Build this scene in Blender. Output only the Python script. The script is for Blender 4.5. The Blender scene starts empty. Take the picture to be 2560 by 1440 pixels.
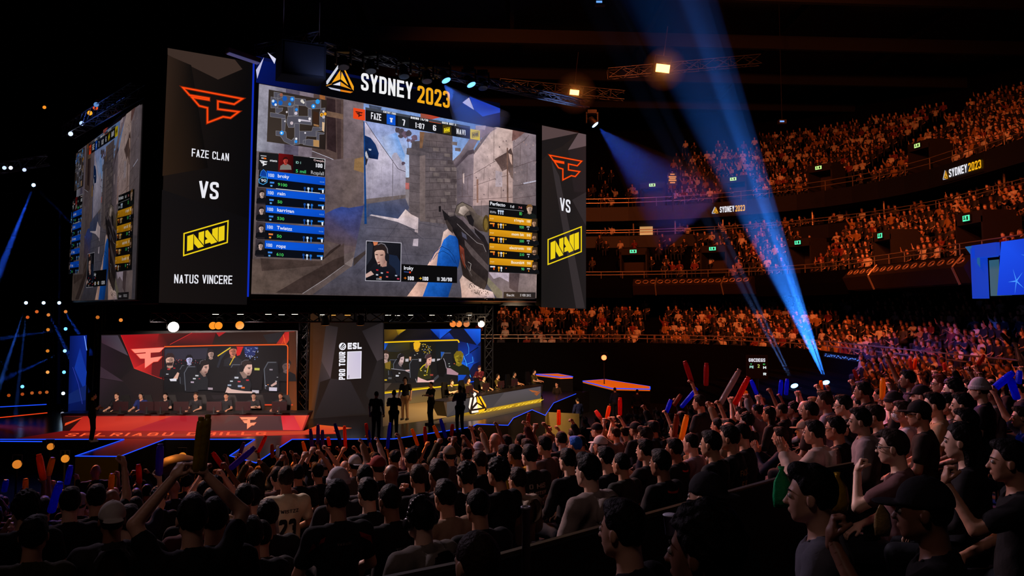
import bpy, math, random
import numpy as np
from mathutils import Vector, Matrix, geometry
random.seed(7)
S = bpy.context.scene
COL = S.collection
# ---------------------------------------------------------------- camera
F, PPX, PPY = 2000.0, 1280.0, 625.0
PHI = math.atan(150 / F)
ZC = 5.9
cam_data = bpy.data.cameras.new('camera')
cam_data.sensor_width = 36
cam_data.lens = 36 * F / 2560
cam_data.shift_y = -(720 - PPY) / 2560
cam_data.clip_start = 0.05
cam_data.clip_end = 400
cam = bpy.data.objects.new('camera', cam_data)
COL.objects.link(cam)
cam.location = (0, 0, ZC)
cam.rotation_euler = (math.pi / 2 + PHI, 0, 0)
S.camera = cam
# ---------------------------------------------------------------- world, colour, light paths
W = bpy.data.worlds.new('dark_arena')
S.world = W
W.use_nodes = True
W.node_tree.nodes['Background'].inputs[0].default_value = (0.25, 0.35, 1.0, 1)
W.node_tree.nodes['Background'].inputs[1].default_value = 0.0006
S.view_settings.view_transform = 'Standard'
S.view_settings.look = 'None'
S.view_settings.exposure = 0
S.view_settings.gamma = 1
S.view_settings.use_curve_mapping = False
S.cycles.max_bounces = 4
S.cycles.diffuse_bounces = 2
S.cycles.glossy_bounces = 2
S.cycles.transmission_bounces = 3
S.cycles.volume_bounces = 0
S.cycles.transparent_max_bounces = 8
S.cycles.sample_clamp_indirect = 2.0
S.cycles.sample_clamp_direct = 12.0
S.cycles.caustics_reflective = False
S.cycles.caustics_refractive = False


def lin(c, a=1.0):
    o = []
    for x in c[:3]:
        x = x / 255.0
        o.append(x / 12.92 if x <= 0.04045 else ((x + 0.055) / 1.055) ** 2.4)
    return (o[0], o[1], o[2], a)


def lamp(name, kind, loc, tgt, power, color, size=0.2, angle=40, blend=0.4):
    d = bpy.data.lights.new(name, kind)
    d.energy = power
    d.color = lin(color)[:3]
    if kind == 'AREA':
        d.shape = 'DISK'
        d.size = size
        d.spread = math.radians(angle)
    else:
        d.shadow_soft_size = size
    if kind == 'SPOT':
        d.spot_size = math.radians(angle)
        d.spot_blend = blend
    o = bpy.data.objects.new(name, d)
    COL.objects.link(o)
    o.location = loc
    v = Vector(tgt) - Vector(loc)
    o.rotation_euler = v.to_track_quat('-Z', 'Y').to_euler()
    return o


# the venue's own lamps: amber audience wash on the far tiers, stage wash, audience wash
AMBER, WARM, MAUVE, BLUE = (255, 120, 56), (255, 190, 120), (214, 186, 214), (30, 80, 255)
lamp('amber_flood', 'SPOT', (-2, 30, 21), (4, 66, 9), 8500, AMBER, 0.5, 75, .6)
lamp('amber_flood', 'SPOT', (8, 26, 21), (20, 58, 9), 10500, AMBER, 0.5, 70, .6)
lamp('amber_flood', 'SPOT', (4, 22, 20), (28, 42, 9), 7500, AMBER, 0.5, 75, .6)
lamp('amber_flood', 'SPOT', (7, 29, 20), (12, 60, 2), 9000, (255, 112, 50), 0.5, 75, .6)
lamp('amber_flood', 'SPOT', (6, 20, 16), (22, 36, 1), 5500, (255, 110, 50), 0.5, 75, .6)
# wash over the near stand from the stage trusses
lamp('audience_wash', 'SPOT', (-12, 18, 13), (2.3, 9.6, 3.6), 5600, MAUVE, 0.6, 52, 1.0)
lamp('audience_wash', 'SPOT', (-6, 24, 15), (4.2, 10.5, 3.6), 5200, MAUVE, 0.6, 40, 1.0)
lamp('audience_wash', 'SPOT', (0, 27, 15), (4.5, 15, 3), 26000, (255, 126, 104), 0.6, 40, .8)
lamp('audience_wash', 'SPOT', (-17, 27, 12), (-4.5, 15.5, 2.5), 12000, (255, 140, 50), 0.5, 36, .7)
lamp('audience_wash', 'SPOT', (-4, 28, 14), (2, 17, 2.5), 13000, (255, 150, 50), 0.4, 22, .7)
lamp('blue_wash', 'SPOT', (-16, 31, 11), (-8.2, 13, 3.2), 12000, BLUE, 0.3, 16, .6)
lamp('blue_wash', 'SPOT', (4, 30, 14), (6.0, 10, 4.6), 9000, BLUE, 0.3, 9, .6)
lamp('blue_wash', 'SPOT', (-2, 30, 13), (5, 15.5, 4), 6000, BLUE, 0.3, 12, .6)
# dim house light over the rows before the camera
lamp('house_light', 'SPOT', (-5, -3, 17), (2, 9, 4), 420, (255, 214, 206), 1.2, 54, 1.0)
# key light on the players and the stage floor, from the lower trusses
lamp('stage_key', 'SPOT', (-13, 28, 5.2), (-13, 32.8, 2.1), 2400, (255, 226, 214), 0.3, 80, .6)
lamp('stage_key', 'SPOT', (-9.5, 28.3, 5.2), (-9.8, 32.9, 2.1), 2400, (255, 220, 206), 0.3, 80, .6)
lamp('stage_key', 'SPOT', (0.5, 33, 6.0), (-1.5, 38.5, 1.8), 4600, (255, 220, 176), 0.3, 90, .6)
lamp('stage_key', 'SPOT', (2.5, 36, 6.3), (.5, 42, 1.8), 3600, (255, 214, 160), 0.3, 80, .6)
lamp('stage_side', 'SPOT', (-5.8, 31.0, 6.0), (-8.3, 33.6, 2), 420, (255, 120, 30), 0.3, 60, .8)
lamp('audience_wash', 'SPOT', (-7, 25.5, 13), (-3.6, 18, 2.6), 11000, (255, 140, 80), 0.4, 26, .7)
lamp('stage_key', 'SPOT', (1, 28.5, 8.8), (-1.2, 37.5, 1.2), 9000, (255, 190, 104), 0.3, 46, .7)
lamp('audience_wash', 'SPOT', (5, 24, 15), (13, 21, 4), 9000, (255, 120, 90), 0.5, 40, .8)
lamp('audience_wash', 'SPOT', (-12, 17, 13), (-.2, 7.4, 3.8), 7000, (226, 206, 206), 0.5, 19, 1.0)  # added narrow spot, only there to brighten the hoodies mid-stand


# ---------------------------------------------------------------- pixel -> world
CP, SP = math.cos(PHI), math.sin(PHI)


def ray(px, py):
    x, y = (px - PPX) / F, (PPY - py) / F
    return Vector((x, CP - y * SP, SP + y * CP))


def at(px, py, Y):
    r = ray(px, py)
    k = Y / r.y
    return Vector((r.x * k, Y, ZC + r.z * k))


def onz(px, py, z):
    r = ray(px, py)
    k = (z - ZC) / r.z
    return Vector((r.x * k, r.y * k, z))


def proj(p):
    x, y, z = p[0], p[1], p[2] - ZC
    fw = y * CP + z * SP
    up = -y * SP + z * CP
    return PPX + F * x / fw, PPY - F * up / fw


# ---------------------------------------------------------------- materials
MATS = {}


def _nt(name):
    m = bpy.data.materials.new(name)
    m.use_nodes = True
    nt = m.node_tree
    return m, nt, nt.nodes['Principled BSDF']


def M(name, c=(128, 128, 128), rough=0.6, metal=0.0, emit=None, es=1.0, noise=0.0, nscale=8.0, objcol=False, spec=0.5, bump=0.0):
    """procedural material: base colour broken up by noise, optional bump, optional emission"""
    if name in MATS:
        return MATS[name]
    m, nt, b = _nt(name)
    b.inputs['Roughness'].default_value = rough
    b.inputs['Metallic'].default_value = metal
    b.inputs['Specular IOR Level'].default_value = spec
    b.inputs['Base Color'].default_value = lin(c)
    src = None
    if objcol:
        oi = nt.nodes.new('ShaderNodeObjectInfo')
        src = oi.outputs['Color']
        nt.links.new(src, b.inputs['Base Color'])
    if noise or bump:
        tc = nt.nodes.new('ShaderNodeTexCoord')
        nz = nt.nodes.new('ShaderNodeTexNoise')
        nz.inputs['Scale'].default_value = nscale
        nz.inputs['Detail'].default_value = 4
        nt.links.new(tc.outputs['Object'], nz.inputs['Vector'])
        if noise:
            mr = nt.nodes.new('ShaderNodeMapRange')
            mr.inputs[3].default_value = 1 - noise
            mr.inputs[4].default_value = 1 + noise
            mx = nt.nodes.new('ShaderNodeVectorMath')
            mx.operation = 'SCALE'
            nt.links.new(nz.outputs['Fac'], mr.inputs[0])
            nt.links.new(mr.outputs[0], mx.inputs['Scale'])
            if src:
                nt.links.new(src, mx.inputs[0])
            else:
                mx.inputs[0].default_value = lin(c)[:3]
            nt.links.new(mx.outputs[0], b.inputs['Base Color'])
        if bump:
            bp = nt.nodes.new('ShaderNodeBump')
            bp.inputs['Strength'].default_value = bump
            bp.inputs['Distance'].default_value = 0.02
            nt.links.new(nz.outputs['Fac'], bp.inputs['Height'])
            nt.links.new(bp.outputs[0], b.inputs['Normal'])
    if emit is not None:
        b.inputs['Emission Color'].default_value = lin(emit)
        b.inputs['Emission Strength'].default_value = es
    MATS[name] = m
    return m


def led_mat(name, strength=1.0, noise=0.0, nscale=1.2):
    """picture on an LED screen: colour attribute, broken up by noise, emitted by the diodes"""
    if name in MATS:
        return MATS[name]
    m, nt, b = _nt(name)
    b.inputs['Base Color'].default_value = (0.004, 0.004, 0.005, 1)
    b.inputs['Roughness'].default_value = 0.8
    b.inputs['Specular IOR Level'].default_value = 0.08
    at_ = nt.nodes.new('ShaderNodeAttribute')
    at_.attribute_name = 'Col'
    out = at_.outputs['Color']
    if noise:
        tc = nt.nodes.new('ShaderNodeTexCoord')
        nz = nt.nodes.new('ShaderNodeTexNoise')
        nz.inputs['Scale'].default_value = nscale
        nz.inputs['Detail'].default_value = 9
        nz.inputs['Roughness'].default_value = 0.72
        nt.links.new(tc.outputs['Object'], nz.inputs['Vector'])
        mr = nt.nodes.new('ShaderNodeMapRange')
        mr.inputs[1].default_value = 0.3
        mr.inputs[2].default_value = 0.7
        mr.inputs[3].default_value = 1 - noise
        mr.inputs[4].default_value = 1 + noise
        nt.links.new(nz.outputs['Fac'], mr.inputs[0])
        mx = nt.nodes.new('ShaderNodeVectorMath')
        mx.operation = 'SCALE'
        nt.links.new(out, mx.inputs[0])
        nt.links.new(mr.outputs[0], mx.inputs['Scale'])
        out = mx.outputs[0]
    nt.links.new(out, b.inputs['Emission Color'])
    b.inputs['Emission Strength'].default_value = strength
    MATS[name] = m
    return m


# ---------------------------------------------------------------- objects
def tag(o, label=None, cat=None, group=None, kind=None):
    if label:
        o['label'] = label
    if cat:
        o['category'] = cat
    if group:
        o['group'] = group
    if kind:
        o['kind'] = kind
    return o


def empty(name, loc=(0, 0, 0), rz=0.0, mat=None):
    o = bpy.data.objects.new(name, None)
    COL.objects.link(o)
    o.empty_display_size = 0.1
    if mat is not None:
        o.matrix_world = mat
    else:
        o.location = loc
        o.rotation_euler = (0, 0, rz)
    return o


def link(name, me, mat=None, parent=None):
    o = bpy.data.objects.new(name, me)
    if mat is not None and not me.materials:
        me.materials.append(mat)
    COL.objects.link(o)
    if parent is not None:
        o.parent = parent
    return o


def mesh_np(name, v, f, smooth=True):
    """v (n,3), f list/array of equal-length faces"""
    v = np.asarray(v, np.float32)
    f = np.asarray(f, np.int32)
    me = bpy.data.meshes.new(name)
    me.vertices.add(len(v))
    me.vertices.foreach_set('co', v.ravel())
    k = f.shape[1]
    me.loops.add(f.size)
    me.loops.foreach_set('vertex_index', f.ravel())
    me.polygons.add(len(f))
    me.polygons.foreach_set('loop_start', np.arange(0, f.size, k, dtype=np.int32))
    me.polygons.foreach_set('loop_total', np.full(len(f), k, np.int32))
    me.polygons.foreach_set('use_smooth', np.full(len(f), smooth, bool))
    me.update(calc_edges=True)
    return me


class MB:
    """collects solids, then links them as ONE mesh object"""

    def __init__(s):
        s.v, s.f = [], []

    def add(s, vs, fs):
        o = len(s.v)
        s.v += [tuple(x) for x in vs]
        s.f += [[i + o for i in q] for q in fs]
        return s

    def box(s, c, d, m=None):
        hx, hy, hz = d[0] / 2, d[1] / 2, d[2] / 2
        vs = [Vector((x, y, z)) for z in (-hz, hz) for y in (-hy, hy) for x in (-hx, hx)]
        if m is not None:
            vs = [m @ q for q in vs]
        vs = [q + Vector(c) for q in vs]
        return s.add(vs, [(0, 2, 3, 1), (4, 5, 7, 6), (0, 1, 5, 4), (2, 6, 7, 3), (0, 4, 6, 2), (1, 3, 7, 5)])

    def bar(s, a, b, w, h):
        a, b = Vector(a), Vector(b)
        d = b - a
        q = d.to_track_quat('X', 'Z').to_matrix()
        return s.box((a + b) / 2, (d.length, w, h), q)

    def tube(s, a, b, r, n=6, r2=None, caps=True):
        a, b = Vector(a), Vector(b)
        r2 = r if r2 is None else r2
        q = (b - a).to_track_quat('Z', 'Y').to_matrix()
        vs, fs = [], []
        for p, rr in ((a, r), (b, r2)):
            for i in range(n):
                t = 2 * math.pi * i / n
                vs.append(p + q @ Vector((rr * math.cos(t), rr * math.sin(t), 0)))
        for i in range(n):
            j = (i + 1) % n
            fs.append((i, j, n + j, n + i))
        if caps:
            fs.append(tuple(range(n - 1, -1, -1)))
            fs.append(tuple(range(n, 2 * n)))
        return s.add(vs, fs)

    def path(s, pts, r, n=6):
        for a, b in zip(pts[:-1], pts[1:]):
            s.tube(a, b, r, n)
        return s

    def lathe(s, prof, n=20, m=None):
        """prof: (radius, z) from bottom to top"""
        vs, fs = [], []
        for r, z in prof:
            for i in range(n):
                t = 2 * math.pi * i / n
                p = Vector((r * math.cos(t), r * math.sin(t), z))
                vs.append(m @ p if m is not None else p)
        for k in range(len(prof) - 1):
            for i in range(n):
                j = (i + 1) % n
                fs.append((k * n + i, k * n + j, (k + 1) * n + j, (k + 1) * n + i))
        fs.append(tuple(range(n - 1, -1, -1)))
        fs.append(tuple(range((len(prof) - 1) * n, len(prof) * n)))
        return s.add(vs, fs)

    def prism(s, pts, vec):
        """polygon (3d points) pushed along vec"""
        n = len(pts)
        vec = Vector(vec)
        vs = [Vector(p) for p in pts] + [Vector(p) + vec for p in pts]
        fs = [tuple(range(n)), tuple(range(2 * n - 1, n - 1, -1))]
        for i in range(n):
            j = (i + 1) % n
            fs.append((i, i + n, j + n, j))
        return s.add(vs, fs)

    def mesh(s, name, smooth=False):
        me = bpy.data.meshes.new(name)
        me.from_pydata(s.v, [], s.f)
        if smooth:
            me.polygons.foreach_set('use_smooth', [True] * len(me.polygons))
        me.update()
        return me

    def build(s, name, mat, parent=None, smooth=False):
        return link(name, s.mesh(name, smooth), mat, parent)


# ---------------------------------------------------------------- stroke lettering (condensed capitals)
def _arc(pts, r, n=4):
    """round the inner corners of a polyline"""
    if len(pts) < 3:
        return pts
    out = [pts[0]]
    for a, b, c in zip(pts[:-2], pts[1:-1], pts[2:]):
        a, b, c = Vector(a), Vector(b), Vector(c)
        la, lc = (a - b).length, (c - b).length
        rr = min(r, la * 0.45, lc * 0.45)
        p, q = b + (a - b) / la * rr, b + (c - b) / lc * rr
        for i in range(n + 1):
            t = i / n
            out.append(tuple(p * (1 - t) ** 2 + b * 2 * t * (1 - t) + q * t * t))
    out.append(pts[-1])
    return out


def glyph(ch, w, t):
    a, b, c, d, m = t / 2, w - t / 2, t / 2, 1 - t / 2, w / 2
    R = [(m, c), (a, c), (a, d), (b, d), (b, c), (m, c)]
    G = {
        'A': [[(a, 0), (m, d)], [(m, d), (b, 0)], [(w * .25, .27), (w * .75, .27)]],
        'B': [[(a, .5), (b, .5), (b, c), (a, c), (a, d), (b * .95, d), (b * .95, .5)]],
        'C': [[(b, .7), (b, d), (a, d), (a, c), (b, c), (b, .3)]],
        'D': [[(a, c), (b, c), (b, d), (a, d)], [(a, 0), (a, 1)]],
        'E': [[(a, 0), (a, 1)], [(a, d), (w, d)], [(a, c), (w, c)], [(a, .51), (w * .92, .51)]],
        'F': [[(a, 0), (a, 1)], [(a, d), (w, d)], [(a, .5), (w * .9, .5)]],
        'G': [[(b, .7), (b, d), (a, d), (a, c), (b, c), (b, .46), (m, .46)]],
        'H': [[(a, 0), (a, 1)], [(b, 0), (b, 1)], [(a, .5), (b, .5)]],
        'I': [[(m, 0), (m, 1)]],
        'K': [[(a, 0), (a, 1)], [(b, 1), (a, .45)], [(m * .9, .55), (b, 0)]],
        'L': [[(a, 1), (a, 0)], [(a, c), (w, c)]],
        'M': [[(a, 0), (a, 1)], [(a, d), (m, .35)], [(m, .35), (b, d)], [(b, 0), (b, 1)]],
        'N': [[(a, 0), (a, 1)], [(a, 1 - t * .3), (b, t * .3)], [(b, 0), (b, 1)]],
        'O': [R], '0': [R],
        'P': [[(a, .45), (b, .45), (b, d), (a, d)], [(a, 0), (a, 1)]],
        'R': [[(a, .47), (b, .47), (b, d), (a, d)], [(a, 0), (a, 1)], [(m, .47), (b, 0)]],
        'S': [[(b, .7), (b, d), (a, d), (a, .57), (b, .43), (b, c), (a, c), (a, .3)]],
        'T': [[(m, 0), (m, 1)], [(0, d), (w, d)]],
        'U': [[(a, 1), (a, c), (b, c), (b, 1)]],
        'V': [[(a * .8, 1), (m, t * .3)], [(m, t * .3), (w - a * .8, 1)]],
        'W': [[(a, 1), (w * .3, 0)], [(w * .3, 0), (m, .8)], [(m, .8), (w * .7, 0)], [(w * .7, 0), (b, 1)]],
        'X': [[(a, 0), (b, 1)], [(a, 1), (b, 0)]],
        'Y': [[(a * .8, 1), (m, .42)], [(w - a * .8, 1), (m, .42)], [(m, .45), (m, 0)]],
        'Z': [[(0, d), (w, d)], [(w - t * .6, d), (t * .6, c)], [(0, c), (w, c)]],
        '1': [[(m, 0), (m, 1)], [(m, d), (a, .8)]],
        '2': [[(a, .7), (a, d), (b, d), (b, .6), (a, c)], [(0, c), (w, c)]],
        '3': [[(a, .72), (a, d), (b, d), (b, .52), (m, .52)], [(m, .52), (b, .52), (b, c), (a, c), (a, .28)]],
        '4': [[(b * .8, 0), (b * .8, 1)], [(b * .8, d), (a, .3)], [(a, .3), (w, .3)]],
        '5': [[(w, d), (a, d), (a, .55), (b, .55), (b, c), (a, c), (a, .28)]],
        '6': [[(b, .75), (b, d), (a, d), (a, c), (b, c), (b, .52), (a, .52)]],
        '7': [[(0, d), (b, d)], [(b, d), (m * .9, 0)]],
        '8': [[(m, .52), (a, .52), (a, d), (b, d), (b, .52), (m, .52)], [(m, .52), (a, .52), (a, c), (b, c), (b, .52), (m, .52)]],
        '9': [[(b, .48), (a, .48), (a, d), (b, d), (b, c), (a, c), (a, .25)]],
        ':': [[(m, .22), (m, .22 + t)], [(m, .62), (m, .62 + t)]],
        '/': [[(a * .5, 0), (w - a * .5, 1)]],
        '-': [[(a, .5), (b, .5)]],
        '+': [[(0, .5), (w, .5)], [(m, .5 - m), (m, .5 + m)]],
    }
    return G.get(ch, [])


def stroke_quads(pts, t, closed=False):
    """2d polyline -> list of quads of width t with mitred joints"""
    n = len(pts)
    P = [Vector(p[:2]) for p in pts]
    L, Rr = [], []
    for i in range(n):
        d1 = (P[i] - P[i - 1]) if (i > 0 or closed) else None
        d2 = (P[(i + 1) % n] - P[i]) if (i < n - 1 or closed) else None
        d1 = d1.normalized() if d1 is not None and d1.length > 1e-9 else None
        d2 = d2.normalized() if d2 is not None and d2.length > 1e-9 else None
        d1 = d1 or d2 or Vector((1, 0))
        d2 = d2 or d1
        n1, n2 = Vector((-d1.y, d1.x)), Vector((-d2.y, d2.x))
        nn = n1 + n2
        nn = nn.normalized() if nn.length > 1e-6 else n1
        k = t / 2 / max(0.35, nn.dot(n1))
        L.append(P[i] + nn * k)
        Rr.append(P[i] - nn * k)
    out = []
    for i in range(n if closed else n - 1):
        j = (i + 1) % n
        out.append([L[i], L[j], Rr[j], Rr[i]])
    return out


NARROW = {'I': .45, ':': .4, '1': .75, '/': .9, ' ': .55, 'M': 1.3, 'W': 1.35}


def stroke_text(s, w=0.46, t=0.15, gap=0.1, slant=0.0):
    """quads of a line of capitals with cap height 1, and its length"""
    x, out = 0.0, []
    for ch in s:
        gw = w * NARROW.get(ch, 1.0)
        if ch == 'I':
            gw = t
        for pl in glyph(ch, gw, t):
            pl = _arc(pl, 0.16)
            for q in stroke_quads(pl, t):
                out.append([(p.x + x + slant * p.y, p.y) for p in q])
        x += gw + gap
    return out, x - gap


_FT = {}


def font_tris(s):
    """Blender's own lettering as flat polygons (for small mixed-case writing), cap height about 0.7"""
    if s in _FT:
        return _FT[s]
    cu = bpy.data.curves.new('lettering', 'FONT')
    cu.body = s
    cu.resolution_u = 3
    cu.offset = 0.018
    ob = bpy.data.objects.new('lettering', cu)
    COL.objects.link(ob)
    me = bpy.data.meshes.new_from_object(ob)
    polys = [[me.vertices[i].co.xy[:] for i in p.vertices] for p in me.polygons]
    bpy.data.objects.remove(ob)
    bpy.data.curves.remove(cu)
    bpy.data.meshes.remove(me)
    xs = [p[0] for q in polys for p in q] or [0, 1]
    lo = min(xs)
    polys = [[(p[0] - lo, p[1]) for p in q] for q in polys]
    _FT[s] = (polys, max(xs) - lo)
    return _FT[s]


# ---------------------------------------------------------------- flat picture on a plane
class Plane:
    def __init__(s, P0, d, up=(0, 0, 1)):
        s.d = Vector(d).normalized()
        s.up = Vector(up).normalized()
        s.n = s.d.cross(s.up).normalized()          # toward the viewer
        s.P0 = Vector(P0)
        s.m = Matrix.Translation(s.P0) @ Matrix((s.d, s.up, s.n)).transposed().to_4x4()

    def uv(s, px, py):
        r = ray(px, py)
        o = Vector((0, 0, ZC))
        k = (s.P0 - o).dot(s.n) / r.dot(s.n)
        q = o + r * k - s.P0
        return Vector((q.dot(s.d), q.dot(s.up)))

    def w(s, px, py, off=0.0):
        u = s.uv(px, py)
        return s.P0 + s.d * u.x + s.up * u.y + s.n * off


class Canvas:
    """flat coloured polygons in the plane's own coordinates; each later one lies 0.4 mm further out"""

    def __init__(s, plane=None, eps=0.0005):
        s.pl, s.eps, s.k = plane, eps, 1
        s.v, s.f, s.c = [], [], []

    def _u(s, p):
        return s.pl.uv(*p) if s.pl is not None else Vector(p)

    def raw(s, polys, col, step=True):
        """polygons in plane coordinates; col one colour or one per corner"""
        if step:
            s.k += 1
        z = s.k * s.eps
        for P in polys:
            o = len(s.v)
            s.v += [(p[0], p[1], z) for p in P]
            cs = [lin(col)] * len(P) if not isinstance(col[0], (tuple, list)) else [lin(c) for c in col]
            A = sum(P[i][0] * P[(i + 1) % len(P)][1] - P[(i + 1) % len(P)][0] * P[i][1] for i in range(len(P)))
            idx = list(range(len(P)))
            if len(P) > 4:
                for tri in geometry.tessellate_polygon([[Vector((p[0], p[1], 0)) for p in P]]):
                    tri = list(tri)
                    p0, p1, p2 = (P[i] for i in tri)
                    if (p1[0] - p0[0]) * (p2[1] - p0[1]) - (p2[0] - p0[0]) * (p1[1] - p0[1]) < 0:
                        tri.reverse()
                    s.f.append([o + i for i in tri])
                    s.c += [cs[i] for i in tri]
            else:
                if A < 0:
                    idx.reverse()
                s.f.append([o + i for i in idx])
                s.c += [cs[i] for i in idx]

    def poly(s, pts, col):
        s.raw([[tuple(s._u(p)) for p in pts]], col)

    def line(s, pts, t, col, closed=False):
        """pixel polyline of width t pixels"""
        s.raw([[tuple(s._u(p)) for p in q] for q in stroke_quads(pts, t, closed)], col)

    def ell(s, c, rx, ry, col, n=14, rot=0.0, a0=0.0, a1=360.0):
        pts = []
        for i in range(n + (0 if a1 - a0 >= 360 else 1)):
            t = math.radians(a0 + (a1 - a0) * i / n)
            x, y = rx * math.cos(t), ry * math.sin(t)
            pts.append((c[0] + x * math.cos(rot) - y * math.sin(rot), c[1] + x * math.sin(rot) + y * math.cos(rot)))
        s.poly(pts, col)

    def _place(s, polys, width, p0, p1, h, col, cap=1.0, up=None):
        a, b = s._u(p0), s._u(p1)
        ex = (b - a) / width
        top = s._u((p0[0] + (up[0] if up else 0), p0[1] - h if not up else p0[1] + up[1]))
        ey = (top - a) / cap
        if s.pl is not None and not up:
            ey = Vector((0, ey.length))
        s.raw([[(a.x + ex.x * p[0] + ey.x * p[1], a.y + ex.y * p[0] + ey.y * p[1]) for p in P] for P in polys], col)

    def caps(s, txt, p0, p1, h, col, w=.46, t=.15, gap=.1, slant=0.0, up=None):
        q, L = stroke_text(txt, w, t, gap, slant)
        s._place(q, L, p0, p1, h, col, 1.0, up)

    def font(s, txt, p0, p1, h, col):
        q, L = font_tris(txt)
        s._place(q, L, p0, p1, h, col, 0.72)

    def mesh(s, name):
        me = bpy.data.meshes.new(name)
        me.from_pydata(s.v, [], s.f)
        ca = me.color_attributes.new('Col', 'FLOAT_COLOR', 'CORNER')
        ca.data.foreach_set('color', np.array(s.c, np.float32).ravel())
        me.update()
        return me

    def build(s, name, mat, parent):
        return link(name, s.mesh(name), mat, parent)


FLOGO = [(0, .58), (1, .58), (.8625, .445), (.5875, .443), (.5875, .288), (.9375, .316), (.8, .165), (.675, .159), (.4125, -.02),
         (.4125, .272), (.275, .279), (.15, .4225), (.4375, .433), (.4375, .466), (.1125, .4545)]


def quadmap(c, p):
    """unit square -> four corners (bl, br, tr, tl), bilinear"""
    a = [c[0][i] * (1 - p[0]) + c[1][i] * p[0] for i in (0, 1)]
    b = [c[3][i] * (1 - p[0]) + c[2][i] * p[0] for i in (0, 1)]
    return (a[0] * (1 - p[1]) + b[0] * p[1], a[1] * (1 - p[1]) + b[1] * p[1])


def flogo(cv, c, col, outline=0.0):
    """angular letter mark; c = corners bl, br, tr, tl of its box in pixels"""
    pts = [quadmap(c, (x, (y + .02) / .6)) for x, y in FLOGO]
    if outline:
        cv.line(pts, outline, col, closed=True)
    else:
        cv.poly(pts, col)


NAVI = [[(.075, .15), (.215, .15), (.218, .85), (.075, .84)], [(.23, .82), (.46, .14), (.33, .137), (.235, .4)],
        [(.335, .85), (.46, .85), (.46, .2), (.335, .57)],
        [(.485, .84), (.54, .85), (.765, .16), (.63, .145), (.597, .24), (.487, .24), (.487, .41), (.54, .435), (.485, .585)],
        [(.645, .83), (.775, .84), (.78, .17), (.645, .575)], [(.79, .83), (.925, .83), (.93, .155), (.795, .15)]]


def navi(cv, c, col, frame=3.0):
    cv.line([c[0], c[1], c[2], c[3]], frame, col, closed=True)
    for P in NAVI:
        cv.poly([quadmap(c, p) for p in P], col)


def tri_logo(cv, X, Y, s=1.0):
    """silver and gold faceted triangle; X, Y, s map logo units (about 70 wide) to pixels"""
    g = lambda pts: [(X + s * x, Y + s * y * 1.0) for x, y in pts]
    sil, sil2, go, go2 = (205, 208, 220), (150, 155, 175), (240, 160, 30), (190, 120, 25)
    q = lambda *p: g([(x / 7.53 - 15, y / 7.53 - 12) for x, y in p])
    cv.poly(q((345, 85), (376, 95), (350, 150), (140, 460), (118, 452), (118, 400)), sil)
    cv.poly(q((440, 165), (470, 180), (635, 500), (632, 578), (600, 545)), go)
    cv.poly(q((148, 508), (380, 555), (380, 590), (200, 550)), (190, 192, 210))
    cv.poly(q((385, 556), (622, 600), (570, 624), (385, 592)), (224, 126, 24))
    cv.poly(q((380, 190), (380, 365), (218, 432)), go)
    cv.poly(q((405, 218), (532, 482), (390, 365)), (250, 180, 40))
    cv.poly(q((240, 466), (380, 410), (380, 486)), (226, 224, 236))
    cv.poly(q((388, 412), (592, 556), (388, 490)), (226, 148, 30))
    cv.poly(q((110, 482), (225, 440), (225, 455), (120, 495)), go2)

# ================================================================ overhead screen cube
LED = led_mat('led_picture', 1.0)
LEDN = led_mat('led_picture_grainy', 1.0, 0.42, 2.3)
LED_SIDE = led_mat('led_picture_far', 0.34, 0.3, 2.3)
BLK = M('black_metal', (16, 16, 18), 0.5)
BLKM = M('black_matt', (9, 9, 10), 0.9, spec=0.2)
DVP = ray(3780, 775)
dF = Vector((DVP.x, DVP.y, 0)).normalized()
CUBE = Plane(at(408, 757, 25.0), dF)
C3 = lambda ox, oy, k: (lambda *pts: [(ox + x / k, oy + y / k) for x, y in pts])
cA, cB, cC, cD, cE, cH = C3(900, 250, 4.644), C3(1000, 480, 5.143), C3(640, 200, 6.545), C3(620, 380, 5.144), C3(880, 440, 4), C3(860, 160, 4)
cG, cL = C3(380, 360, 3.43), C3(380, 0, 3)

cube = empty('screen_cube', mat=CUBE.m)
tag(cube, 'huge black hanging cube carrying the game screen, banners and header above the stage', 'screen rig')
cw, ch_ = CUBE.uv(1468, 600).x, CUBE.uv(640, 130).y
inv = CUBE.m.inverted()
b = MB()
u0, u1 = CUBE.uv(397, 757).x, CUBE.uv(1465, 600).x
lowv, topv = CUBE.uv(640, 765).y, CUBE.uv(640, 165).y
sidelen = 17.5
b.box(((u0 + .85 + u1) / 2, (lowv + topv) / 2, -sidelen / 2 - 0.3), (u1 - u0 - .95, topv - lowv - .2, sidelen))
b.box(((u0 + u1) / 2, (lowv + topv) / 2, -0.24), (u1 - u0 - .1, topv - lowv - .1, 0.02))
b.build('housing', BLKM, cube)
# bottom lip with a thin warm reflecting edge
b = MB()
b.box(((CUBE.uv(628, 735).x + CUBE.uv(1338, 747).x) / 2, CUBE.uv(628, 742).y - 0.09, 0.02), (CUBE.uv(1338, 747).x - CUBE.uv(628, 735).x, 0.05, 0.1))
b.build('bottom_edge', M('edge_metal', (120, 90, 70), 0.3, 0.9), cube)

# ---- banners
def facets(cv, lst):
    for pts, c in lst:
        cv.poly(pts, c)

def pixrect(cv, c, n=1):
    cv.poly(c, n)

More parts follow.
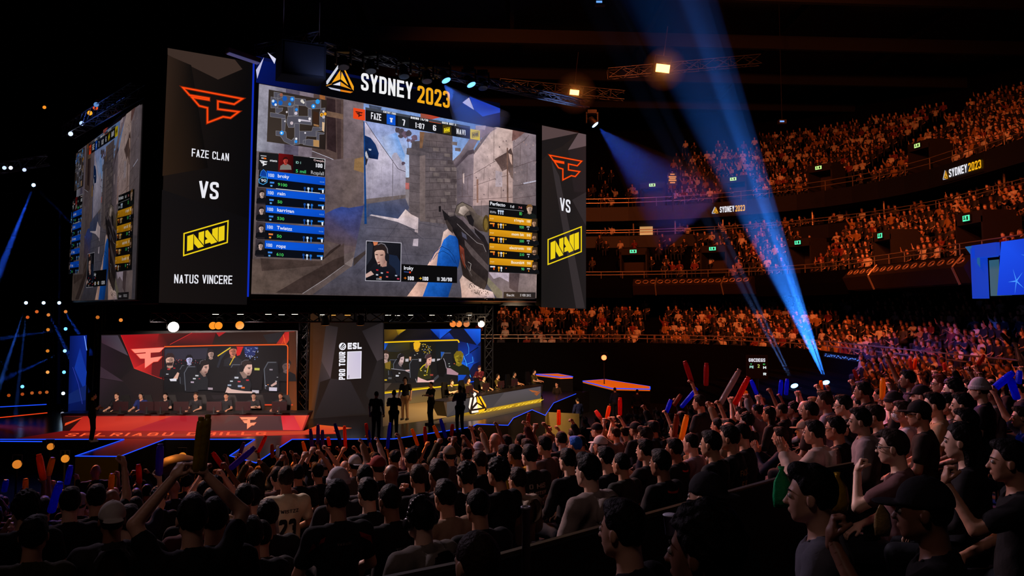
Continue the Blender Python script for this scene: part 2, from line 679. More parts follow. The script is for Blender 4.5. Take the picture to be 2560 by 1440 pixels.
cv = Canvas(CUBE)
cv.poly([(420, 120), (640, 157), (617, 762), (397, 757)], [(30, 22, 18), (9, 8, 9), (9, 8, 9), (22, 18, 18)])
cv.poly([(419, 120), (587, 149), (606, 173), (545, 199), (419, 137)], (58, 44, 38))
cv.poly([(419, 138), (478, 163), (520, 420), (406, 440)], [(44, 31, 24), (16, 13, 12), (11, 9, 9), (44, 30, 20)])
cv.poly([(405, 474), (625, 548), (617, 762), (397, 757)], [(20, 17, 18), (11, 10, 12), (17, 14, 14), (24, 19, 18)])
flogo(cv, [(457, 294), (606, 325), (606, 247), (457, 219)], (120, 32, 8), 7.5)
flogo(cv, [(457, 294), (606, 325), (606, 247), (457, 219)], (255, 72, 16), 3.6)
WH = (232, 232, 240)
cv.caps('FAZE CLAN', (479, 391), (572, 403), 20, WH, t=.13)
cv.caps('VS', (497, 496), (546, 499), 44, WH, t=.16, w=.52)
navi(cv, [(459, 639), (568, 606), (570, 552), (460, 584)], (235, 205, 24), 3.2)
cv.caps('NATUS VINCERE', (435, 708), (580, 710.5), 22.5, WH, t=.13)
bn = cv.build('banner', LED, cube)
bn['label'] = 'dark banner with orange letter mark, VS and yellow box mark'

cv = Canvas(CUBE)
cv.poly([(1355, 313), (1465, 337), (1465, 773), (1353, 768)], [(38, 30, 27), (34, 28, 28), (34, 29, 29), (26, 23, 22)])
cR = C3(860, 160, 4)
cv.poly(cR((1980, 615), (2420, 705), (2420, 820), (2345, 690), (1980, 765)), (84, 66, 66))
cv.poly(cR((2345, 690), (2420, 705), (2420, 820), (2240, 860)), (96, 78, 80))
cv.poly(cR((1980, 765), (2345, 690), (2190, 820), (2060, 880), (1980, 960)), (30, 25, 25))
cv.poly(cR((2240, 860), (2420, 820), (2420, 1280), (2300, 1280)), (38, 31, 32))
cv.poly([(1378, 400), (1398, 440), (1462, 770), (1440, 770)], (52, 45, 46))
cv.poly([(1430, 500), (1465, 480), (1465, 565)], (48, 41, 42))
flogo(cv, [(1374, 439), (1454, 465), (1454, 403), (1374, 388)], (110, 32, 8), 5.0)
flogo(cv, [(1374, 439), (1454, 465), (1454, 403), (1374, 388)], (255, 78, 18), 2.6)
cv.caps('VS', (1400, 527), (1426, 533), 33, WH, t=.16, w=.52)
navi(cv, [(1370, 661), (1453, 629), (1453, 567), (1370, 599)], (238, 208, 24), 2.8)
bn = cv.build('banner', LED, cube)
bn['label'] = 'narrow banner with small orange letter mark, VS and yellow box mark'

# ---- header
cv = Canvas(CUBE)
cv.poly([(640, 140), (1250, 258), (1250, 322), (640, 206)], [(6, 14, 66), (4, 6, 22), (3, 5, 20), (4, 10, 60)])
cv.poly([(648, 150), (806, 180), (800, 236), (640, 206)], [(4, 20, 90), (3, 5, 20), (3, 5, 16), (6, 18, 84)])
cv.poly([(806, 180), (1130, 240), (1130, 299), (800, 237)], (4, 4, 7))
cv.poly([(640, 175), (660, 143), (643, 197)], (190, 190, 225))
cv.poly([(669, 131), (690, 147), (686, 160)], (215, 215, 240))
cv.poly([(700, 182), (722, 186), (747, 206)], (120, 140, 200))
cv.poly(cH((1100, 470), (1255, 330), (1560, 445), (1560, 640), (1090, 560)), [(4, 10, 46), (8, 26, 110), (8, 30, 120), (4, 8, 40), (3, 6, 30)])
cv.poly(cH((1255, 325), (1560, 445), (1560, 485), (1385, 525), (1300, 455)), [(20, 60, 190), (24, 64, 205), (40, 84, 220), (30, 80, 220), (14, 46, 160)])
cv.poly(cH((1183, 385), (1250, 335), (1300, 460)), (196, 190, 225))
tri_logo(cv, 815, 162)
cv.caps('SYDNEY', (902, 225), (1031, 249), 44, (238, 238, 240), t=.165, w=.5)
cv.caps('2023', (1043, 256), (1124, 271), 43, (240, 168, 26), t=.165, w=.5)
cv.build('header', LED, cube)

# ---- the game picture (same picture on the front and on the side face)
def person_pic(cv, x, y, s, skin, hair, shirt, phones=False, turn=0.0, beard=False, cap=None):
    """small broadcast portrait: head about s pixels high, centred at x, y"""
    cv.poly([(x - s * .95, y + s * 1.5), (x - s * .85, y + s * .85), (x - s * .35, y + s * .55), (x + s * .35, y + s * .55), (x + s * .9, y + s * .85),
             (x + s * 1.0, y + s * 1.5)], shirt)
    cv.poly([(x - s * .2, y + s * .25), (x + s * .22, y + s * .25), (x + s * .28, y + s * .62), (x, y + s * .75), (x - s * .28, y + s * .62)], tuple(int(c * .8) for c in skin))
    cv.ell((x, y), s * .37, s * .5, skin)
    cv.ell((x - turn * s * .5 + (s * .12 if turn >= 0 else -s * .12), y + s * .1), s * .2, s * .38, tuple(int(c * .72) for c in skin))
    hp = [(x - s * .42, y + s * .05), (x - s * .44, y - s * .3), (x - s * .2, y - s * .62), (x + s * .2, y - s * .64), (x + s * .42, y - s * .35), (x + s * .41, y),
          (x + s * .33, y - s * .2), (x + s * .1, y - s * .28), (x - s * .2, y - s * .22), (x - s * .33, y - s * .12)]
    cv.poly([(px + turn * s * .1, py) for px, py in hp], cap or hair)
    d = turn * s * .14
    dk = tuple(int(c * .35) for c in skin)
    cv.poly([(x - s * .22 + d, y - s * .04), (x - s * .06 + d, y - s * .04), (x - s * .06 + d, y + s * .02), (x - s * .22 + d, y + s * .02)], dk)
    cv.poly([(x + s * .08 + d, y - s * .04), (x + s * .24 + d, y - s * .04), (x + s * .24 + d, y + s * .02), (x + s * .08 + d, y + s * .02)], dk)
    cv.poly([(x - s * .12 + d, y + s * .28), (x + s * .14 + d, y + s * .28), (x + s * .1 + d, y + s * .33), (x - s * .1 + d, y + s * .33)], dk)
    if beard:
        cv.poly([(x - s * .3, y + s * .2), (x - s * .12 + d, y + s * .22), (x + s * .14 + d, y + s * .22), (x + s * .3, y + s * .15), (x + s * .2, y + s * .5), (x - s * .2, y + s * .5)], hair)
    if phones:
        cv.line([(x - s * .42, y), (x - s * .44, y - s * .4), (x, y - s * .72), (x + s * .42, y - s * .42), (x + s * .42, y)], s * .09, (40, 40, 46))
        cv.ell((x - s * .42, y + s * .08), s * .13, s * .22, (18, 18, 22))


def icons(cv, pts, cols, s):
    for (x, y), c in zip(pts, cols):
        cv.poly([(x - s * .3, y - s), (x + s * .35, y - s * .9), (x + s * .45, y - s * .3), (x + s * .15, y - s * .1), (x + s * .2, y + s), (x - s * .2, y + s), (x - s * .2, y - s * .1), (x - s * .45, y - s * .4)], c)


def gun_icon(cv, x, y, s, c1, c2):
    cv.poly([(x, y - s * .3), (x + s * 1.5, y - s * .25), (x + s * 1.5, y + s * .15), (x, y + s * .1)], c1)
    cv.poly([(x + s * .9, y + s * .1), (x + s * 1.4, y + s * .1), (x + s * 1.3, y + s * .95), (x + s * 1.0, y + s * .9)], c2)


def game_picture():
    bg = Canvas(CUBE, 0.0004)
    p = bg.poly
    p([(648, 209), (1338, 337), (1336, 747), (628, 735)], [(112, 102, 110), (120, 106, 110), (96, 84, 86), (84, 70, 66)])
    p(cC((50, 65), (490, 145), (460, 1210), (10, 1160)), [(150, 146, 160), (128, 122, 136), (112, 106, 122), (138, 138, 152)])
    p(cC((490, 145), (715, 185), (690, 1240), (460, 1210)), (86, 78, 96))
    p(cC((715, 185), (945, 225), (920, 1260), (690, 1240)), (120, 107, 118))
    p(cC((945, 225), (1430, 320), (1430, 1300), (1460, 1385), (915, 1160)), (84, 66, 62))
    p(cC((1150, 290), (1300, 320), (1312, 1190), (1160, 1130)), (46, 32, 34))
    p(cC((1310, 320), (1390, 335), (1390, 1320), (1330, 1290)), (66, 50, 50))
    p(cC((1040, 240), (1130, 262), (1130, 360), (1040, 330)), (150, 92, 50))
    p(cC((1130, 500), (1425, 560), (1425, 645), (1130, 590)), (112, 86, 70))
    p(cC((1430, 320), (1755, 385), (1765, 1440), (1440, 1440)), [(112, 98, 104), (122, 106, 112), (104, 88, 88), (100, 86, 90)])
    p(cC((915, 1165), (1460, 1390), (1440, 1700), (900, 1500)), (92, 78, 82))
    bg.line(cC((915, 1160), (1180, 1265), (1460, 1387)), 1.0, (205, 205, 222))
    p(cD((965, 110), (1490, 60), (1500, 1240), (945, 1400)), [(98, 84, 90), (110, 94, 92), (92, 76, 80), (82, 68, 66)])
    p(cD((1370, 90), (1490, 60), (1490, 270), (1360, 230)), (138, 106, 70))
    p(cD((960, 810), (1050, 765), (1110, 735), (1200, 705), (1300, 720), (1480, 690), (1510, 660), (1500, 1240), (1180, 1190), (955, 1130)),
      [(66, 62, 100), (56, 66, 124), (50, 66, 132), (48, 66, 134), (50, 66, 130), (54, 66, 122), (54, 66, 120), (84, 70, 76), (84, 66, 70), (80, 66, 72)])
    p(cD((935, 1400), (1060, 1265), (1190, 1180), (1198, 1330), (1240, 1440), (930, 1480)), (50, 38, 36))
    p(cD((1240, 1440), (1500, 1240), (1500, 1330), (1330, 1480)), (120, 106, 104))
    p(cG((860, 985), (1450, 1005), (1646, 850), (1646, 1050), (1290, 1285), (850, 1275)), [(88, 72, 66), (82, 66, 60), (70, 56, 54), (72, 58, 56), (80, 64, 58), (92, 76, 68)])
    p(cG((930, 980), (1450, 1005), (1460, 1040), (940, 1090)), (66, 52, 48))
    p(cG((1060, 1275), (1290, 1140), (1560, 990), (1646, 960), (1646, 1045), (1300, 1280)), (56, 43, 40))
    bg.line(cG((1290, 1283), (1480, 1160), (1646, 1040)), 1.3, (150, 142, 146))
    # ground of the alley
    p(cE((130, 240), (540, 210), (700, 440), (1350, 560), (1830, 700), (1825, 1222), (-400, 1188), (0, 900)),
      [(84, 84, 104), (96, 92, 108), (96, 88, 96), (90, 82, 88), (92, 84, 88), (82, 76, 84), (64, 58, 64), (76, 74, 88)])
    # sky
    p(cA((40, 40), (1500, 310), (1300, 620), (560, 900), (520, 900), (40, 300)), [(120, 150, 205), (110, 148, 210), (130, 165, 220), (190, 205, 232), (190, 205, 232), (150, 160, 205)])
    p(cA((250, 430), (420, 380), (520, 640), (500, 780), (330, 620)), [(175, 185, 220), (110, 155, 222), (120, 165, 228), (170, 195, 230), (165, 180, 215)])
    p(cA((100, 55), (250, 85), (240, 120), (110, 105)), (66, 74, 96))
    # white wall
    p(cA((42, 255), (62, 250), (300, 598), (350, 668), (372, 690), (530, 838), (526, 1140), (72, 1202), (42, 1205)),
      [(184, 176, 200), (188, 180, 204), (196, 188, 206), (190, 182, 202), (186, 178, 198), (166, 158, 178), (124, 116, 124), (132, 124, 136), (140, 132, 150)])
    p(cA((365, 690), (372, 640), (395, 612), (425, 612), (470, 690), (528, 770), (530, 850)), (170, 164, 184))
    p(cA((70, 1150), (526, 1100), (526, 1142), (72, 1205)), (104, 92, 92))
    bg.line(cA((62, 252), (180, 430), (300, 600), (372, 700), (440, 800), (528, 835)), 1.3, (58, 52, 62))
    bg.line(cA((380, 700), (375, 1150)), 1.6, (104, 98, 108))
    for x in (150, 250, 460):
        bg.line(cA((x, 700 + x * .3), (x - 6, 960), (x + 3, 1140)), .7, (146, 138, 152))
    # tree and awning
    for cx_, cy_, r_ in ((430, 350, 34), (480, 370, 40), (520, 400, 44), (560, 390, 36), (470, 420, 28), (560, 470, 24), (630, 440, 36), (610, 480, 30), (500, 735, 22)):
        q = [(cx_ + r_ * (0.7 + .5 * random.random()) * math.cos(k * .7), cy_ + r_ * (0.7 + .5 * random.random()) * math.sin(k * .7)) for k in range(9)]
        p(cA(*q), random.choice([(106, 86, 104), (92, 76, 92), (84, 74, 84), (76, 66, 74)]))
    bg.line(cA((545, 400), (560, 560)), 1.2, (70, 56, 66))
    p(cA((45, 408), (120, 440), (180, 520), (215, 620), (205, 692), (110, 676), (45, 640)), [(16, 40, 84), (20, 46, 96), (24, 52, 104), (20, 44, 90), (14, 32, 70), (10, 24, 52), (10, 26, 60)])
    p(cA((45, 600), (75, 585), (100, 650), (70, 760), (50, 740)), (40, 36, 44))
    p(cA((50, 630), (70, 590), (95, 660), (80, 690)), (190, 190, 200))
    p(cA((95, 565), (130, 570), (125, 590), (100, 585)), (170, 180, 200))
    p(cA((38, 250), (50, 250), (76, 1440), (48, 1440)), (20, 62, 122))
    # little far house
    p(cA((524, 960), (570, 965), (570, 1040), (524, 1035)), (170, 96, 92))
    p(cA((524, 1040), (570, 1040), (560, 1240), (530, 1290)), (130, 120, 124))
    # stone gate pillar
    p(cA((690, 368), (1070, 405), (1072, 700), (1112, 790), (1118, 1440), (930, 1425), (690, 1410), (690, 1385), (570, 1345), (566, 640), (535, 632), (540, 560), (592, 555), (600, 480), (690, 476)),
      [(104, 90, 90), (96, 84, 88), (86, 76, 82), (92, 80, 82), (84, 72, 74), (82, 70, 72), (96, 84, 84), (96, 84, 84), (98, 86, 88), (96, 86, 92), (88, 80, 86), (96, 86, 90), (80, 72, 78), (78, 70, 74), (90, 80, 82)])
    p(cA((690, 372), (745, 374), (720, 560), (690, 560)), (124, 90, 66))
    p(cA((690, 650), (755, 640), (752, 1408), (690, 1400)), [(122, 106, 106), (118, 102, 102), (104, 90, 88), (108, 94, 92)])
    for k, yy in enumerate((470, 540, 605, 690, 768, 830, 900, 965, 1050, 1128, 1205, 1290, 1370)):
        bg.line(cA((755, yy), (930, yy + 14 - k * 2.6), (1072 if yy < 720 else 1114, yy + 26 - k * 5)), .9, (58, 49, 52))
        for j in range(4):
            x = 800 + j * 85 + (k % 2) * 40
            if x < 1060:
                bg.line(cA((x, yy + (x - 755) * .08), (x + 2, yy + 62 + (x - 755) * .07)), .7, (62, 52, 55))
            if random.random() < .5:
                p(cA((x + 4, yy + 14), (x + 70, yy + 20), (x + 68, yy + 60), (x + 5, yy + 52)), random.choice([(104, 92, 94), (78, 67, 70), (112, 99, 98)]))
    for k, yy in enumerate((760, 860, 960, 1060, 1180, 1290)):
        bg.line(cA((568, yy), (690, yy + 18)), .8, (66, 57, 60))
    p(cA((902, 1235), (930, 1230), (932, 1300), (905, 1300)), (30, 26, 28))
    # right-hand buildings
    p(cA((1072, 700), (1310, 480), (1312, 1220), (1300, 1440), (1118, 1440), (1112, 790)), [(96, 86, 94), (136, 120, 130), (130, 112, 118), (108, 94, 98), (88, 76, 82), (90, 80, 88)])
    p(cA((1310, 640), (1545, 322), (1580, 318), (1762, 352), (1768, 1210), (1300, 1230)), [(190, 166, 166), (204, 178, 172), (206, 180, 172), (192, 164, 158), (166, 138, 132), (176, 148, 146)])
    p(cA((1762, 352), (2032, 408), (2032, 1260), (1762, 1200)), [(140, 122, 126), (130, 116, 124), (112, 98, 102), (116, 100, 100)])
    p(cA((1078, 735), (1250, 470), (1345, 300), (1420, 300), (1360, 470), (1310, 560), (1240, 590), (1098, 768)), [(110, 96, 104), (132, 116, 124), (150, 132, 140), (176, 150, 154), (140, 120, 126), (128, 108, 112), (104, 90, 96), (84, 72, 80)])
    p(cA((1078, 735), (1098, 768), (1240, 590), (1310, 575), (1318, 620), (1250, 640), (1105, 790)), (78, 66, 74))
    p(cA((1360, 470), (1580, 330), (1420, 300)), (146, 126, 138))
    p(cA((1330, 300), (1450, 300), (1440, 350), (1380, 340), (1350, 390)), (196, 176, 188))
    for (a, b_) in (((1310, 860), (1545, 720)), ((1310, 1000), (1545, 920)), ((1300, 1160), (1760, 1130)), ((1545, 720), (1690, 650)), ((1545, 920), (1760, 860)), ((1120, 930), (1300, 860)), ((1125, 1130), (1300, 1120)),
                    ((1770, 560), (1900, 470)), ((1770, 790), (2030, 700)), ((1770, 1000), (2030, 960)), ((1770, 1150), (2030, 1110)), ((1900, 470), (1950, 410))):
        bg.line(cA(a, b_), 1.0, (84, 66, 66))
    for x, y0, y1 in ((1545, 330, 720), (1430, 790, 930), (1480, 960, 1150), (1400, 1170, 1440), (1630, 880, 1140), (1180, 820, 1130), (1240, 900, 1100), (1850, 520, 770), (1930, 740, 960)):
        bg.line(cA((x, y0), (x - 4, y1)), .9, (92, 74, 74))
    p(cA((1550, 690), (1690, 610), (1740, 560), (1765, 640), (1766, 920), (1740, 900), (1700, 800), (1640, 830), (1600, 760)), [(92, 70, 66), (76, 58, 56), (80, 62, 60), (90, 70, 66), (120, 98, 92), (110, 88, 84), (92, 72, 68), (110, 88, 84), (100, 78, 74)])
    p(cA((1560, 820), (1640, 840), (1640, 1010), (1560, 1010)), (176, 158, 164))
    p(cA((1710, 620), (1750, 640), (1755, 760), (1730, 720)), (196, 160, 146))
    p(cA((1690, 560), (1706, 556), (1712, 1190), (1692, 1190)), (110, 82, 72))
    p(cA((1340, 925), (1362, 920), (1362, 1195), (1342, 1195)), (140, 104, 92))
    p(cA((1180, 860), (1200, 850), (1196, 980), (1184, 960)), (200, 176, 172))
    p(cA((1760, 352), (1900, 380), (1800, 460), (1750, 480)), (120, 84, 80))
    p(cA((1880, 965), (2030, 935), (2030, 950), (1890, 980)), (176, 172, 188))
    for k in range(90):     # weathering of the stone
        x, y = random.uniform(1320, 2020), random.uniform(420, 1180)
        r_ = random.uniform(4, 14)
        p(cA((x, y), (x + r_, y + r_ * .3), (x + r_ * .8, y + r_ * 1.6), (x - r_ * .2, y + r_)), random.choice([(150, 124, 122), (122, 102, 104), (168, 144, 142), (104, 86, 88)]))
    # ground detail
    p(cE((140, 285), (520, 228), (556, 320), (440, 458), (170, 395), (135, 420)), [(70, 78, 108), (90, 88, 106), (70, 72, 96), (58, 66, 96), (60, 72, 106), (60, 74, 108)])
    p(cE((160, 395), (180, 387), (446, 430), (520, 335), (575, 385), (648, 420), (645, 572), (612, 560), (612, 535), (440, 462)), [(196, 184, 192), (200, 186, 194), (206, 188, 192), (212, 190, 186), (206, 182, 180), (190, 170, 172), (186, 168, 172), (184, 166, 172), (190, 172, 178), (196, 180, 186)])
    p(cE((600, 632), (648, 628), (645, 705), (590, 700)), (176, 162, 172))
    p(cE((0, 830), (120, 745), (140, 640), (142, 760), (0, 905)), (58, 48, 46))
    for (a, b_) in (((150, 600), (1000, 640)), ((100, 760), (760, 800)), ((330, 640), (450, 470)), ((520, 500), (700, 640)), ((480, 640), (560, 880)), ((130, 520), (640, 540)), ((650, 470), (900, 520)), ((20, 1000), (120, 900)), ((500, 1100), (560, 1180))):
        bg.line(cE(a, b_), .8, (56, 54, 66))
    p(cE((1350, 960), (1830, 985), (1826, 1222), (1480, 1222), (1340, 1100)), [(124, 106, 110), (140, 120, 118), (130, 112, 108), (112, 100, 104), (104, 92, 98)])
    p(cE((1350, 965), (1555, 972), (1550, 1060), (1460, 1010), (1400, 1030)), (188, 170, 184))
    p(cE((1555, 972), (1660, 975), (1640, 1170), (1555, 1120)), (84, 68, 70))
    # arms and rifle
    p(cE((535, 1203), (640, 1060), (740, 890), (800, 790), (870, 700), (898, 560), (940, 530), (1000, 560), (1045, 640), (1060, 800), (1030, 950), (930, 1212)),
      [(224, 178, 158), (220, 176, 158), (224, 182, 166), (214, 172, 156), (206, 166, 154), (216, 186, 176), (206, 176, 168), (160, 130, 126), (90, 70, 80), (60, 60, 90), (50, 70, 120), (140, 110, 110)])
    p(cE((690, 1206), (745, 1060), (830, 900), (845, 780), (900, 640), (960, 590), (1040, 610), (1068, 800), (1050, 900), (1020, 960), (945, 1212)),
      [(22, 84, 172), (24, 92, 186), (20, 84, 178), (30, 100, 196), (34, 104, 200), (40, 110, 206), (20, 70, 150), (16, 60, 130), (14, 54, 120), (16, 64, 140), (14, 60, 130)])
    bg.line(cE((765, 860), (810, 770), (880, 705), (950, 740), (1000, 800), (1030, 890)), 1.5, (14, 50, 110))
    bg.line(cE((790, 840), (830, 780), (890, 750), (960, 790), (1010, 870)), 1.2, (12, 46, 104))
    p(cE((1060, 1040), (1090, 990), (1140, 985), (1190, 1030), (1300, 1130), (1390, 1160), (1412, 1218), (1080, 1216), (1075, 1140)),
      [(190, 158, 146), (214, 184, 172), (220, 192, 182), (206, 172, 160), (226, 196, 184), (210, 182, 176), (170, 150, 160), (200, 160, 146), (206, 168, 152)])
    for k in range(46):
        x = random.uniform(1160, 1340)
        y = 1090 + (x - 1160) * .45 + random.uniform(-20, 70)
        p(cE((x, y), (x + 9, y + 2), (x + 6, y + 10), (x - 2, y + 7)), (92, 76, 70))
    bg.line(cE((1150, 1120), (1160, 1080), (1215, 1070)), 1.2, (60, 50, 48))
    p(cE((880, 335), (960, 410), (1012, 398), (1085, 450), (1240, 620), (1330, 690), (1346, 780), (1340, 1060), (1300, 1140), (1170, 1060), (1090, 1000), (1060, 830), (1040, 640), (990, 560), (940, 480), (905, 440)),
      [(26, 22, 24), (34, 30, 32), (44, 40, 42), (40, 34, 36), (46, 38, 40), (52, 42, 42), (50, 42, 42), (40, 32, 32), (44, 36, 34), (54, 42, 38), (46, 36, 32), (34, 26, 26), (28, 22, 24), (26, 22, 24), (28, 24, 26), (30, 26, 28)])
    p(cE((1105, 640), (1200, 740), (1345, 900), (1345, 960), (1180, 800), (1110, 700)), (82, 70, 70))
    p(cE((1055, 690), (1100, 730), (1116, 930), (1085, 880), (1062, 800)), [(140, 60, 40), (110, 50, 40), (120, 56, 36), (70, 32, 26), (90, 40, 30)])
    p(cE((1135, 880), (1200, 960), (1322, 1060), (1300, 1140), (1200, 1085), (1150, 980)), (60, 49, 46))
    bg.line(cE((1030, 480), (1110, 560), (1230, 670), (1290, 690), (1320, 760)), 1.0, (150, 140, 140))
    bg.line(cE((1140, 860), (1170, 880), (1160, 950)), .8, (190, 180, 176))
    bg.line(cE((1080, 780), (1110, 880), (1180, 1000)), .8, (110, 100, 98))
    p(cE((1075, 560), (1120, 590), (1130, 640), (1085, 610)), (74, 72, 88))
    p(cE((910, 455), (930, 440), (985, 520), (990, 580), (945, 540)), (58, 48, 46))
    p(cE((1008, 370), (1030, 295), (1085, 262), (1180, 312), (1240, 400), (1215, 480), (1160, 480), (1095, 405), (1050, 405)), [(96, 84, 78), (112, 100, 90), (126, 112, 100), (104, 90, 82), (92, 78, 72), (66, 56, 54), (60, 52, 50), (80, 70, 66), (90, 80, 74)])
    bg.line(cE((1008, 370), (1028, 300), (1080, 264), (1180, 312)), 1.4, (30, 25, 24))
    p(cE((1045, 370), (1062, 315), (1110, 300), (1150, 345), (1095, 400)), [(196, 176, 166), (206, 186, 176), (176, 156, 146), (140, 122, 112), (166, 146, 136)])
    p(cE((1150, 350), (1250, 395), (1345, 440), (1345, 570), (1250, 550), (1180, 490)), [(66, 56, 54), (110, 96, 86), (126, 110, 92), (86, 70, 56), (56, 46, 44), (48, 40, 40)])
    p(cE((1120, 400), (1170, 390), (1200, 450), (1190, 510), (1150, 480)), (28, 24, 26))
    bg.ell((880 + 1322 / 4, 440 + 480 / 4), 9, 22, (74, 58, 30))
    bg.ell((880 + 1318 / 4, 440 + 485 / 4), 5, 15, (116, 92, 40))
    p(cE((1200, 520), (1300, 600), (1345, 690), (1345, 800), (1300, 680), (1210, 570)), (34, 28, 30))
    p(cE((1340, 1015), (1482, 1160), (1482, 1222), (1425, 1218), (1330, 1080)), (118, 110, 92))

    # ------------------------------------------------------------ heads-up display
    hud = Canvas(CUBE, 0.0004)
    hud.k = bg.k + 4
    p = hud.poly
    p(cH((195, 440), (1240, 630), (1240, 657), (195, 467)), (64, 68, 78))
    p(cH((640, 520), (830, 555), (830, 585), (640, 551)), (30, 28, 30))
    p(cH((745, 500), (840, 517), (940, 540), (860, 560), (745, 545)), [(150, 80, 60), (230, 60, 26), (200, 60, 34), (180, 60, 40), (130, 80, 70)])
    p(cH((195, 465), (1240, 655), (1240, 757), (195, 577)), (19, 19, 22))
    p(cH((520, 524), (628, 543), (628, 652), (520, 633)), (30, 34, 38))
    p(cH((830, 580), (950, 602), (950, 606), (830, 585)), (210, 84, 30))
    p(cH((75, 445), (192, 465), (192, 574), (72, 552)), (232, 70, 26))
    flogo(hud, cH((92, 535), (170, 548), (170, 492), (92, 478)), (70, 24, 20))
    hud.caps('FAZE', *cH((250, 557), (352, 576)), 17, WH, t=.16)
    p(cH((407, 506), (494, 522), (494, 622), (407, 606)), (16, 84, 206))
    hud.caps('T', *cH((437, 588), (468, 593)), 11, WH, t=.26)
    hud.caps('7', *cH((562, 620), (592, 627)), 15.5, WH, t=.17)
    hud.caps('1:07', *cH((690, 643), (784, 661)), 13.5, WH, t=.17)
    hud.caps('6', *cH((868, 671), (900, 677)), 14, WH, t=.17)
    p(cH((965, 612), (1052, 628), (1052, 717), (965, 701)), (66, 54, 18))
    navi(hud, cH((980, 692), (1034, 684), (1034, 642), (980, 650)), (235, 210, 30), 1.0)
    hud.caps('NAVI', *cH((1103, 705), (1192, 721)), 13.5, WH, t=.16)
    p(cH((1240, 655), (1336, 673), (1336, 771), (1240, 753)), (236, 206, 20))
    navi(hud, cH((1258, 742), (1320, 732), (1320, 682), (1258, 692)), (60, 52, 10), 1.0)
    hud.caps('ENTRY END', *cH((372, 494), (497, 517)), 4.6, (220, 220, 226), t=.2)
    hud.caps('ROUND 14/30', *cH((645, 553), (820, 583)), 5.5, (226, 226, 230), t=.2)
    hud.caps('BUYO BUY 3', *cH((958, 602), (1097, 626)), 5.0, (226, 226, 230), t=.2)
    # minimap
    mm = Canvas(CUBE, 0.0004)
    mm.k = bg.k + 4
    p = mm.poly
    p(cC((182, 170), (1130, 345), (1105, 1150), (150, 1020)), [(50, 42, 38), (46, 36, 32), (34, 26, 24), (60, 50, 44)])
    lane, edge = (80, 78, 90), (150, 146, 150)
    lanes = [((265, 210), (400, 235), (400, 300), (300, 330), (265, 300)), ((215, 290), (330, 310), (330, 470), (215, 470)), ((330, 250), (600, 290), (600, 400), (560, 460), (400, 440), (330, 440)), ((600, 310), (780, 330), (780, 440), (600, 420)),
             ((780, 360), (1030, 340), (1030, 480), (870, 490), (790, 450)), ((205, 545), (310, 560), (450, 590), (450, 650), (205, 615)), ((290, 470), (410, 470), (400, 520), (330, 560), (290, 550)), ((390, 640), (460, 650), (440, 860), (390, 850)),
             ((295, 845), (460, 860), (470, 960), (550, 1000), (590, 960), (600, 1070), (560, 1080), (430, 1020), (370, 930), (295, 920)), ((490, 450), (590, 440), (600, 600), (500, 610)), ((490, 600), (870, 610), (880, 750), (600, 720), (590, 790), (500, 790), (470, 700)),
             ((600, 720), (680, 730), (680, 1060), (600, 1070)), ((680, 850), (880, 850), (900, 780), (1000, 790), (1060, 800), (1050, 840), (950, 850), (950, 940), (790, 930), (770, 1060), (680, 1050)), ((820, 480), (875, 490), (880, 740), (820, 610)),
             ((1030, 480), (1100, 470), (1085, 860), (1010, 800), (1010, 550)), ((740, 1000), (820, 980), (1000, 1000), (1000, 1110), (740, 1070)), ((960, 860), (1085, 880), (1080, 900), (1000, 900), (1000, 1000), (960, 990)), ((590, 430), (660, 430), (660, 600), (590, 600))]
    for q in lanes:
        mm.poly(cC(*q), lane)
    for q in lanes:
        mm.line(cC(*q), .55, edge, closed=True)
    p(cC((905, 990), (1000, 1000), (1000, 1110), (905, 1095)), (176, 132, 84))
    p(cC((1050, 700), (1090, 710), (1080, 860), (1050, 840)), (214, 178, 140))
    p(cC((910, 730), (995, 750), (995, 780), (910, 760)), (150, 108, 70))
    p(cC((905, 520), (990, 550), (990, 740), (900, 710)), (58, 36, 24))
    p(cC((660, 650), (860, 680), (860, 700), (660, 680)), (196, 186, 200))
    for x, y, r_, c in ((270, 390, 46, (24, 96, 190)), (250, 360, 22, (200, 220, 240)), (290, 420, 20, (220, 226, 236)), (370, 390, 36, (20, 90, 180)), (440, 320, 40, (24, 84, 170)), (520, 410, 26, (30, 130, 220)), (560, 330, 36, (24, 120, 220)), (560, 330, 18, (120, 190, 240)),
                        (630, 500, 24, (40, 130, 220)), (720, 360, 26, (206, 200, 190)), (745, 385, 18, (220, 214, 206)), (905, 445, 34, (36, 150, 240)), (905, 445, 14, (210, 230, 245)), (975, 370, 36, (40, 150, 230)), (845, 650, 22, (226, 220, 226)), (680, 680, 22, (230, 226, 230)),
                        (620, 560, 26, (200, 190, 206)), (390, 880, 34, (40, 150, 240)), (385, 880, 15, (220, 235, 245)), (620, 1020, 24, (40, 140, 230)), (625, 975, 18, (230, 230, 236)), (1040, 585, 28, (240, 170, 40)), (1040, 585, 14, (120, 80, 20)), (1095, 570, 24, (236, 160, 40)), (1070, 620, 24, (180, 176, 186)), (1068, 530, 18, (214, 206, 206)),
                        (550, 720, 26, (196, 180, 186)), (470, 540, 16, (196, 190, 196)), (440, 690, 14, (200, 194, 200)), (770, 880, 14, (220, 214, 220)), (380, 260, 26, (150, 90, 70))):
        mm.ell((640 + x / 6.545, 200 + y / 6.545), r_ / 6.545, r_ / 6.545 * 1.1, c, 9)
    # player list of the first team
    ls = Canvas(CUBE, 0.0004)
    ls.k = bg.k + 4
    p = ls.poly
    p(cD((120, 10), (970, 100), (965, 325), (110, 235)), (15, 15, 17))
    p(cD((120, 10), (365, 30), (365, 250), (110, 230)), (24, 24, 26))
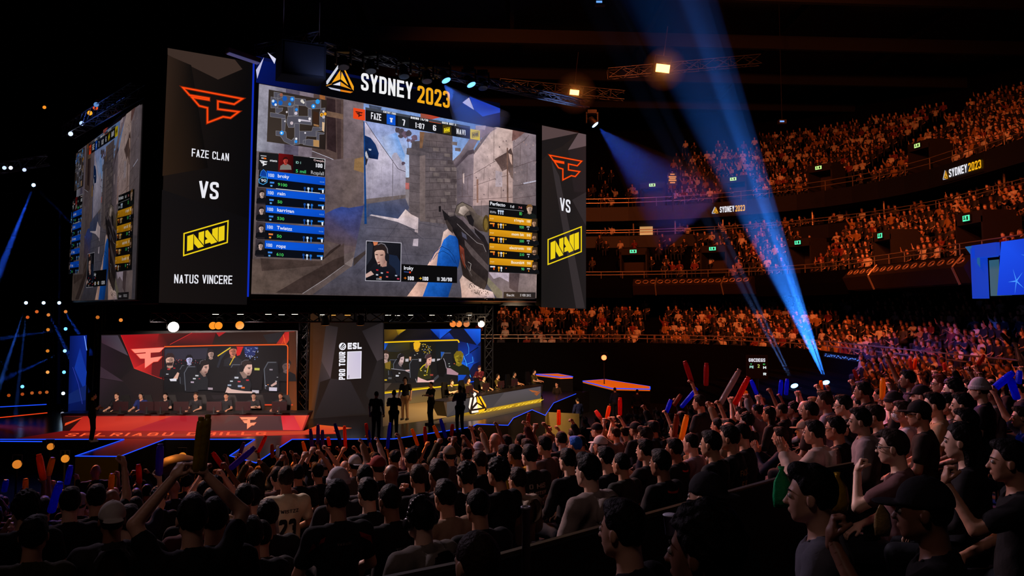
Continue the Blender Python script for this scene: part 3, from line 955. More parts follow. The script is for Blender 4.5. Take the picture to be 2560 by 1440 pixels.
    p(cD((372, 25), (560, 45), (560, 280), (365, 255)), [(110, 12, 16), (60, 8, 10), (30, 6, 8), (90, 14, 16)])
    person_pic(ls, *cD((460, 120))[0], 15, (196, 70, 60), (48, 14, 14), (120, 116, 112))
    flogo(ls, cD((125, 185), (230, 200), (230, 130), (125, 112)), (226, 226, 230))
    p(cD((140, 50), (215, 58), (215, 68), (140, 60)), (190, 190, 196))
    p(cD((150, 78), (180, 82), (180, 96), (150, 92)), (200, 200, 200))
    p(cD((180, 80), (212, 84), (212, 102), (180, 98)), (236, 110, 30))
    ls.font('stats', *cD((258, 128), (352, 138)), 6, (216, 216, 220))
    p(cD((770, 74), (968, 98), (968, 104), (770, 80)), (216, 216, 220))
    p(cD((962, 100), (970, 100), (964, 228), (957, 228)), (216, 216, 220))
    ls.caps('100', *cD((843, 203), (932, 212)), 10, WH, t=.17)
    ls.font('Crewpln', *cD((820, 122), (952, 140)), 5, (220, 190, 190))
    ls.font('Rcsp/all', *cD((785, 290), (950, 308)), 9, (160, 160, 164))
    ls.font('5 mil', *cD((590, 270), (720, 282)), 8, (60, 190, 110))
    ls.font('ID 1', *cD((592, 155), (655, 162)), 6, (150, 200, 190))
    names = ['broky', 'rain', 'karrigan', 'Twistzz', 'ropz']
    money = ['9100', '50', '530', '50', '610']
    tops = [(250, 340, 365, 450), (475, 545, 565, 655), (690, 765, 785, 870), (918, 990, 1010, 1090), (1145, 1215, 1230, 1315)]
    xl = [220, 212, 205, 200, 190]
    xr = [968, 965, 960, 952, 946]
    nx = [360, 355, 350, 344, 338]
    ne = [505, 455, 565, 540, 458]
    for i in range(5):
        y0, y1 = [(248, 340), (478, 560), (690, 780), (918, 1000), (1143, 1220)][i]
        h = [100, 92, 92, 92, 100][i]
        s_ = [88, 75, 68, 58, 50][i]
        p(cD((xl[i] - 100, y0 - 10), (xr[i], y0 + s_), (xr[i] - 4, y0 + s_ + 190 + (14 if i == 0 else 0)), (xl[i] - 112, y0 + 205)), (9, 13, 22))
        p(cD((xl[i], y0), (xr[i], y0 + s_), (xr[i], y0 + s_ + h), (xl[i] - 2, y0 + h)), [(10, 84, 214), (8, 78, 200), (8, 70, 186), (12, 88, 220)])
        ls.caps('100', *cD((xl[i] + 16, y0 + h * .76), (xl[i] + 92, y0 + h * .84)), 8, (210, 222, 240), t=.15)
        ls.font(names[i], *cD((nx[i], y0 + h * .80 + 6), (ne[i], y0 + h * .80 + 6 + (ne[i] - nx[i]) * .1)), 8.6, WH)
        ls.font(money[i], *cD((nx[i], y0 + h + 92), (nx[i] + 30 * len(money[i]), y0 + h + 95 + len(money[i]) * 3)), 7.4, (70, 196, 90))
        x0, yy = xl[i] + 38, y0 + h + 40
        p(cD((x0, yy), (x0 + 58, yy + 5), (x0 + 54, yy + 26), (x0, yy + 22)), (60, 130, 220) if i != 3 else (220, 120, 60))
        p(cD((x0 + 6, yy + 42), (x0 + 34, yy + 45), (x0 + 30, yy + 66), (x0 + 6, yy + 62)), (90, 160, 220) if i != 3 else (226, 140, 40))
        yb = y0 + s_ + h + 66
        icons(ls, cD((xr[i] - 262, yb - 12), (xr[i] - 216, yb - 6), (xr[i] - 170, yb - 2)), [(20, 70, 150), (190, 215, 240), (36, 110, 200)], 7)
        gun_icon(ls, *cD((xr[i] - 90, yb - 14))[0], 10, (40, 120, 210), (226, 236, 246))
        ls.font('0.0.8', *cD((xr[i] - 70, y0 + s_ + h * .62), (xr[i] - 14, y0 + s_ + h * .67)), 3, (110, 160, 220))
        if i:
            p(cD((xl[i] - 120, y0 - 18), (xl[i] - 4, y0 - 6), (xl[i] - 14, y0 + 206), (xl[i] - 128, y0 + 196)), [(56, 48, 54), (66, 56, 60), (30, 26, 30), (30, 26, 30)])
            person_pic(ls, *cD((xl[i] - 58, y0 + 68))[0], 15, (206, 176, 164), (30, 24, 24), (16, 16, 20), phones=(i == 4))
    p(cD((125, 320), (140, 260), (170, 235), (205, 270), (215, 330)), (14, 60, 150))
    ls.line(cD((125, 320), (140, 260), (170, 235), (205, 270), (215, 330)), 1, (60, 140, 230), closed=True)
    p(cD((112, 360), (150, 335), (220, 345), (215, 400), (165, 428), (115, 405)), (10, 18, 30))
    ls.line(cD((112, 360), (150, 335), (220, 345), (215, 400), (165, 428), (115, 405)), 1.4, (70, 170, 240), closed=True)
    ls.font('90', *cD((138, 390), (205, 396)), 7, (206, 214, 226))
    p(cD((330, 476), (895, 534), (895, 541), (330, 483)), (214, 226, 240))
    # player list of the second team
    rt = Canvas(CUBE, 0.0004)
    rt.k = bg.k + 4
    p = rt.poly
    p(cB((1116, 112), (1728, 182), (1735, 1055), (1114, 1028)), (14, 13, 14))
    rt.line(cB((1116, 205), (1560, 250)), .8, (150, 150, 154))
    rt.font('Perfecto', *cB((1132, 172), (1326, 194)), 8.6, WH)
    rt.font('0 x8', *cB((1390, 205), (1440, 210)), 6.6, (210, 210, 214))
    rt.font('7-8', *cB((1496, 215), (1540, 220)), 5, (214, 120, 120))
    rt.font('RWa', *cB((1132, 275), (1208, 280)), 6, (170, 170, 176))
    icons(rt, cB((1240, 262), (1268, 265), (1294, 268)), [(200, 214, 236)] * 3, 5.5)
    rt.font('80', *cB((1505, 300), (1540, 304)), 8, (70, 190, 90))
    person_pic(rt, *cB((1636, 222))[0], 18, (206, 172, 150), (120, 84, 48), (22, 26, 24))
    ys = [296, 480, 660, 850]
    nm = ['s1mple', 'mom bit', 'electronic', 'Boombl4']
    hp = ['100', '90', '100', '96']
    mo = ['930', '500', '510', '90']
    xs = [1438, 1405, 1374, 1396]
    for i, y0 in enumerate(ys):
        sl = [62, 50, 42, 32][i]
        p(cB((1118, y0), (1680, y0 + sl), (1680, y0 + sl + 88), (1116, y0 + 84)), [(220, 152, 20), (226, 158, 26), (206, 138, 18), (196, 130, 14)])
        rt.font(nm[i], *cB((xs[i], y0 + 84 - i * 4), (1562, y0 + 96 - i * 5)), 7, (246, 236, 214))
        rt.caps(hp[i], *cB((1598, y0 + 100 - i * 6), (1646, y0 + 103 - i * 6)), 6, (246, 226, 180), t=.17)
        rt.font('9 CT', *cB((1130, y0 + 56), (1176, y0 + 60)), 3, (250, 220, 150))
        gun_icon(rt, *cB((1126, y0 + 116))[0], 8, (236, 150, 50) if i < 3 else (220, 220, 230), (226, 96, 30))
        icons(rt, cB((1236, y0 + 142), (1268, y0 + 144), (1298, y0 + 146))[:(3 if i < 3 else 2)], [(230, 150, 30), (222, 222, 226), (230, 160, 30)], 6)
        rt.ell(cB((1330, y0 + 132))[0], 1.6, 1.6, (236, 180, 40) if i < 3 else (236, 100, 30), 8)
        rt.font(mo[i], *cB((1506 if i < 3 else 1524, y0 + 176 - i * 6), (1562, y0 + 178 - i * 6)), 6.6, (70, 190, 100))
        p(cB((1598, y0 + 150 - i * 6), (1636, y0 + 152 - i * 6), (1636, y0 + 164 - i * 6), (1598, y0 + 162 - i * 6)), (200, 200, 206))
        p(cB((1614, y0 + 176 - i * 6), (1624, y0 + 176 - i * 6), (1624, y0 + 196 - i * 6), (1614, y0 + 196 - i * 6)), (190, 190, 196) if i < 3 else (230, 140, 40))
        p(cB((1666, y0 + 50), (1734, y0 + 52), (1734, y0 + 210), (1650, y0 + 204)), (58, 42, 26))
        person_pic(rt, *cB((1692, y0 + 108))[0], 12.5, (196, 150, 120), (70, 50, 36), (16, 17, 20), beard=(i > 0))
    p(cB((1296, 1285), (1706, 1292), (1704, 1372), (1294, 1366)), (34, 30, 32))
    rt.font('Sacit', *cB((1332, 1340), (1434, 1342)), 6, (196, 190, 194))
    rt.font('5 VER 2012', *cB((1508, 1342), (1646, 1345)), 6, (196, 190, 194))
    # web camera inset and weapon panel
    wc = Canvas(CUBE, 0.0004)
    wc.k = bg.k + 5
    p = wc.poly
    p(cE((122, 648), (474, 670), (467, 1058), (112, 1050)), (196, 192, 204))
    p(cE((127, 654), (469, 675), (463, 1053), (117, 1045)), [(26, 26, 32), (22, 22, 28), (10, 10, 14), (16, 16, 22)])
    p(cE((125, 690), (160, 660), (190, 690), (180, 820), (125, 900)), (40, 42, 52))
    p(cE((190, 660), (240, 664), (232, 690), (200, 700)), (206, 120, 80))
    p(cE((345, 785), (430, 800), (462, 860), (458, 1000), (400, 1000), (350, 880)), (26, 36, 58))
    p(cE((118, 1042), (130, 960), (200, 880), (260, 860), (340, 870), (410, 930), (440, 1052)), [(14, 15, 20), (18, 19, 25), (24, 25, 32), (20, 20, 26), (24, 25, 34), (20, 22, 32), (12, 13, 18)])
    p(cE((115, 985), (170, 950), (200, 985), (120, 1020)), (196, 160, 150))
    p(cE((262, 840), (330, 830), (326, 905), (280, 912)), (170, 128, 116))
    p(cE((205, 770), (215, 745), (300, 742), (318, 800), (312, 868), (270, 908), (242, 892), (224, 852), (210, 818)), [(206, 166, 150), (216, 176, 158), (200, 158, 142), (160, 120, 108), (140, 104, 96), (176, 136, 124), (208, 168, 152), (216, 176, 160), (218, 178, 162)])
    p(cE((212, 782), (240, 786), (240, 794), (216, 792)), (60, 40, 36))
    p(cE((262, 790), (290, 786), (290, 796), (264, 799)), (70, 46, 42))
    p(cE((232, 800), (244, 800), (248, 836), (228, 838)), (186, 140, 126))
    p(cE((232, 862), (262, 858), (258, 870), (236, 874)), (130, 70, 66))
    p(cE((200, 768), (196, 722), (222, 692), (275, 684), (318, 712), (326, 770), (312, 790), (306, 752), (270, 738), (222, 748)), (42, 31, 30))
    p(cE((240, 885), (262, 880), (266, 905), (248, 905)), (30, 22, 22))
    wc.line(cE((236, 690), (272, 676), (306, 688), (332, 730), (338, 790)), 2.4, (110, 104, 110))
    wc.ell(cE((330, 815))[0], 5.5, 10.5, (24, 24, 30))
    for x, y, c in ((232, 942, (196, 30, 40)), (335, 965, (206, 50, 40)), (230, 990, (190, 196, 210)), (278, 972, (180, 180, 190)), (330, 1010, (200, 90, 90)), (265, 1015, (226, 100, 40)), (440, 1030, (196, 60, 90)), (420, 998, (170, 176, 190))):
        p(cE((x - 11, y - 8), (x + 11, y - 6), (x + 10, y + 7), (x - 11, y + 5)), c)
    wc.font('CORS', *cE((222, 1038), (274, 1040)), 4.2, (190, 190, 196))
    p(cE((474, 882), (1030, 908), (1028, 1072), (470, 1056)), (11, 10, 11))
    wc.font('lroky', *cE((498, 938), (592, 942)), 9.5, WH)
    p(cE((498, 955), (550, 960), (550, 968), (498, 963)), (60, 84, 150))
    wc.ell(cE((558, 965))[0], 2.6, 2.6, (226, 60, 26), 8)
    wc.caps('+', *cE((496, 1036), (524, 1037)), 7.2, (230, 120, 30), t=.16, w=.8)
    wc.caps('100', *cE((534, 1042), (596, 1044)), 9.6, WH, t=.18)
    wc.caps('+', *cE((648, 1039), (678, 1040)), 7.2, (240, 190, 30), t=.16, w=.8)
    wc.caps('100', *cE((682, 1046), (740, 1048)), 9.6, WH, t=.18)
    p(cE((828, 1012), (854, 1016), (854, 1050), (828, 1049)), (150, 150, 154))
    wc.caps('30/90', *cE((868, 1051), (976, 1055)), 9.2, WH, t=.17)
    return [('game_view', bg.mesh('game_view'), 1), ('score_bar', hud.mesh('score_bar'), 0), ('mini_map', mm.mesh('mini_map'), 0), ('player_list', ls.mesh('player_list'), 0),
            ('player_list', rt.mesh('player_list'), 0), ('camera_inset', wc.mesh('camera_inset'), 0)]


screen = empty('led_screen', mat=CUBE.m)
tag(screen, 'giant bright LED screen on the cube front showing a first-person shooter match', 'screen')
PIC = game_picture()
fb = MB()
a0, a1 = CUBE.uv(648, 209), CUBE.uv(1336, 747)
q = [CUBE.uv(*x) for x in ((628, 737), (1338, 749), (1340, 335), (646, 206))]
fb.box(((q[0].x + q[1].x) / 2, (q[0].y + q[3].y) / 2, -0.11), (q[1].x - q[0].x + .1, q[3].y - q[0].y + .12, 0.2))
fb.build('cabinet', BLK, screen)
PLAB = {0: 'list of the blue team', 1: 'list of the orange team'}
for nm, me, k in PIC:
    o = link(nm, me, LEDN if k else LED, screen)
for o, l in zip([c for c in screen.children if c.name.startswith('player_list')], ('player list with blue bars', 'player list with orange bars')):
    o['label'] = l
# same picture on the side face of the cube
SD = Vector((dF.y, -dF.x, 0))
near = at(338, 748, 28.95)
L_main = (q[1].x - q[0].x) * .93
SIDE = Plane(near - SD * L_main, SD)
side = empty('led_screen', mat=SIDE.m @ Matrix.Diagonal((.93, 1, 1, 1)) @ Matrix.Translation((-q[0].x, -q[0].y + .02, 0)))
tag(side, 'dimmer LED screen on the side face of the cube, seen at a sharp angle', 'screen')
for nm, me, k in PIC:
    o = bpy.data.objects.new(nm, me)
    COL.objects.link(o)
    o.parent = side
    o.material_slots[0].link = 'OBJECT'
    o.material_slots[0].material = LED_SIDE
for o, l in zip([c for c in side.children if c.name.startswith('player_list')], ('player list with blue bars', 'player list with orange bars')):
    o['label'] = l
fb = MB()
fb.box(((q[0].x + q[1].x) / 2, (q[0].y + q[3].y) / 2, -0.13), (q[1].x - q[0].x + .1, q[3].y - q[0].y + .12, 0.2))
fb.build('cabinet', BLK, side)
# blue lit edge strip between banner and screen
b = MB()
b.box((q[0].x - .12, (CUBE.uv(640, 150).y + CUBE.uv(622, 742).y) / 2, 0.03), (0.045, CUBE.uv(640, 150).y - CUBE.uv(622, 742).y, 0.05))
b.build('edge_light', M('blue_edge_light', (5, 8, 30), emit=(14, 46, 190), es=0.9), cube)

# ================================================================ floor, stage and stage walls
ZS = 1.2
floor_mat = M('arena_floor', (12, 12, 14), 0.45, noise=0.3, nscale=2.0)
fl = MB().box((0, 39, -0.1), (110, 94, 0.2)).build('floor', floor_mat)
tag(fl, kind='structure')
stage_mat = M('stage_floor', (26, 22, 22), 0.22, noise=0.15, nscale=1.5, spec=0.6)
out_px = [(-420, 1099), (310, 1099), (188, 1141), (300, 1142), (412, 1099), (637, 1099), (574, 1140), (640, 1158), (730, 1099), (985, 1098), (1180, 1068), (1192, 1061),
          (1270, 1064), (1283, 1046), (1330, 1025), (1363, 1039), (1384, 1008), (1440, 985)]
pts = [onz(x, y, ZS) for x, y in out_px]
pts += [Vector((4.5, 47, ZS)), Vector((-24, 47, ZS)), Vector((pts[0].x, 36, ZS))]
b = MB()
n = len(pts)
vs = [(p.x, p.y, ZS) for p in pts] + [(p.x, p.y, 0.0) for p in pts]
tri = geometry.tessellate_polygon([[Vector((p.x, p.y, 0)) for p in pts]])
fs = []
for t in tri:
    t = list(t)
    a_, b_, c_ = (pts[i] for i in t)
    if (b_.x - a_.x) * (c_.y - a_.y) - (c_.x - a_.x) * (b_.y - a_.y) < 0:
        t.reverse()
    fs.append(tuple(t))
for i in range(n):
    j = (i + 1) % n
    fs.append((j, i, i + n, j + n))
b.add(vs, fs)
st = b.build('stage_floor', stage_mat)
tag(st, kind='structure')
# blue light strips along the stage edges
BLUE_E = M('blue_strip_light', (6, 10, 40), emit=(30, 78, 255), es=1.0)
RED_E = M('red_strip_light', (40, 8, 4), emit=(255, 70, 24), es=0.8)


def strip(px, z, mat, label, r=0.018, name='light_strip'):
    ps = [onz(x, y, z) + Vector((0, 0, 0.01)) for x, y in px]
    o = MB().path(ps, r, 5).build(name, mat)
    return tag(o, label, 'light strip', 'light strips along the stage edges')


strip([(-300, 1099), (310, 1099)], ZS, BLUE_E, 'blue light strip along the front edge before the red floor band')
strip([(310, 1099), (188, 1141), (300, 1142), (412, 1099)], ZS, BLUE_E, 'blue light strip around the first runway, before the standing man')
strip([(412, 1099), (637, 1099)], ZS, BLUE_E, 'blue light strip along the front edge between the two runways')
strip([(637, 1099), (574, 1140), (640, 1158), (730, 1099)], ZS, BLUE_E, 'blue light strip around the second runway')
strip([(730, 1099), (985, 1098)], ZS, BLUE_E, 'blue light strip along the front edge below the dark logo panel')
strip([(985, 1098), (1180, 1068), (1192, 1061)], ZS, BLUE_E, 'blue light strip along the slanting edge below the walking men')
strip([(1192, 1061), (1270, 1064), (1283, 1046)], ZS, BLUE_E, 'blue light strip around the small runway by the triangle emblem')
strip([(1283, 1046), (1330, 1025), (1363, 1039), (1384, 1008)], ZS, BLUE_E, 'blue light strip around the middle small runway')
strip([(1384, 1008), (1440, 985)], ZS, BLUE_E, 'blue light strip on the farthest corner of the stage')
strip([(900, 1117), (1060, 1096), (1200, 1078)], 0.75, BLUE_E, 'blue light strip on the lower step below the slanting edge')

FLOOR = Plane((0, 0, ZS + 0.004), (1, 0, 0), (0, 1, 0))
cv = Canvas(FLOOR, 0.0006)
cv.poly([(40, 1096), (160, 1077), (760, 1077), (798, 1062), (880, 1070), (832, 1077), (850, 1084), (640, 1090), (600, 1093), (50, 1098)],
        [(50, 6, 8), (110, 14, 14), (196, 44, 26), (214, 84, 30), (206, 78, 34), (200, 70, 34), (206, 60, 36), (170, 36, 26), (130, 22, 20), (40, 6, 8)])
cv.caps('SPLRIABU DMILLG', (160, 1091), (665, 1087.5), 9, (255, 92, 50), t=.15, w=.6, gap=.25, up=(14, -8))
o = cv.build('floor_screen', LED, None)
o.matrix_world = FLOOR.m
tag(o, 'red glowing floor screen with slanted letters before the red desk', 'floor screen')
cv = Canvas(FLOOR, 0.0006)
cv.poly([(1208, 1021), (1353, 992), (1353, 1006), (1180, 1038), (1120, 1043)], [(196, 150, 20), (200, 156, 24), (170, 130, 24), (150, 112, 24), (120, 92, 20)])
cv.poly([(957, 1016), (1085, 1003), (1092, 1024), (1118, 1043), (1060, 1052), (957, 1066)], [(120, 84, 44), (150, 106, 54), (190, 140, 76), (170, 122, 60), (96, 70, 46), (70, 52, 38)])  # warm light on the stage floor, painted as glowing tan
cv.poly([(1118, 1043), (1180, 1038), (1353, 1006), (1353, 1016), (1200, 1050), (1060, 1062)], [(110, 84, 50), (120, 92, 46), (96, 76, 44), (60, 52, 40), (56, 46, 40), (60, 48, 40)])  # outer fade of the same painted floor light
cv.caps('MASTERS SYDNEY', (1186, 1036), (1352, 1004), 11, (255, 214, 60), t=.2, w=.6, gap=.25, up=(14, -8))
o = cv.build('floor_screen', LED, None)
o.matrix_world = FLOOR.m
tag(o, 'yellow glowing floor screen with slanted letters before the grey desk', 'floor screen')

# ---- LED wall behind the red desk
RW = Plane(at(250, 1035, 33.0), at(740, 1035, 34.0) - at(250, 1035, 33.0) - Vector((0, 0, (at(740, 1035, 34.0) - at(250, 1035, 33.0)).z)))
cW, cX, cY, cU = C3(230, 800, 4.644), C3(380, 780, 4), C3(480, 820, 4.966), C3(740, 780, 4)
cZ = C3(950, 810, 7.579)


def chair_pic(cv, x, y, s):
    cv.poly([(x - s * .6, y + s * 1.6), (x - s * .75, y + s * .2), (x - s * .45, y - s * .3), (x + s * .2, y - s * .3), (x + s * .3, y + s * 1.6)], (24, 25, 30))
    cv.line([(x - s * .62, y + s * 1.5), (x - s * .7, y + s * .2), (x - s * .45, y - s * .25), (x + s * .1, y - s * .25)], s * .06, (90, 94, 104))


cv = Canvas(RW)
p = cv.poly
p([(253, 837), (740, 828), (743, 1040), (247, 1040)], [(30, 22, 25), (42, 22, 14), (60, 30, 14), (24, 17, 20)])
p(cW((110, 180), (300, 178), (420, 415), (112, 265)), [(58, 44, 58), (66, 58, 70), (80, 68, 78), (60, 38, 50)])
p(cW((112, 265), (420, 415), (470, 560), (330, 690), (100, 540)), [(40, 28, 36), (28, 20, 22), (20, 15, 16), (22, 16, 17), (40, 26, 34)])
p(cW((100, 540), (370, 715), (95, 672)), (56, 40, 50))
p(cW((95, 680), (370, 720), (500, 900), (90, 1000)), [(46, 32, 40), (26, 19, 21), (22, 16, 18), (30, 22, 26)])
p(cW((335, 175), (812, 158), (850, 310), (835, 690), (490, 562), (415, 360)), [(176, 20, 28), (150, 24, 26), (96, 14, 16), (80, 10, 14), (196, 30, 32), (170, 18, 26)])
p(cW((780, 158), (812, 158), (1160, 148), (900, 290), (855, 310), (740, 310)), [(110, 20, 20), (90, 18, 16), (60, 16, 12), (50, 10, 10), (70, 12, 12), (130, 20, 22)])
p(cW((490, 560), (640, 480), (740, 440), (700, 645)), [(220, 44, 38), (190, 30, 30), (150, 22, 24), (140, 18, 22)])
p(cW((700, 440), (850, 420), (836, 690), (690, 640)), (92, 12, 16))
cv.line(cW((335, 175), (415, 360), (490, 562), (836, 692)), 0.8, (226, 50, 40))
p(cX((180, 330), (400, 208), (640, 205), (600, 330)), [(50, 10, 12), (120, 16, 20), (100, 14, 18), (60, 10, 12)])
cv.line(cX((180, 325), (400, 208)), 1.0, (226, 40, 36))
p(cX((640, 205), (740, 200), (670, 247)), (170, 26, 30))
p(cX((1110, 230), (1310, 198), (1285, 300), (1160, 312)), (36, 33, 36))
p(cX((1330, 200), (1425, 195), (1345, 322), (1240, 322)), [(170, 30, 30), (220, 40, 36), (196, 60, 34), (150, 30, 24)])
p(cX((1370, 200), (1436, 196), (1448, 1030), (1370, 1030)), [(70, 34, 16), (60, 30, 16), (120, 56, 16), (110, 54, 18)])  # orange light on the wall's right end, painted into the picture
# video of the players
p(cX((120, 350), (1350, 332), (1350, 815), (120, 805)), [(22, 22, 30), (14, 13, 15), (12, 10, 11), (12, 12, 14)])
p(cX((130, 372), (560, 360), (540, 470), (130, 480)), (46, 43, 56))
p(cX((830, 345), (915, 345), (880, 430), (850, 440)), (206, 30, 26))
p(cX((915, 345), (1060, 345), (1020, 440), (930, 430)), (26, 40, 96))
for k in range(40):
    x, y = random.uniform(930, 1060), random.uniform(350, 470)
    p(cX((x, y), (x + 9, y + 1), (x + 8, y + 8), (x, y + 7)), random.choice([(120, 150, 220), (196, 200, 226), (60, 80, 160)]))
for k in range(50):
    x, y = random.uniform(200, 560), random.uniform(470, 560)
    p(cX((x, y), (x + 8, y + 1), (x + 7, y + 7), (x, y + 6)), random.choice([(150, 40, 50), (120, 120, 130), (70, 60, 70)]))
SK = (214, 164, 146)
chair_pic(cv, 468, 920, 26)
person_pic(cv, 474, 899, 20, (190, 186, 226), (22, 20, 24), (24, 24, 28))
person_pic(cv, 528, 885, 19, (190, 150, 138), (40, 30, 30), (18, 18, 20))
person_pic(cv, 583, 878, 25, (206, 120, 96), (40, 26, 24), (30, 32, 38))
p(cX((700, 400), (770, 350), (790, 352), (700, 470), (670, 560), (650, 550)), (36, 40, 50))
cv.line(cX((660, 440), (720, 400), (790, 355)), 2.6, (226, 190, 40))
cv.line(cX((780, 530), (830, 440)), 2.0, (214, 180, 40))
person_pic(cv, 426, 900, 28, SK, (48, 30, 30), (22, 22, 26), beard=True)
p(cX((200, 690), (260, 600), (278, 610), (260, 670)), SK)
p(cX((180, 668), (250, 662), (250, 690), (190, 690)), (220, 216, 226))
chair_pic(cv, 486, 925, 34)
chair_pic(cv, 598, 920, 34)
p(cX((570, 590), (860, 545), (850, 800), (600, 790)), (14, 14, 17))


def profile(cv, C, torso, neck, face, hair, cup, eye, mouth, sk, hc, tc, band):
    """broadcast picture of a player in three-quarter view wearing headphones"""
    q = cv.poly
    q(C(*torso), tc)
    sh = tuple(int(c * .62) for c in sk)
    q(C(*neck), sh)
    n_ = len(face)
    q(C(*face), [sk if i < n_ * .6 else tuple(int(c * .74) for c in sk) for i in range(n_)])
    q(C(*hair), hc)
    (ex, ey), (mx_, my_) = eye, mouth
    q(C((ex - 22, ey - 14), (ex + 14, ey - 16), (ex + 14, ey - 8), (ex - 22, ey - 5)), hc)
    q(C((ex - 14, ey - 2), (ex + 10, ey - 3), (ex + 8, ey + 6), (ex - 12, ey + 6)), (40, 28, 28))
    q(C((mx_ - 16, my_ - 5), (mx_ + 14, my_ - 6), (mx_ + 10, my_ + 5), (mx_ - 12, my_ + 5)), (110, 56, 54))
    q(C((mx_ - 22, my_ + 12), (mx_ + 14, my_ + 8), (mx_ + 6, my_ + 22), (mx_ - 14, my_ + 24)), tuple(int(c * .66) for c in sk))
    cv.line(C(*band), 1.6, (84, 82, 88))
    (cx_, cy_), rx, ry = cup
    q(C(*[(cx_ + rx * math.cos(t), cy_ + ry * math.sin(t)) for t in np.linspace(0, 6.0, 12)]), (15, 15, 18))


profile(cv, cY, [(0, 770), (0, 640), (60, 570), (110, 545), (150, 590), (182, 590), (208, 640), (200, 765)], [(100, 545), (120, 520), (175, 560), (178, 598), (150, 604)], [(128, 500), (150, 452), (212, 445), (215, 500), (206, 520), (196, 555), (162, 576), (122, 548)],
        [(88, 470), (108, 412), (160, 394), (208, 412), (214, 450), (152, 466), (134, 500), (120, 520), (98, 505)], ((102, 482), 20, 36), (182, 492), (176, 546), (206, 160, 146), (32, 25, 25), (26, 29, 33), [(100, 450), (112, 410), (150, 394)])
profile(cv, cY, [(428, 795), (466, 690), (505, 615), (590, 555), (640, 612), (694, 600), (722, 640), (744, 700), (722, 792)], [(596, 548), (640, 520), (690, 585), (680, 618), (640, 626)], [(648, 540), (640, 480), (662, 445), (748, 440), (752, 500), (742, 555), (722, 588), (692, 590)],
        [(598, 470), (612, 420), (680, 394), (742, 414), (754, 452), (690, 452), (664, 478), (652, 505), (626, 520)], ((620, 500), 30, 46), (718, 502), (706, 562), (222, 176, 160), (44, 33, 31), (26, 28, 32), [(612, 470), (622, 420), (664, 396), (712, 396)])
p(cX((735, 810), (760, 745), (800, 770), (930, 790), (1050, 795), (1050, 812)), (214, 176, 166))
p(cX((1000, 600), (1120, 570), (1100, 780), (1000, 770)), (13, 13, 16))
chair_pic(cv, 688, 915, 38)
person_pic(cv, 716, 914, 26, (120, 96, 96), (24, 22, 24), (20, 20, 23), turn=.5)
p(cX((1190, 730), (1250, 690), (1250, 720), (1200, 745)), (200, 160, 150))
for x, y, c, w in ((175, 570, (196, 50, 50), 14), (160, 620, (170, 170, 180), 12), (230, 560, (180, 40, 50), 10), (455, 635, (190, 190, 196), 16), (430, 665, (206, 206, 212), 14), (410, 700, (190, 170, 190), 16), (480, 665, (170, 50, 60), 8),
                   (850, 655, (190, 190, 200), 20), (800, 690, (190, 196, 206), 14), (780, 730, (150, 160, 180), 18), (876, 694, (206, 80, 90), 14), (960, 680, (200, 40, 50), 14), (915, 755, (226, 100, 40), 18), (885, 740, (150, 160, 190), 22), (590, 765, (170, 150, 160), 24), (1040, 795, (190, 180, 190), 34),
                   (1215, 770, (200, 190, 206), 40), (1145, 735, (206, 214, 240), 7), (1165, 725, (240, 130, 60), 7), (1258, 650, (170, 170, 176), 7), (1245, 690, (170, 170, 176), 9), (1055, 570, (190, 190, 80), 26), (1195, 575, (150, 140, 150), 16)):
    p(cX((x - w, y - w * .5), (x + w, y - w * .42), (x + w * .95, y + w * .45), (x - w, y + w * .4)), c)
p(cX((110, 350), (122, 350), (122, 810), (110, 810)), (22, 15, 16))
p(cX((120, 800), (1356, 815), (1356, 930), (120, 930)), (20, 15, 16))
p([(p_[0], p_[1]) for p_ in cX((600, 830), (740, 826), (760, 860), (620, 870))], (34, 27, 29))
cv.line(cX((130, 346), (700, 332), (1300, 325), (1340, 326), (1356, 334), (1362, 352), (1360, 600), (1356, 905)), 4.2, (120, 36, 10))
cv.line(cX((130, 346), (700, 332), (1300, 325), (1340, 326), (1356, 334), (1362, 352), (1360, 600), (1356, 905)), 2.0, (255, 100, 28))
cv.line(cX((1318, 225), (1330, 300), (1345, 320)), 1.0, (255, 110, 40))
cv.line(cX((1300, 320), (1330, 260), (1340, 300)), 0.8, (240, 90, 40))
for x0, x1, y in ((100, 380, 925), (560, 690, 925), (1120, 1412, 925)):
    cv.line(cX((x0, y), (x1, y)), 3.0, (226, 66, 24))
flogo(cv, [(328, 923.5), (415, 919), (415, 867), (328, 872)], (226, 60, 44))
flogo(cv, [(331, 921.5), (412, 917.5), (412, 868.5), (331, 873)], (255, 140, 120))
rw = empty('led_wall', mat=RW.m)
tag(rw, 'red LED wall with a letter mark and a video of players, behind the red desk', 'LED wall')
cv.build('screen_picture', LED, rw)
a0, a1 = RW.uv(250, 1040), RW.uv(741, 829)
MB().box(((a0.x + a1.x) / 2, (0.0 + a1.y) / 2 - .4, -0.14), (a1.x - a0.x + .1, a1.y + .9, 0.24)).build('cabinet', BLK, rw)

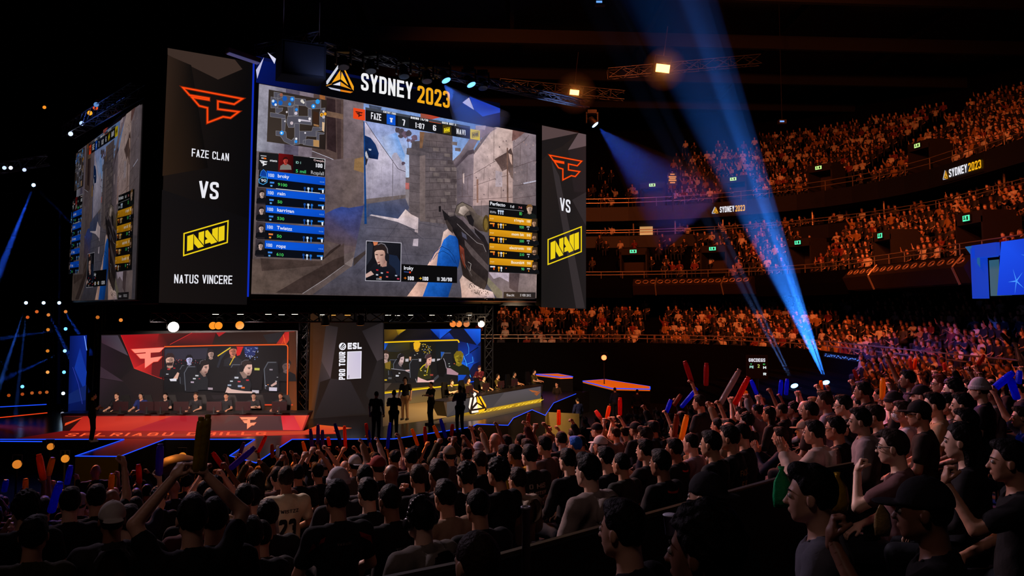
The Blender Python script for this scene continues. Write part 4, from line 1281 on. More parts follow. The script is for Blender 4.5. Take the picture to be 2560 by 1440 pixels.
# ---- tall dark panel with the white tour emblem
EP0, EP1 = onz(772, 1047, ZS), onz(962, 1034.5, ZS)
EP = Plane(EP0, EP1 - EP0)
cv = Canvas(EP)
p = cv.poly
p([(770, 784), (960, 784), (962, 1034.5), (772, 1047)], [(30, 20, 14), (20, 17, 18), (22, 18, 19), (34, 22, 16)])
p(cU((118, 10), (310, 10), (260, 500), (170, 1075), (118, 1060)), [(50, 30, 16), (34, 24, 18), (70, 44, 28), (66, 38, 20), (96, 50, 18)])  # facet whose orange tone is partly stage light painted in
p(cU((300, 130), (420, 150), (345, 665), (255, 490)), [(44, 36, 36), (40, 34, 35), (86, 70, 74), (74, 58, 56)])
p(cU((255, 490), (345, 665), (240, 700), (170, 1070)), [(60, 46, 42), (60, 50, 52), (48, 38, 38), (44, 32, 28)])
p(cU((345, 665), (545, 690), (705, 1010), (175, 1072)), [(46, 38, 40), (40, 34, 36), (28, 23, 24), (34, 27, 26)])
p(cU((660, 190), (870, 100), (872, 465), (810, 490)), [(36, 31, 33), (40, 35, 37), (56, 48, 51), (62, 53, 56)])
p(cU((810, 490), (872, 465), (868, 900), (820, 1010), (700, 830)), [(36, 31, 33), (30, 26, 28), (26, 22, 23), (24, 20, 21), (30, 26, 27)])
cC2 = C3(830, 840, 12)
cv.caps('PRO TOUR', *cC2((392, 1310), (400, 470)), 16, (240, 238, 246), t=.2, w=.52, up=(-15.8, .3))
cv.caps('ESL', *cC2((468, 398), (888, 385)), 16, (240, 238, 246), t=.27, w=.86, gap=.14)
cv.ell((856.2, 866), 8.8, 9.3, (240, 238, 246), 22)
dk = (18, 16, 20)
p(cC2((325, 220), (365, 240), (290, 320), (245, 368), (240, 350)), dk)
p(cC2((375, 265), (388, 300), (340, 330), (262, 388), (258, 372)), dk)
p(cC2((388, 325), (375, 360), (330, 392), (292, 398), (340, 360)), dk)
p(cC2((458, 468), (888, 452), (872, 1270), (442, 1296)), (236, 232, 244))
p(cC2((482, 488), (866, 474), (852, 1254), (466, 1276)), [(212, 204, 220), (200, 190, 216), (206, 198, 216), (214, 204, 220)])
cv.caps('ESL', *cC2((516, 1258), (518, 1170)), 3, (60, 56, 70), t=.2, up=(-2.8, 0))
ep = empty('logo_panel', mat=EP.m)
tag(ep, 'tall dark LED panel with white tour emblem between the red and yellow stage halves', 'LED panel')
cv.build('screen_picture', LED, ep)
u1 = EP.uv(961, 800)
u0 = EP.uv(770, 784)
MB().box(((u0.x + u1.x) / 2, u1.y / 2 + .1, -0.27), (u1.x - u0.x, u1.y + .25, 0.5)).build('cabinet', BLK, ep)

# ---- LED wall of the yellow half
YP0, YP1 = onz(957, 1015, ZS), at(1207, 990, 44.5)
YW = Plane(YP0, Vector((YP1.x - YP0.x, YP1.y - YP0.y, 0)))
cv = Canvas(YW)
p = cv.poly
p(cZ((-40, 100), (1908, 92), (1908, 1500), (-40, 1600)), [(40, 30, 10), (6, 20, 70), (14, 14, 36), (60, 48, 44)])
p(cZ((60, 105), (300, 105), (340, 200), (240, 310), (66, 325)), [(60, 44, 16), (110, 80, 20), (90, 66, 20), (40, 30, 12), (50, 36, 14)])
p(cZ((305, 105), (492, 105), (385, 175), (345, 215)), [(150, 118, 20), (206, 166, 20), (150, 116, 20), (90, 70, 18)])
p(cZ((492, 105), (950, 98), (1000, 280), (240, 312)), [(16, 13, 11), (26, 22, 28), (14, 14, 26), (20, 16, 10)])
p(cZ((955, 98), (1590, 93), (1840, 400), (1480, 320), (1440, 300), (1000, 290)), (8, 14, 40))
p(cZ((955, 98), (1360, 96), (1130, 285)), [(16, 70, 190), (24, 96, 230), (8, 40, 130)])
p(cZ((1130, 100), (1260, 98), (1250, 180), (1130, 285)), (20, 84, 216))
p(cZ((1310, 160), (1410, 285), (1150, 300), (1140, 280)), [(16, 60, 170), (8, 34, 110), (6, 24, 80), (6, 24, 90)])
p(cZ((1590, 93), (1906, 92), (1904, 330), (1838, 405)), [(20, 80, 210), (26, 100, 236), (20, 76, 200), (10, 50, 150)])
p(cZ((1478, 320), (1840, 400), (1905, 420), (1905, 700), (1770, 760), (1480, 760)), [(6, 22, 76), (10, 40, 130), (10, 30, 90), (10, 24, 70), (16, 64, 180), (14, 60, 170)])
p(cZ((1478, 760), (1600, 720), (1680, 900), (1560, 1080), (1478, 1120)), [(20, 90, 216), (24, 100, 230), (16, 76, 196), (10, 50, 140), (12, 64, 170)])
p(cZ((1600, 720), (1770, 760), (1680, 900)), (16, 70, 186))
p(cZ((1620, 590), (1730, 560), (1780, 640), (1790, 750), (1640, 760)), (14, 58, 160))
cv.line(cZ((1550, 530), (1620, 700), (1660, 860), (1720, 1010)), 1.6, (60, 170, 255))
cv.line(cZ((1600, 620), (1560, 740)), 1.0, (40, 140, 240))
cv.line(cZ((1620, 600), (1680, 560), (1680, 450), (1650, 360)), 1.0, (50, 150, 250))
cv.line(cZ((1750, 620), (1760, 720), (1640, 760)), 1.0, (60, 170, 255))
cv.line(cZ((1700, 545), (1860, 440)), 2.2, (5, 12, 36))
cv.line(cZ((1700, 1100), (1800, 1086)), 2.0, (20, 90, 255))
# video
p(cZ((60, 350), (1475, 330), (1475, 1140), (60, 1260)), [(40, 36, 16), (14, 16, 18), (20, 18, 19), (24, 22, 24)])
p(cZ((66, 360), (160, 360), (170, 440), (120, 500), (70, 510)), [(30, 80, 180), (20, 40, 90), (20, 30, 50), (16, 40, 100), (30, 100, 220)])
p(cZ((160, 360), (560, 355), (560, 480), (330, 530), (70, 520)), [(40, 44, 40), (60, 54, 14), (46, 40, 16), (36, 38, 40), (40, 44, 52)])
p(cZ((1040, 350), (1470, 340), (1470, 640), (1060, 650)), (16, 22, 26))
chair_pic(cv, 985, 905, 22)
person_pic(cv, 1042, 865, 20, (226, 160, 40), (226, 170, 30), (20, 21, 24))
p(cZ((630, 360), (770, 360), (745, 430), (700, 490), (640, 480)), (236, 176, 34))
p(cZ((550, 620), (590, 620), (580, 690), (555, 690)), (206, 150, 120))
for k in range(60):
    x, y = random.uniform(780, 980), random.uniform(370, 560)
    p(cZ((x, y), (x + 14, y + 2), (x + 12, y + 14), (x, y + 12)), random.choice([(190, 150, 30), (220, 190, 70), (40, 36, 20), (60, 90, 150)]))
p(cZ((1140, 525), (1210, 530), (1205, 630), (1145, 625)), (30, 84, 170))
for x in (500, 740, 1000, 1100):
    p(cZ((x - 30, 660), (x + 30, 656), (x + 28, 710), (x - 30, 712)), (190, 182, 190))
person_pic(cv, 961, 890, 24, (220, 180, 170), (50, 36, 30), (40, 38, 16))
p(cZ((80, 740), (190, 700), (180, 860), (90, 840)), (120, 96, 30))
chair_pic(cv, 1000, 905, 26)
profile(cv, cZ, [(270, 960), (280, 800), (312, 752), (352, 768), (392, 820), (452, 860), (462, 945)], [(330, 740), (352, 700), (400, 760), (392, 812), (356, 790)], [(354, 700), (368, 628), (440, 602), (442, 660), (430, 720), (410, 770), (380, 770), (360, 740)],
        [(310, 650), (322, 584), (372, 556), (432, 568), (446, 612), (378, 632), (358, 690), (340, 716), (320, 694)], ((326, 680), 18, 36), (404, 672), (406, 736), (206, 174, 172), (27, 23, 27), (36, 36, 42), [(320, 640), (334, 584), (380, 556)])
p(cZ((200, 840), (460, 880), (640, 960), (690, 1110), (300, 1090), (220, 960)), (24, 22, 24))
cv.line(cZ((200, 845), (460, 880), (640, 965), (680, 1105)), 1.4, (150, 146, 156))
p(cZ((460, 870), (560, 860), (580, 895), (480, 895)), (206, 170, 170))
chair_pic(cv, 1040, 905, 26)
chair_pic(cv, 1122, 890, 30)
person_pic(cv, 1145, 895, 28, (150, 130, 30), (120, 100, 20), (26, 30, 18))
p(cZ((1250, 830), (1320, 840), (1440, 915), (1470, 930), (1460, 970), (1250, 950)), (170, 130, 140))
profile(cv, cZ, [(690, 1005), (716, 880), (758, 812), (820, 790), (850, 832), (902, 800), (944, 860), (952, 1030), (800, 1062)], [(824, 780), (850, 720), (900, 780), (890, 838), (850, 832)], [(866, 720), (872, 660), (960, 622), (962, 690), (940, 770), (905, 792), (880, 780), (864, 750)],
        [(824, 660), (838, 592), (890, 556), (948, 578), (964, 625), (884, 648), (868, 690), (850, 720), (834, 700)], ((838, 690), 24, 46), (925, 680), (930, 745), (226, 164, 148), (66, 44, 48), (42, 42, 20), [(834, 650), (850, 590), (900, 556)])
cv.line(cZ((740, 860), (800, 790), (850, 760)), 2.4, (206, 180, 30))
cv.line(cZ((870, 930), (890, 840), (905, 790)), 1.6, (206, 180, 30))
p(cZ((686, 1105), (700, 1000), (760, 1030), (880, 1075), (1010, 1055), (1000, 1110)), (226, 176, 172))
p(cZ((1000, 1030), (1090, 950), (1100, 1000), (1010, 1090)), (60, 60, 66))
p(cZ((1060, 700), (1190, 650), (1240, 900), (1180, 1000), (1080, 960)), (10, 10, 13))
cv.line(cZ((1185, 650), (1215, 720), (1240, 840)), 1.2, (170, 160, 170))
for x, y, c, w in ((310, 980, (190, 190, 196), 30), (350, 930, (200, 200, 206), 16), (760, 880, (206, 180, 60), 16), (840, 890, (190, 190, 180), 14), (830, 970, (206, 176, 40), 18), (960, 965, (150, 60, 50), 30), (870, 960, (220, 190, 60), 12), (1300, 800, (180, 190, 190), 14), (1390, 750, (190, 90, 60), 14), (1290, 750, (150, 160, 150), 14),
                   (90, 1060, (206, 170, 40), 24), (170, 1025, (80, 80, 84), 34), (690, 560, (180, 170, 150), 12), (640, 590, (170, 170, 170), 12)):
    p(cZ((x - w, y - w * .6), (x + w, y - w * .5), (x + w * .9, y + w * .5), (x - w, y + w * .5)), c)
cv.line(cZ((66, 346), (800, 320), (1440, 303), (1462, 312), (1480, 352)), 3.2, (246, 196, 14))
p(cZ((60, 1120), (200, 1115), (110, 1270), (56, 1275)), (70, 58, 50))
p(cZ((200, 1115), (1470, 1090), (1470, 1150), (56, 1290)), [(34, 28, 26), (26, 22, 22), (30, 24, 20), (46, 36, 26)])
cv.line(cZ((54, 1308), (560, 1250), (1470, 1150)), 3.4, (246, 200, 20))
cv.line(cZ((54, 1282), (560, 1222), (1000, 1180)), 1.2, (200, 150, 20))
cv.line(cZ((1470, 1140), (1580, 1122)), 2.4, (230, 196, 20))
p(cZ((50, 1322), (1470, 1170), (1470, 1420), (50, 1570)), [(66, 60, 70), (90, 66, 30), (110, 80, 30), (120, 96, 60)])
yw = empty('led_wall', mat=YW.m)
tag(yw, 'yellow and blue LED wall with a video of players, behind the grey desk', 'LED wall')
cv.build('screen_picture', LED, yw)
a0, a1 = YW.uv(945, 1015), YW.uv(1202, 822)
MB().box(((a0.x + a1.x) / 2, a1.y / 2, -0.14), (a1.x - a0.x + .1, a1.y + .1, 0.24)).build('cabinet', BLK, yw)

# ---- narrow blue LED panel beside the truss tower
BP = Plane(at(172, 1035, 33.6), (1, 0.05, 0))
cv = Canvas(BP)
cv.poly([(175, 840), (217, 838), (214, 1040), (170, 1040)], [(8, 22, 84), (14, 40, 140), (5, 12, 50), (6, 16, 66)])
cv.poly([(186, 920), (200, 870), (217, 930), (212, 980)], (18, 50, 150))
cv.poly([(172, 985), (216, 962), (214, 1000), (171, 1010)], (16, 34, 96))
cv.line([(211, 840), (214, 858), (217, 876)], 2.0, (120, 160, 255))
cv.line([(182, 918), (196, 960), (206, 1010)], 0.8, (60, 70, 180))
bp = empty('blue_led_screen', mat=BP.m)
tag(bp, 'narrow deep blue LED panel left of the lattice tower, beside the red wall', 'LED screen')
cv.build('screen_picture', LED, bp)
a0, a1 = BP.uv(172, 1040), BP.uv(217, 839)
MB().box(((a0.x + a1.x) / 2, a1.y / 2 - .2, -0.12), (a1.x - a0.x + .05, a1.y + .5, 0.2)).build('cabinet', BLK, bp)

# ---- player desks
def desk(name, label, pl0, pl1, pr1, topdz, lean, depth, cvfun, endl, endr):
    """front face between two floor points; the face leans outwards"""
    d = (pl1 - pl0)
    d.z = 0
    L = d.length
    d.normalize()
    nrm = Vector((d.y, -d.x, 0))
    up = (Vector((0, 0, topdz)) + nrm * lean).normalized()
    pl = Plane(pl0, d, up)
    r = empty(name, mat=pl.m)
    tag(r, label, 'desk')
    inv = pl.m.inverted()
    b = MB()
    A = [pl0, pl0 + Vector((0, 0, topdz)) + nrm * lean - d * endl, pl0 + Vector((0, 0, topdz)) - nrm * depth - d * endl, pl0 - nrm * (depth - .2)]
    B = [q + d * L for q in (A[0], A[1] + d * (endl + endr), A[2] + d * (endl + endr), A[3])]
    b.add([inv @ q for q in A + B], [(0, 1, 2, 3), (7, 6, 5, 4), (0, 4, 5, 1), (3, 7, 4, 0), (2, 6, 7, 3)])
    b.build('body', M('desk_shell', (40, 34, 34), 0.5), r)
    T = [A[1] + nrm * .02, A[2], B[2], B[1] + nrm * .02]
    MB().prism([inv @ (q + Vector((0, 0, .0))) for q in T], inv.to_3x3() @ Vector((0, 0, 0.035))).build('desk_top', M('desk_top', (20, 17, 17), 0.35), r)
    cv = Canvas(pl)
    cvfun(cv)
    cv.build('front_graphic', LED, r)
    return pl


def red_front(cv):
    p = cv.poly
    c1 = C3(0, 740, 2.88)
    p([(163, 1040), (773, 1038), (758, 1076), (158, 1077)], [(120, 24, 20), (190, 50, 40), (150, 40, 34), (110, 20, 18)])
    p(c1((455, 865), (600, 868), (500, 972), (450, 975)), [(40, 14, 12), (60, 18, 14), (30, 10, 10), (26, 10, 10)])
    p(c1((470, 915), (600, 870), (590, 880), (465, 935)), (226, 70, 30))
    p(c1((600, 868), (1240, 865), (930, 970), (500, 973)), [(176, 36, 28), (206, 62, 44), (180, 44, 34), (190, 40, 28)])
    p(c1((1240, 865), (1420, 865), (1490, 970), (930, 970)), [(176, 36, 44), (160, 26, 38), (180, 40, 40), (170, 34, 40)])
    p([(493, 1039), (704, 1039), (708, 1075), (518, 1076)], [(110, 54, 44), (84, 50, 50), (74, 46, 48), (80, 46, 44)])
    p([(570, 1039), (600, 1039), (560, 1060)], (90, 56, 52))
    p(cX((1290, 1040), (1440, 1035), (1490, 1182), (1310, 1180)), [(214, 40, 50), (206, 44, 56), (220, 50, 60), (226, 60, 66)])
    p(cX((1420, 1036), (1550, 1034), (1500, 1180), (1490, 1182)), [(226, 70, 50), (240, 90, 60), (226, 60, 50), (226, 60, 50)])
    flogo(cv, cX((872, 1176), (1060, 1172), (1060, 1046), (872, 1048)), (190, 60, 40))
    flogo(cv, cX((878, 1172), (1054, 1168), (1054, 1050), (878, 1051)), (255, 150, 110))


DR = desk('player_desk', 'long desk with red angular front and letter mark, seven players behind it', onz(158, 1077.5, ZS), onz(757, 1076.5, ZS), None, 0.66, 0.12, 0.72, red_front, .05, .22)


def grey_front(cv):
    p = cv.poly
    p([(1117, 1005), (1352, 966), (1352, 996), (1117, 1041)], [(70, 66, 70), (84, 78, 84), (70, 66, 66), (70, 64, 64)])
    p([(1160, 1000), (1260, 982), (1230, 1020), (1117, 1041)], (60, 57, 62))
    c4 = C3(1180, 840, 4.267)
    p(c4((605, 572), (700, 590), (735, 575), (690, 605), (640, 598)), (170, 90, 44))
    p(c4((660, 615), (735, 590), (690, 640)), (150, 80, 44))


DY = desk('player_desk', 'slanting desk with grey front beside the triangle emblem, yellow floor letters before it', onz(1117, 1041, ZS), onz(1352, 996.5, ZS), None, 0.66, 0.05, 0.72, grey_front, .3, .1)

# ---- triangle emblem standing before the grey desk
te = empty('triangle_emblem', loc=onz(1192, 1036, ZS))
te.rotation_euler = (0, 0, math.radians(-6))
tag(te, 'standing silver and gold faceted triangle emblem before the grey desk', 'emblem')
s_ = onz(1192, 1036, ZS).y / F
cT = lambda *q: [((x / 16 + 1160 - 1192) * s_, 0, (1036 - 960 - y / 16) * s_) for x, y in q]
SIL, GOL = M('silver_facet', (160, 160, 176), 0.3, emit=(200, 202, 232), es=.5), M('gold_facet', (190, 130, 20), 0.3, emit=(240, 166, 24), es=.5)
DKM = M('emblem_edge', (26, 24, 26), 0.3, 0.5)
MB().prism(cT((360, 360), (440, 330), (520, 400), (890, 940), (885, 1060), (260, 1230), (190, 1130), (185, 930)), (0, .16, 0)).build('frame', DKM, te)
for pts_, m_, nm_ in ((((250, 565), (335, 560), (240, 1030), (185, 940)), SIL, 'silver_facet'), (((360, 430), (420, 345), (500, 410), (480, 460), (400, 540)), SIL, 'silver_facet'), (((415, 545), (480, 540), (505, 720), (345, 900)), SIL, 'silver_facet'),
                      (((520, 520), (560, 530), (730, 850), (530, 740)), GOL, 'gold_facet'), (((610, 515), (680, 500), (880, 850), (885, 950), (840, 900)), GOL, 'gold_facet'), (((545, 800), (545, 980), (360, 1005)), SIL, 'silver_facet'),
                      (((550, 805), (735, 940), (550, 978)), M('pale_gold_facet', (240, 206, 150), 0.3), 'gold_facet'), (((305, 1090), (580, 1045), (580, 1130), (310, 1170)), SIL, 'silver_facet'), (((585, 1045), (850, 985), (800, 1090), (585, 1128)), GOL, 'gold_facet')):
    MB().prism([(x, y - .012, z) for x, y, z in cT(*pts_)], (0, .02, 0)).build(nm_, m_, te)


# ---- lattice trusses
TRUSS = M('truss_alloy', (120, 120, 126), 0.35, 0.8)
TRUSSD = M('truss_dark', (40, 40, 44), 0.4, 0.7)


def truss(a, b, w, label, step=0.5, name='lattice_truss', mat=None, r=0.03, up=None):
    a, b = Vector(a), Vector(b)
    d = (b - a)
    L = d.length
    d.normalize()
    u = Vector(up) if up else (Vector((0, 0, 1)) if abs(d.z) < .8 else Vector((0, 1, 0)))
    s = d.cross(u).normalized()
    u = s.cross(d).normalized()
    mat = mat or TRUSS
    root = empty(name, loc=a)
    cs = [s * (w / 2 * i) + u * (w / 2 * j) for i, j in ((1, 1), (-1, 1), (-1, -1), (1, -1))]
    for c in cs:
        MB().tube(c, c + d * L, r, 7).build('chord', mat, root)
    lt = MB()
    n = max(2, int(L / step))
    for k in range(n):
        t0, t1 = d * (L * k / n), d * (L * (k + 1) / n)
        for i in range(4):
            p0, p1 = cs[i], cs[(i + 1) % 4]
            lt.tube(p0 + t0, p1 + (t1 if k % 2 == i % 2 else t0), r * .55, 5, caps=False)
            lt.tube((p1 if k % 2 == i % 2 else p0) + t0, (p0 if k % 2 == i % 2 else p1) + t1, r * .55, 5, caps=False)
    lt.build('lattice', mat, root)
    tag(root, label, 'truss')
    return root


truss(onz(241, 1052, ZS), onz(241, 1052, ZS) + Vector((0, 0, 5.0)), 0.28, 'dark lattice tower between the blue panel and the red LED wall', 0.4, 'truss_tower', TRUSSD)
truss(onz(757, 1050, ZS), onz(757, 1050, ZS) + Vector((0, 0, 4.6)), 0.34, 'dark lattice tower between the red LED wall and the tour panel', 0.4, 'truss_tower', TRUSSD)
truss(onz(1222, 1003, ZS), onz(1222, 1003, ZS) + Vector((0, 0, 5.4)), 0.4, 'dark lattice tower at the outer end of the yellow LED wall', 0.5, 'truss_tower', TRUSSD)

# ---- monitors, chairs
def monitor_proto():
    r = empty('computer_monitor')
    MB().box((0, 0, .30), (.58, .03, .34)).build('screen_panel', M('monitor_back', (34, 18, 20), 0.35), r)
    MB().box((0, -.02, .14), (.06, .04, .26)).box((0, 0, .01), (.24, .18, .02)).build('stand', BLK, r)
    return r


def chair_proto():
    r = empty('gaming_chair')
    CH = M('chair_vinyl', (10, 10, 12), 0.6, spec=.2)
    MB().box((0, 0, .36), (.5, .5, .12)).build('seat', CH, r)
    b = MB()
    b.add([(-.22, -.22, .5), (.22, -.22, .5), (.25, -.26, .95), (.14, -.3, 1.26), (-.14, -.3, 1.26), (-.25, -.26, .95), (-.2, -.32, .5), (.2, -.32, .5), (.22, -.36, .95), (.12, -.4, 1.24), (-.12, -.4, 1.24), (-.22, -.36, .95)],
          [(0, 1, 2, 5), (5, 2, 3, 4), (7, 6, 11, 8), (8, 11, 10, 9), (1, 7, 8, 2), (2, 8, 9, 3), (6, 0, 5, 11), (11, 5, 4, 10), (4, 3, 9, 10), (0, 6, 7, 1)])
    b.build('backrest', CH, r)
    MB().tube((0, 0, .06), (0, 0, .32), .035, 8).bar((-.3, 0, .05), (.3, 0, .05), .06, .04).bar((0, -.3, .05), (0, .3, .05), .06, .04).build('base', BLK, r)
    for s in (-1, 1):
        MB().box((s * .31, .03, .66), (.06, .28, .03)).box((s * .31, 0, .55), (.04, .06, .2)).build('armrest', BLK, r)
    return r


def copy_tree(o, parent=None):
    c = o.copy()
    COL.objects.link(c)
    if parent is not None:
        c.parent = parent
    for ch in o.children:
        copy_tree(ch, c)
    return c


MON = monitor_proto()
CHR = chair_proto()
PLAYERS = []          # (x, y, z floor, facing angle, look)
mx = [(301, 1), (367, 2), (402, 1), (452, 2), (535, 1), (607, 2), (698, 1)]
red_heads = [291, 352, 413, 489, 565, 634, 701]
first = True
ordn = ['first', 'second', 'third', 'fourth', 'fifth', 'sixth', 'seventh']
for i, (x, k) in enumerate(mx):
    p0 = at(x, 1037, 31.35)
    o = MON if first else copy_tree(MON)
    first = False
    o.location = (p0.x, p0.y, ZS + .69)
    o.rotation_euler = (0, 0, 0)
    tag(o, f'black monitor on the red desk, {ordn[i]} from the blue panel', 'monitor', 'monitors on the red desk')
first = True
for i, x in enumerate(red_heads):
    p0 = at(x, 1000, 32.45)
    o = CHR if first else copy_tree(CHR)
    first = False
    o.location = (p0.x + (.12 if x > 300 else .2), p0.y + .1, ZS)
    o.rotation_euler = (0, 0, math.pi + .12)
    tag(o, f'black gaming chair of the {ordn[i]} player behind the red desk', 'chair', 'chairs behind the red desk')
    PLAYERS.append((p0.x, p0.y, ZS, math.pi + random.uniform(-.25, .25), 'red', i))
dY = DY.d
nY = Vector((-dY.y, dY.x, 0))
# players of the yellow half sit behind the grey desk, facing us
YA = math.atan2(dY.y, dY.x)
for i, x in enumerate((1129, 1171, 1210, 1245, 1286, 1336)):
    best = min((abs(proj(DY.P0 + dY * s + nY * 1.3 + Vector((0, 0, 1.2)))[0] - x), s) for s in np.arange(-1, 12, .05))
    q0 = DY.P0 + dY * best[1] + nY * 1.3
    o = copy_tree(CHR)
    o.location = (q0.x + nY.x * .12, q0.y + nY.y * .12, ZS)
    o.rotation_euler = (0, 0, YA + math.pi)
    tag(o, f'black gaming chair of the {ordn[i]} player behind the grey desk', 'chair', 'chairs behind the grey desk')
    PLAYERS.append((q0.x, q0.y, ZS, YA + math.pi + random.uniform(-.2, .2), 'yellow', i))
    if best[1] > 7.6:
        continue
    o = copy_tree(MON)
    q1 = q0 - nY * .95 + dY * .1
    o.location = (q1.x, q1.y, ZS + .69)
    o.rotation_euler = (0, 0, YA)
    tag(o, f'black monitor on the grey desk before the {ordn[i]} player', 'monitor', 'monitors on the grey desk')

# ---- plinths with dull yellow faces under the runway ends
for pl, lab in (([(190, 1143), (298, 1144)], 'olive lit board closing the front of the first runway'), ([(1370, 1030), (1448, 1034)], 'olive lit board on the pit platform beyond the small runways')):
    zt = ZS - .03
    a_, b_ = onz(*pl[0], zt), onz(*pl[1], zt)
    o = MB().prism([a_ + Vector((0, -.04, 0)), b_ + Vector((0, -.04, 0)), Vector((b_.x, b_.y - .04, .02)), Vector((a_.x, a_.y - .04, .02))], (0, .03, 0)).build('front_board', M('olive_board', (84, 68, 24), 0.7, noise=.2))
    tag(o, lab, 'board')

# ================================================================ the bowl: tiers, rails, fascia, walls, ceiling
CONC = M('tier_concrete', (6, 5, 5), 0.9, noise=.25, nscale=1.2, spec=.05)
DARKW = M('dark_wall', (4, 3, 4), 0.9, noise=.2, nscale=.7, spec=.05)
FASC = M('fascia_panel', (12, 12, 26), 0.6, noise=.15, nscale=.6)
RAIL = M('rail_steel', (170, 150, 130), 0.35, 0.6)


def bowl_path(cx, cy, R, n=14, x0=-46.0, y1=-4.0, s=1.6):
    """plan points and outward normals: far straight, corner arc, side straight"""
    P = []
    x = x0
    while x < cx:
        P.append(((x, cy), (0, 1)))
        x += s
    for i in range(n + 1):
        t = math.pi / 2 * (1 - i / n)
        P.append(((cx, cy), (math.cos(t), math.sin(t))))
    y = cy - s
    while y > y1:
        P.append(((cx, y), (1, 0)))
        y -= s
    return [(Vector((c[0], c[1])), Vector(nn), R) for c, nn in P]


def bp_pt(q, r, z):
    c, nn, R = q
    p = c + nn * (R + r)
    return Vector((p.x, p.y, ZC + z))


UP = bowl_path(5, 45, 20)        # fascia line of the upper deck
LO = bowl_path(5, 41, 11)        # front line of the lower bowl


def sweep(path, prof, name, mat, kind='structure', label=None):
    vs, fs = [], []
    k = len(prof)
    for q in path:
        vs += [bp_pt(q, r, z) for r, z in prof]
    for i in range(len(path) - 1):
        for j in range(k - 1):
            a = i * k + j
            fs.append((a, a + 1, a + k + 1, a + k))
    o = MB().add(vs, fs).build(name, mat)
    return tag(o, label, kind=kind)


def steps(r0, z0, n, tread, rise):
    out = []
    for i in range(n):
        out += [(r0 + i * tread, z0 + i * rise), (r0 + (i + 1) * tread, z0 + i * rise)]
    return out


LOW = dict(path=LO, r0=0.6, z0=-3.0, n=12, tread=.95, rise=.27)
MID = dict(path=UP, r0=-5.6, z0=1.75, n=7, tread=.85, rise=.5)
CLB = dict(path=UP, r0=0.5, z0=5.45, n=3, tread=.9, rise=.22)
UPP = dict(path=UP, r0=.6, z0=8.0, n=16, tread=.86, rise=.47)
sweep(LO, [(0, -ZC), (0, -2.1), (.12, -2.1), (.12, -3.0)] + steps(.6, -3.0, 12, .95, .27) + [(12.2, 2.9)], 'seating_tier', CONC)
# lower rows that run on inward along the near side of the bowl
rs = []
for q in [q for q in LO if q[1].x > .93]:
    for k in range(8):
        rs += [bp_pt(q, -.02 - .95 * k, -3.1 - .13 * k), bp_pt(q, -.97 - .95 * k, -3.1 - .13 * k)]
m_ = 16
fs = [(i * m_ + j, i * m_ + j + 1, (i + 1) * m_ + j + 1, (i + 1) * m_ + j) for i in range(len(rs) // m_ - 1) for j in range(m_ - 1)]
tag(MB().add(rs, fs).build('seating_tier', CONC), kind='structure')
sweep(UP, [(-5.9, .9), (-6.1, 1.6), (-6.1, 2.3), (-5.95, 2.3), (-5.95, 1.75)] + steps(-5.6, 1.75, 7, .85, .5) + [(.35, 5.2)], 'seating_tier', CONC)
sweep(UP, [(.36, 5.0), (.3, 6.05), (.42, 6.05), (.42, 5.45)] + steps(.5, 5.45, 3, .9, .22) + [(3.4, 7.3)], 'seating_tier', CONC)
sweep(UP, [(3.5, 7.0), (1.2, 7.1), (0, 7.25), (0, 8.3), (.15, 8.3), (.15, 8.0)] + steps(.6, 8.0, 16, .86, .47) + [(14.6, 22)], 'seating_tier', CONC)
# fascia ribbon
sweep(UP, [(-.06, 7.2), (-.06, 8.34), (.1, 8.36)], 'wall_fascia', FASC)
sweep(UP, [(.28, 5.05), (.28, 6.0)], 'wall_club_front', FASC)
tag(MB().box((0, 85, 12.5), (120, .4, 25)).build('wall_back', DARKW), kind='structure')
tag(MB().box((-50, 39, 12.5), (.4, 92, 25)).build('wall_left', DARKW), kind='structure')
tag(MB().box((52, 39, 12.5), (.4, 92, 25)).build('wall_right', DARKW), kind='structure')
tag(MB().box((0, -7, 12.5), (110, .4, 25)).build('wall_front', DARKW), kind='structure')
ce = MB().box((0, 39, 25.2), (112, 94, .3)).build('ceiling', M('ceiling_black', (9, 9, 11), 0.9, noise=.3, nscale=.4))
tag(ce, kind='structure')
b = MB()
for k in range(7):
    b.bar((-40, 16 + k * 8, 23.6), (46, 22 + k * 8, 23.6), .35, .9)
for k in range(9):
    b.bar((-36 + k * 9, 8, 24.4), (-36 + k * 9, 72, 24.4), .25, .5)
tag(b.build('ceiling_beams', M('ceiling_beam', (7, 7, 8), 0.8, noise=.2, nscale=.5)), kind='structure')


def rail(path, r, z, h, label, i0=0, i1=None, posts=1):
    m = MB()
    pp = path[i0:i1]
    for hh in (h, h * .55):
        m.path([bp_pt(q, r, z + hh) for q in pp], .03, 5)
    for q in pp[::posts]:
        m.tube(bp_pt(q, r, z), bp_pt(q, r, z + h), .028, 5)
    return tag(m.build('handrail', RAIL), label, 'handrail')


rail(LO, .06, -2.1, .5, 'long steel handrail along the front of the lower bowl', 20)
rail(UP, -6.02, 2.3, .5, 'long steel handrail along the front of the middle tier', 24)
rail(UP, .36, 6.05, .45, 'long steel handrail along the front of the club tier under the deck', 24)
rail(UP, .07, 8.3, .75, 'long steel handrail above the dark fascia with the white and gold signs', 24)

# suite boxes with round port holes hanging below the middle tier
SUITE = M('suite_front', (30, 22, 16), 0.55, noise=.2, nscale=1.5)
HOLE = M('port_hole_ring', (230, 190, 150), 0.3, 0.7)
HOLED = M('port_hole_dark', (10, 8, 8), 0.8)


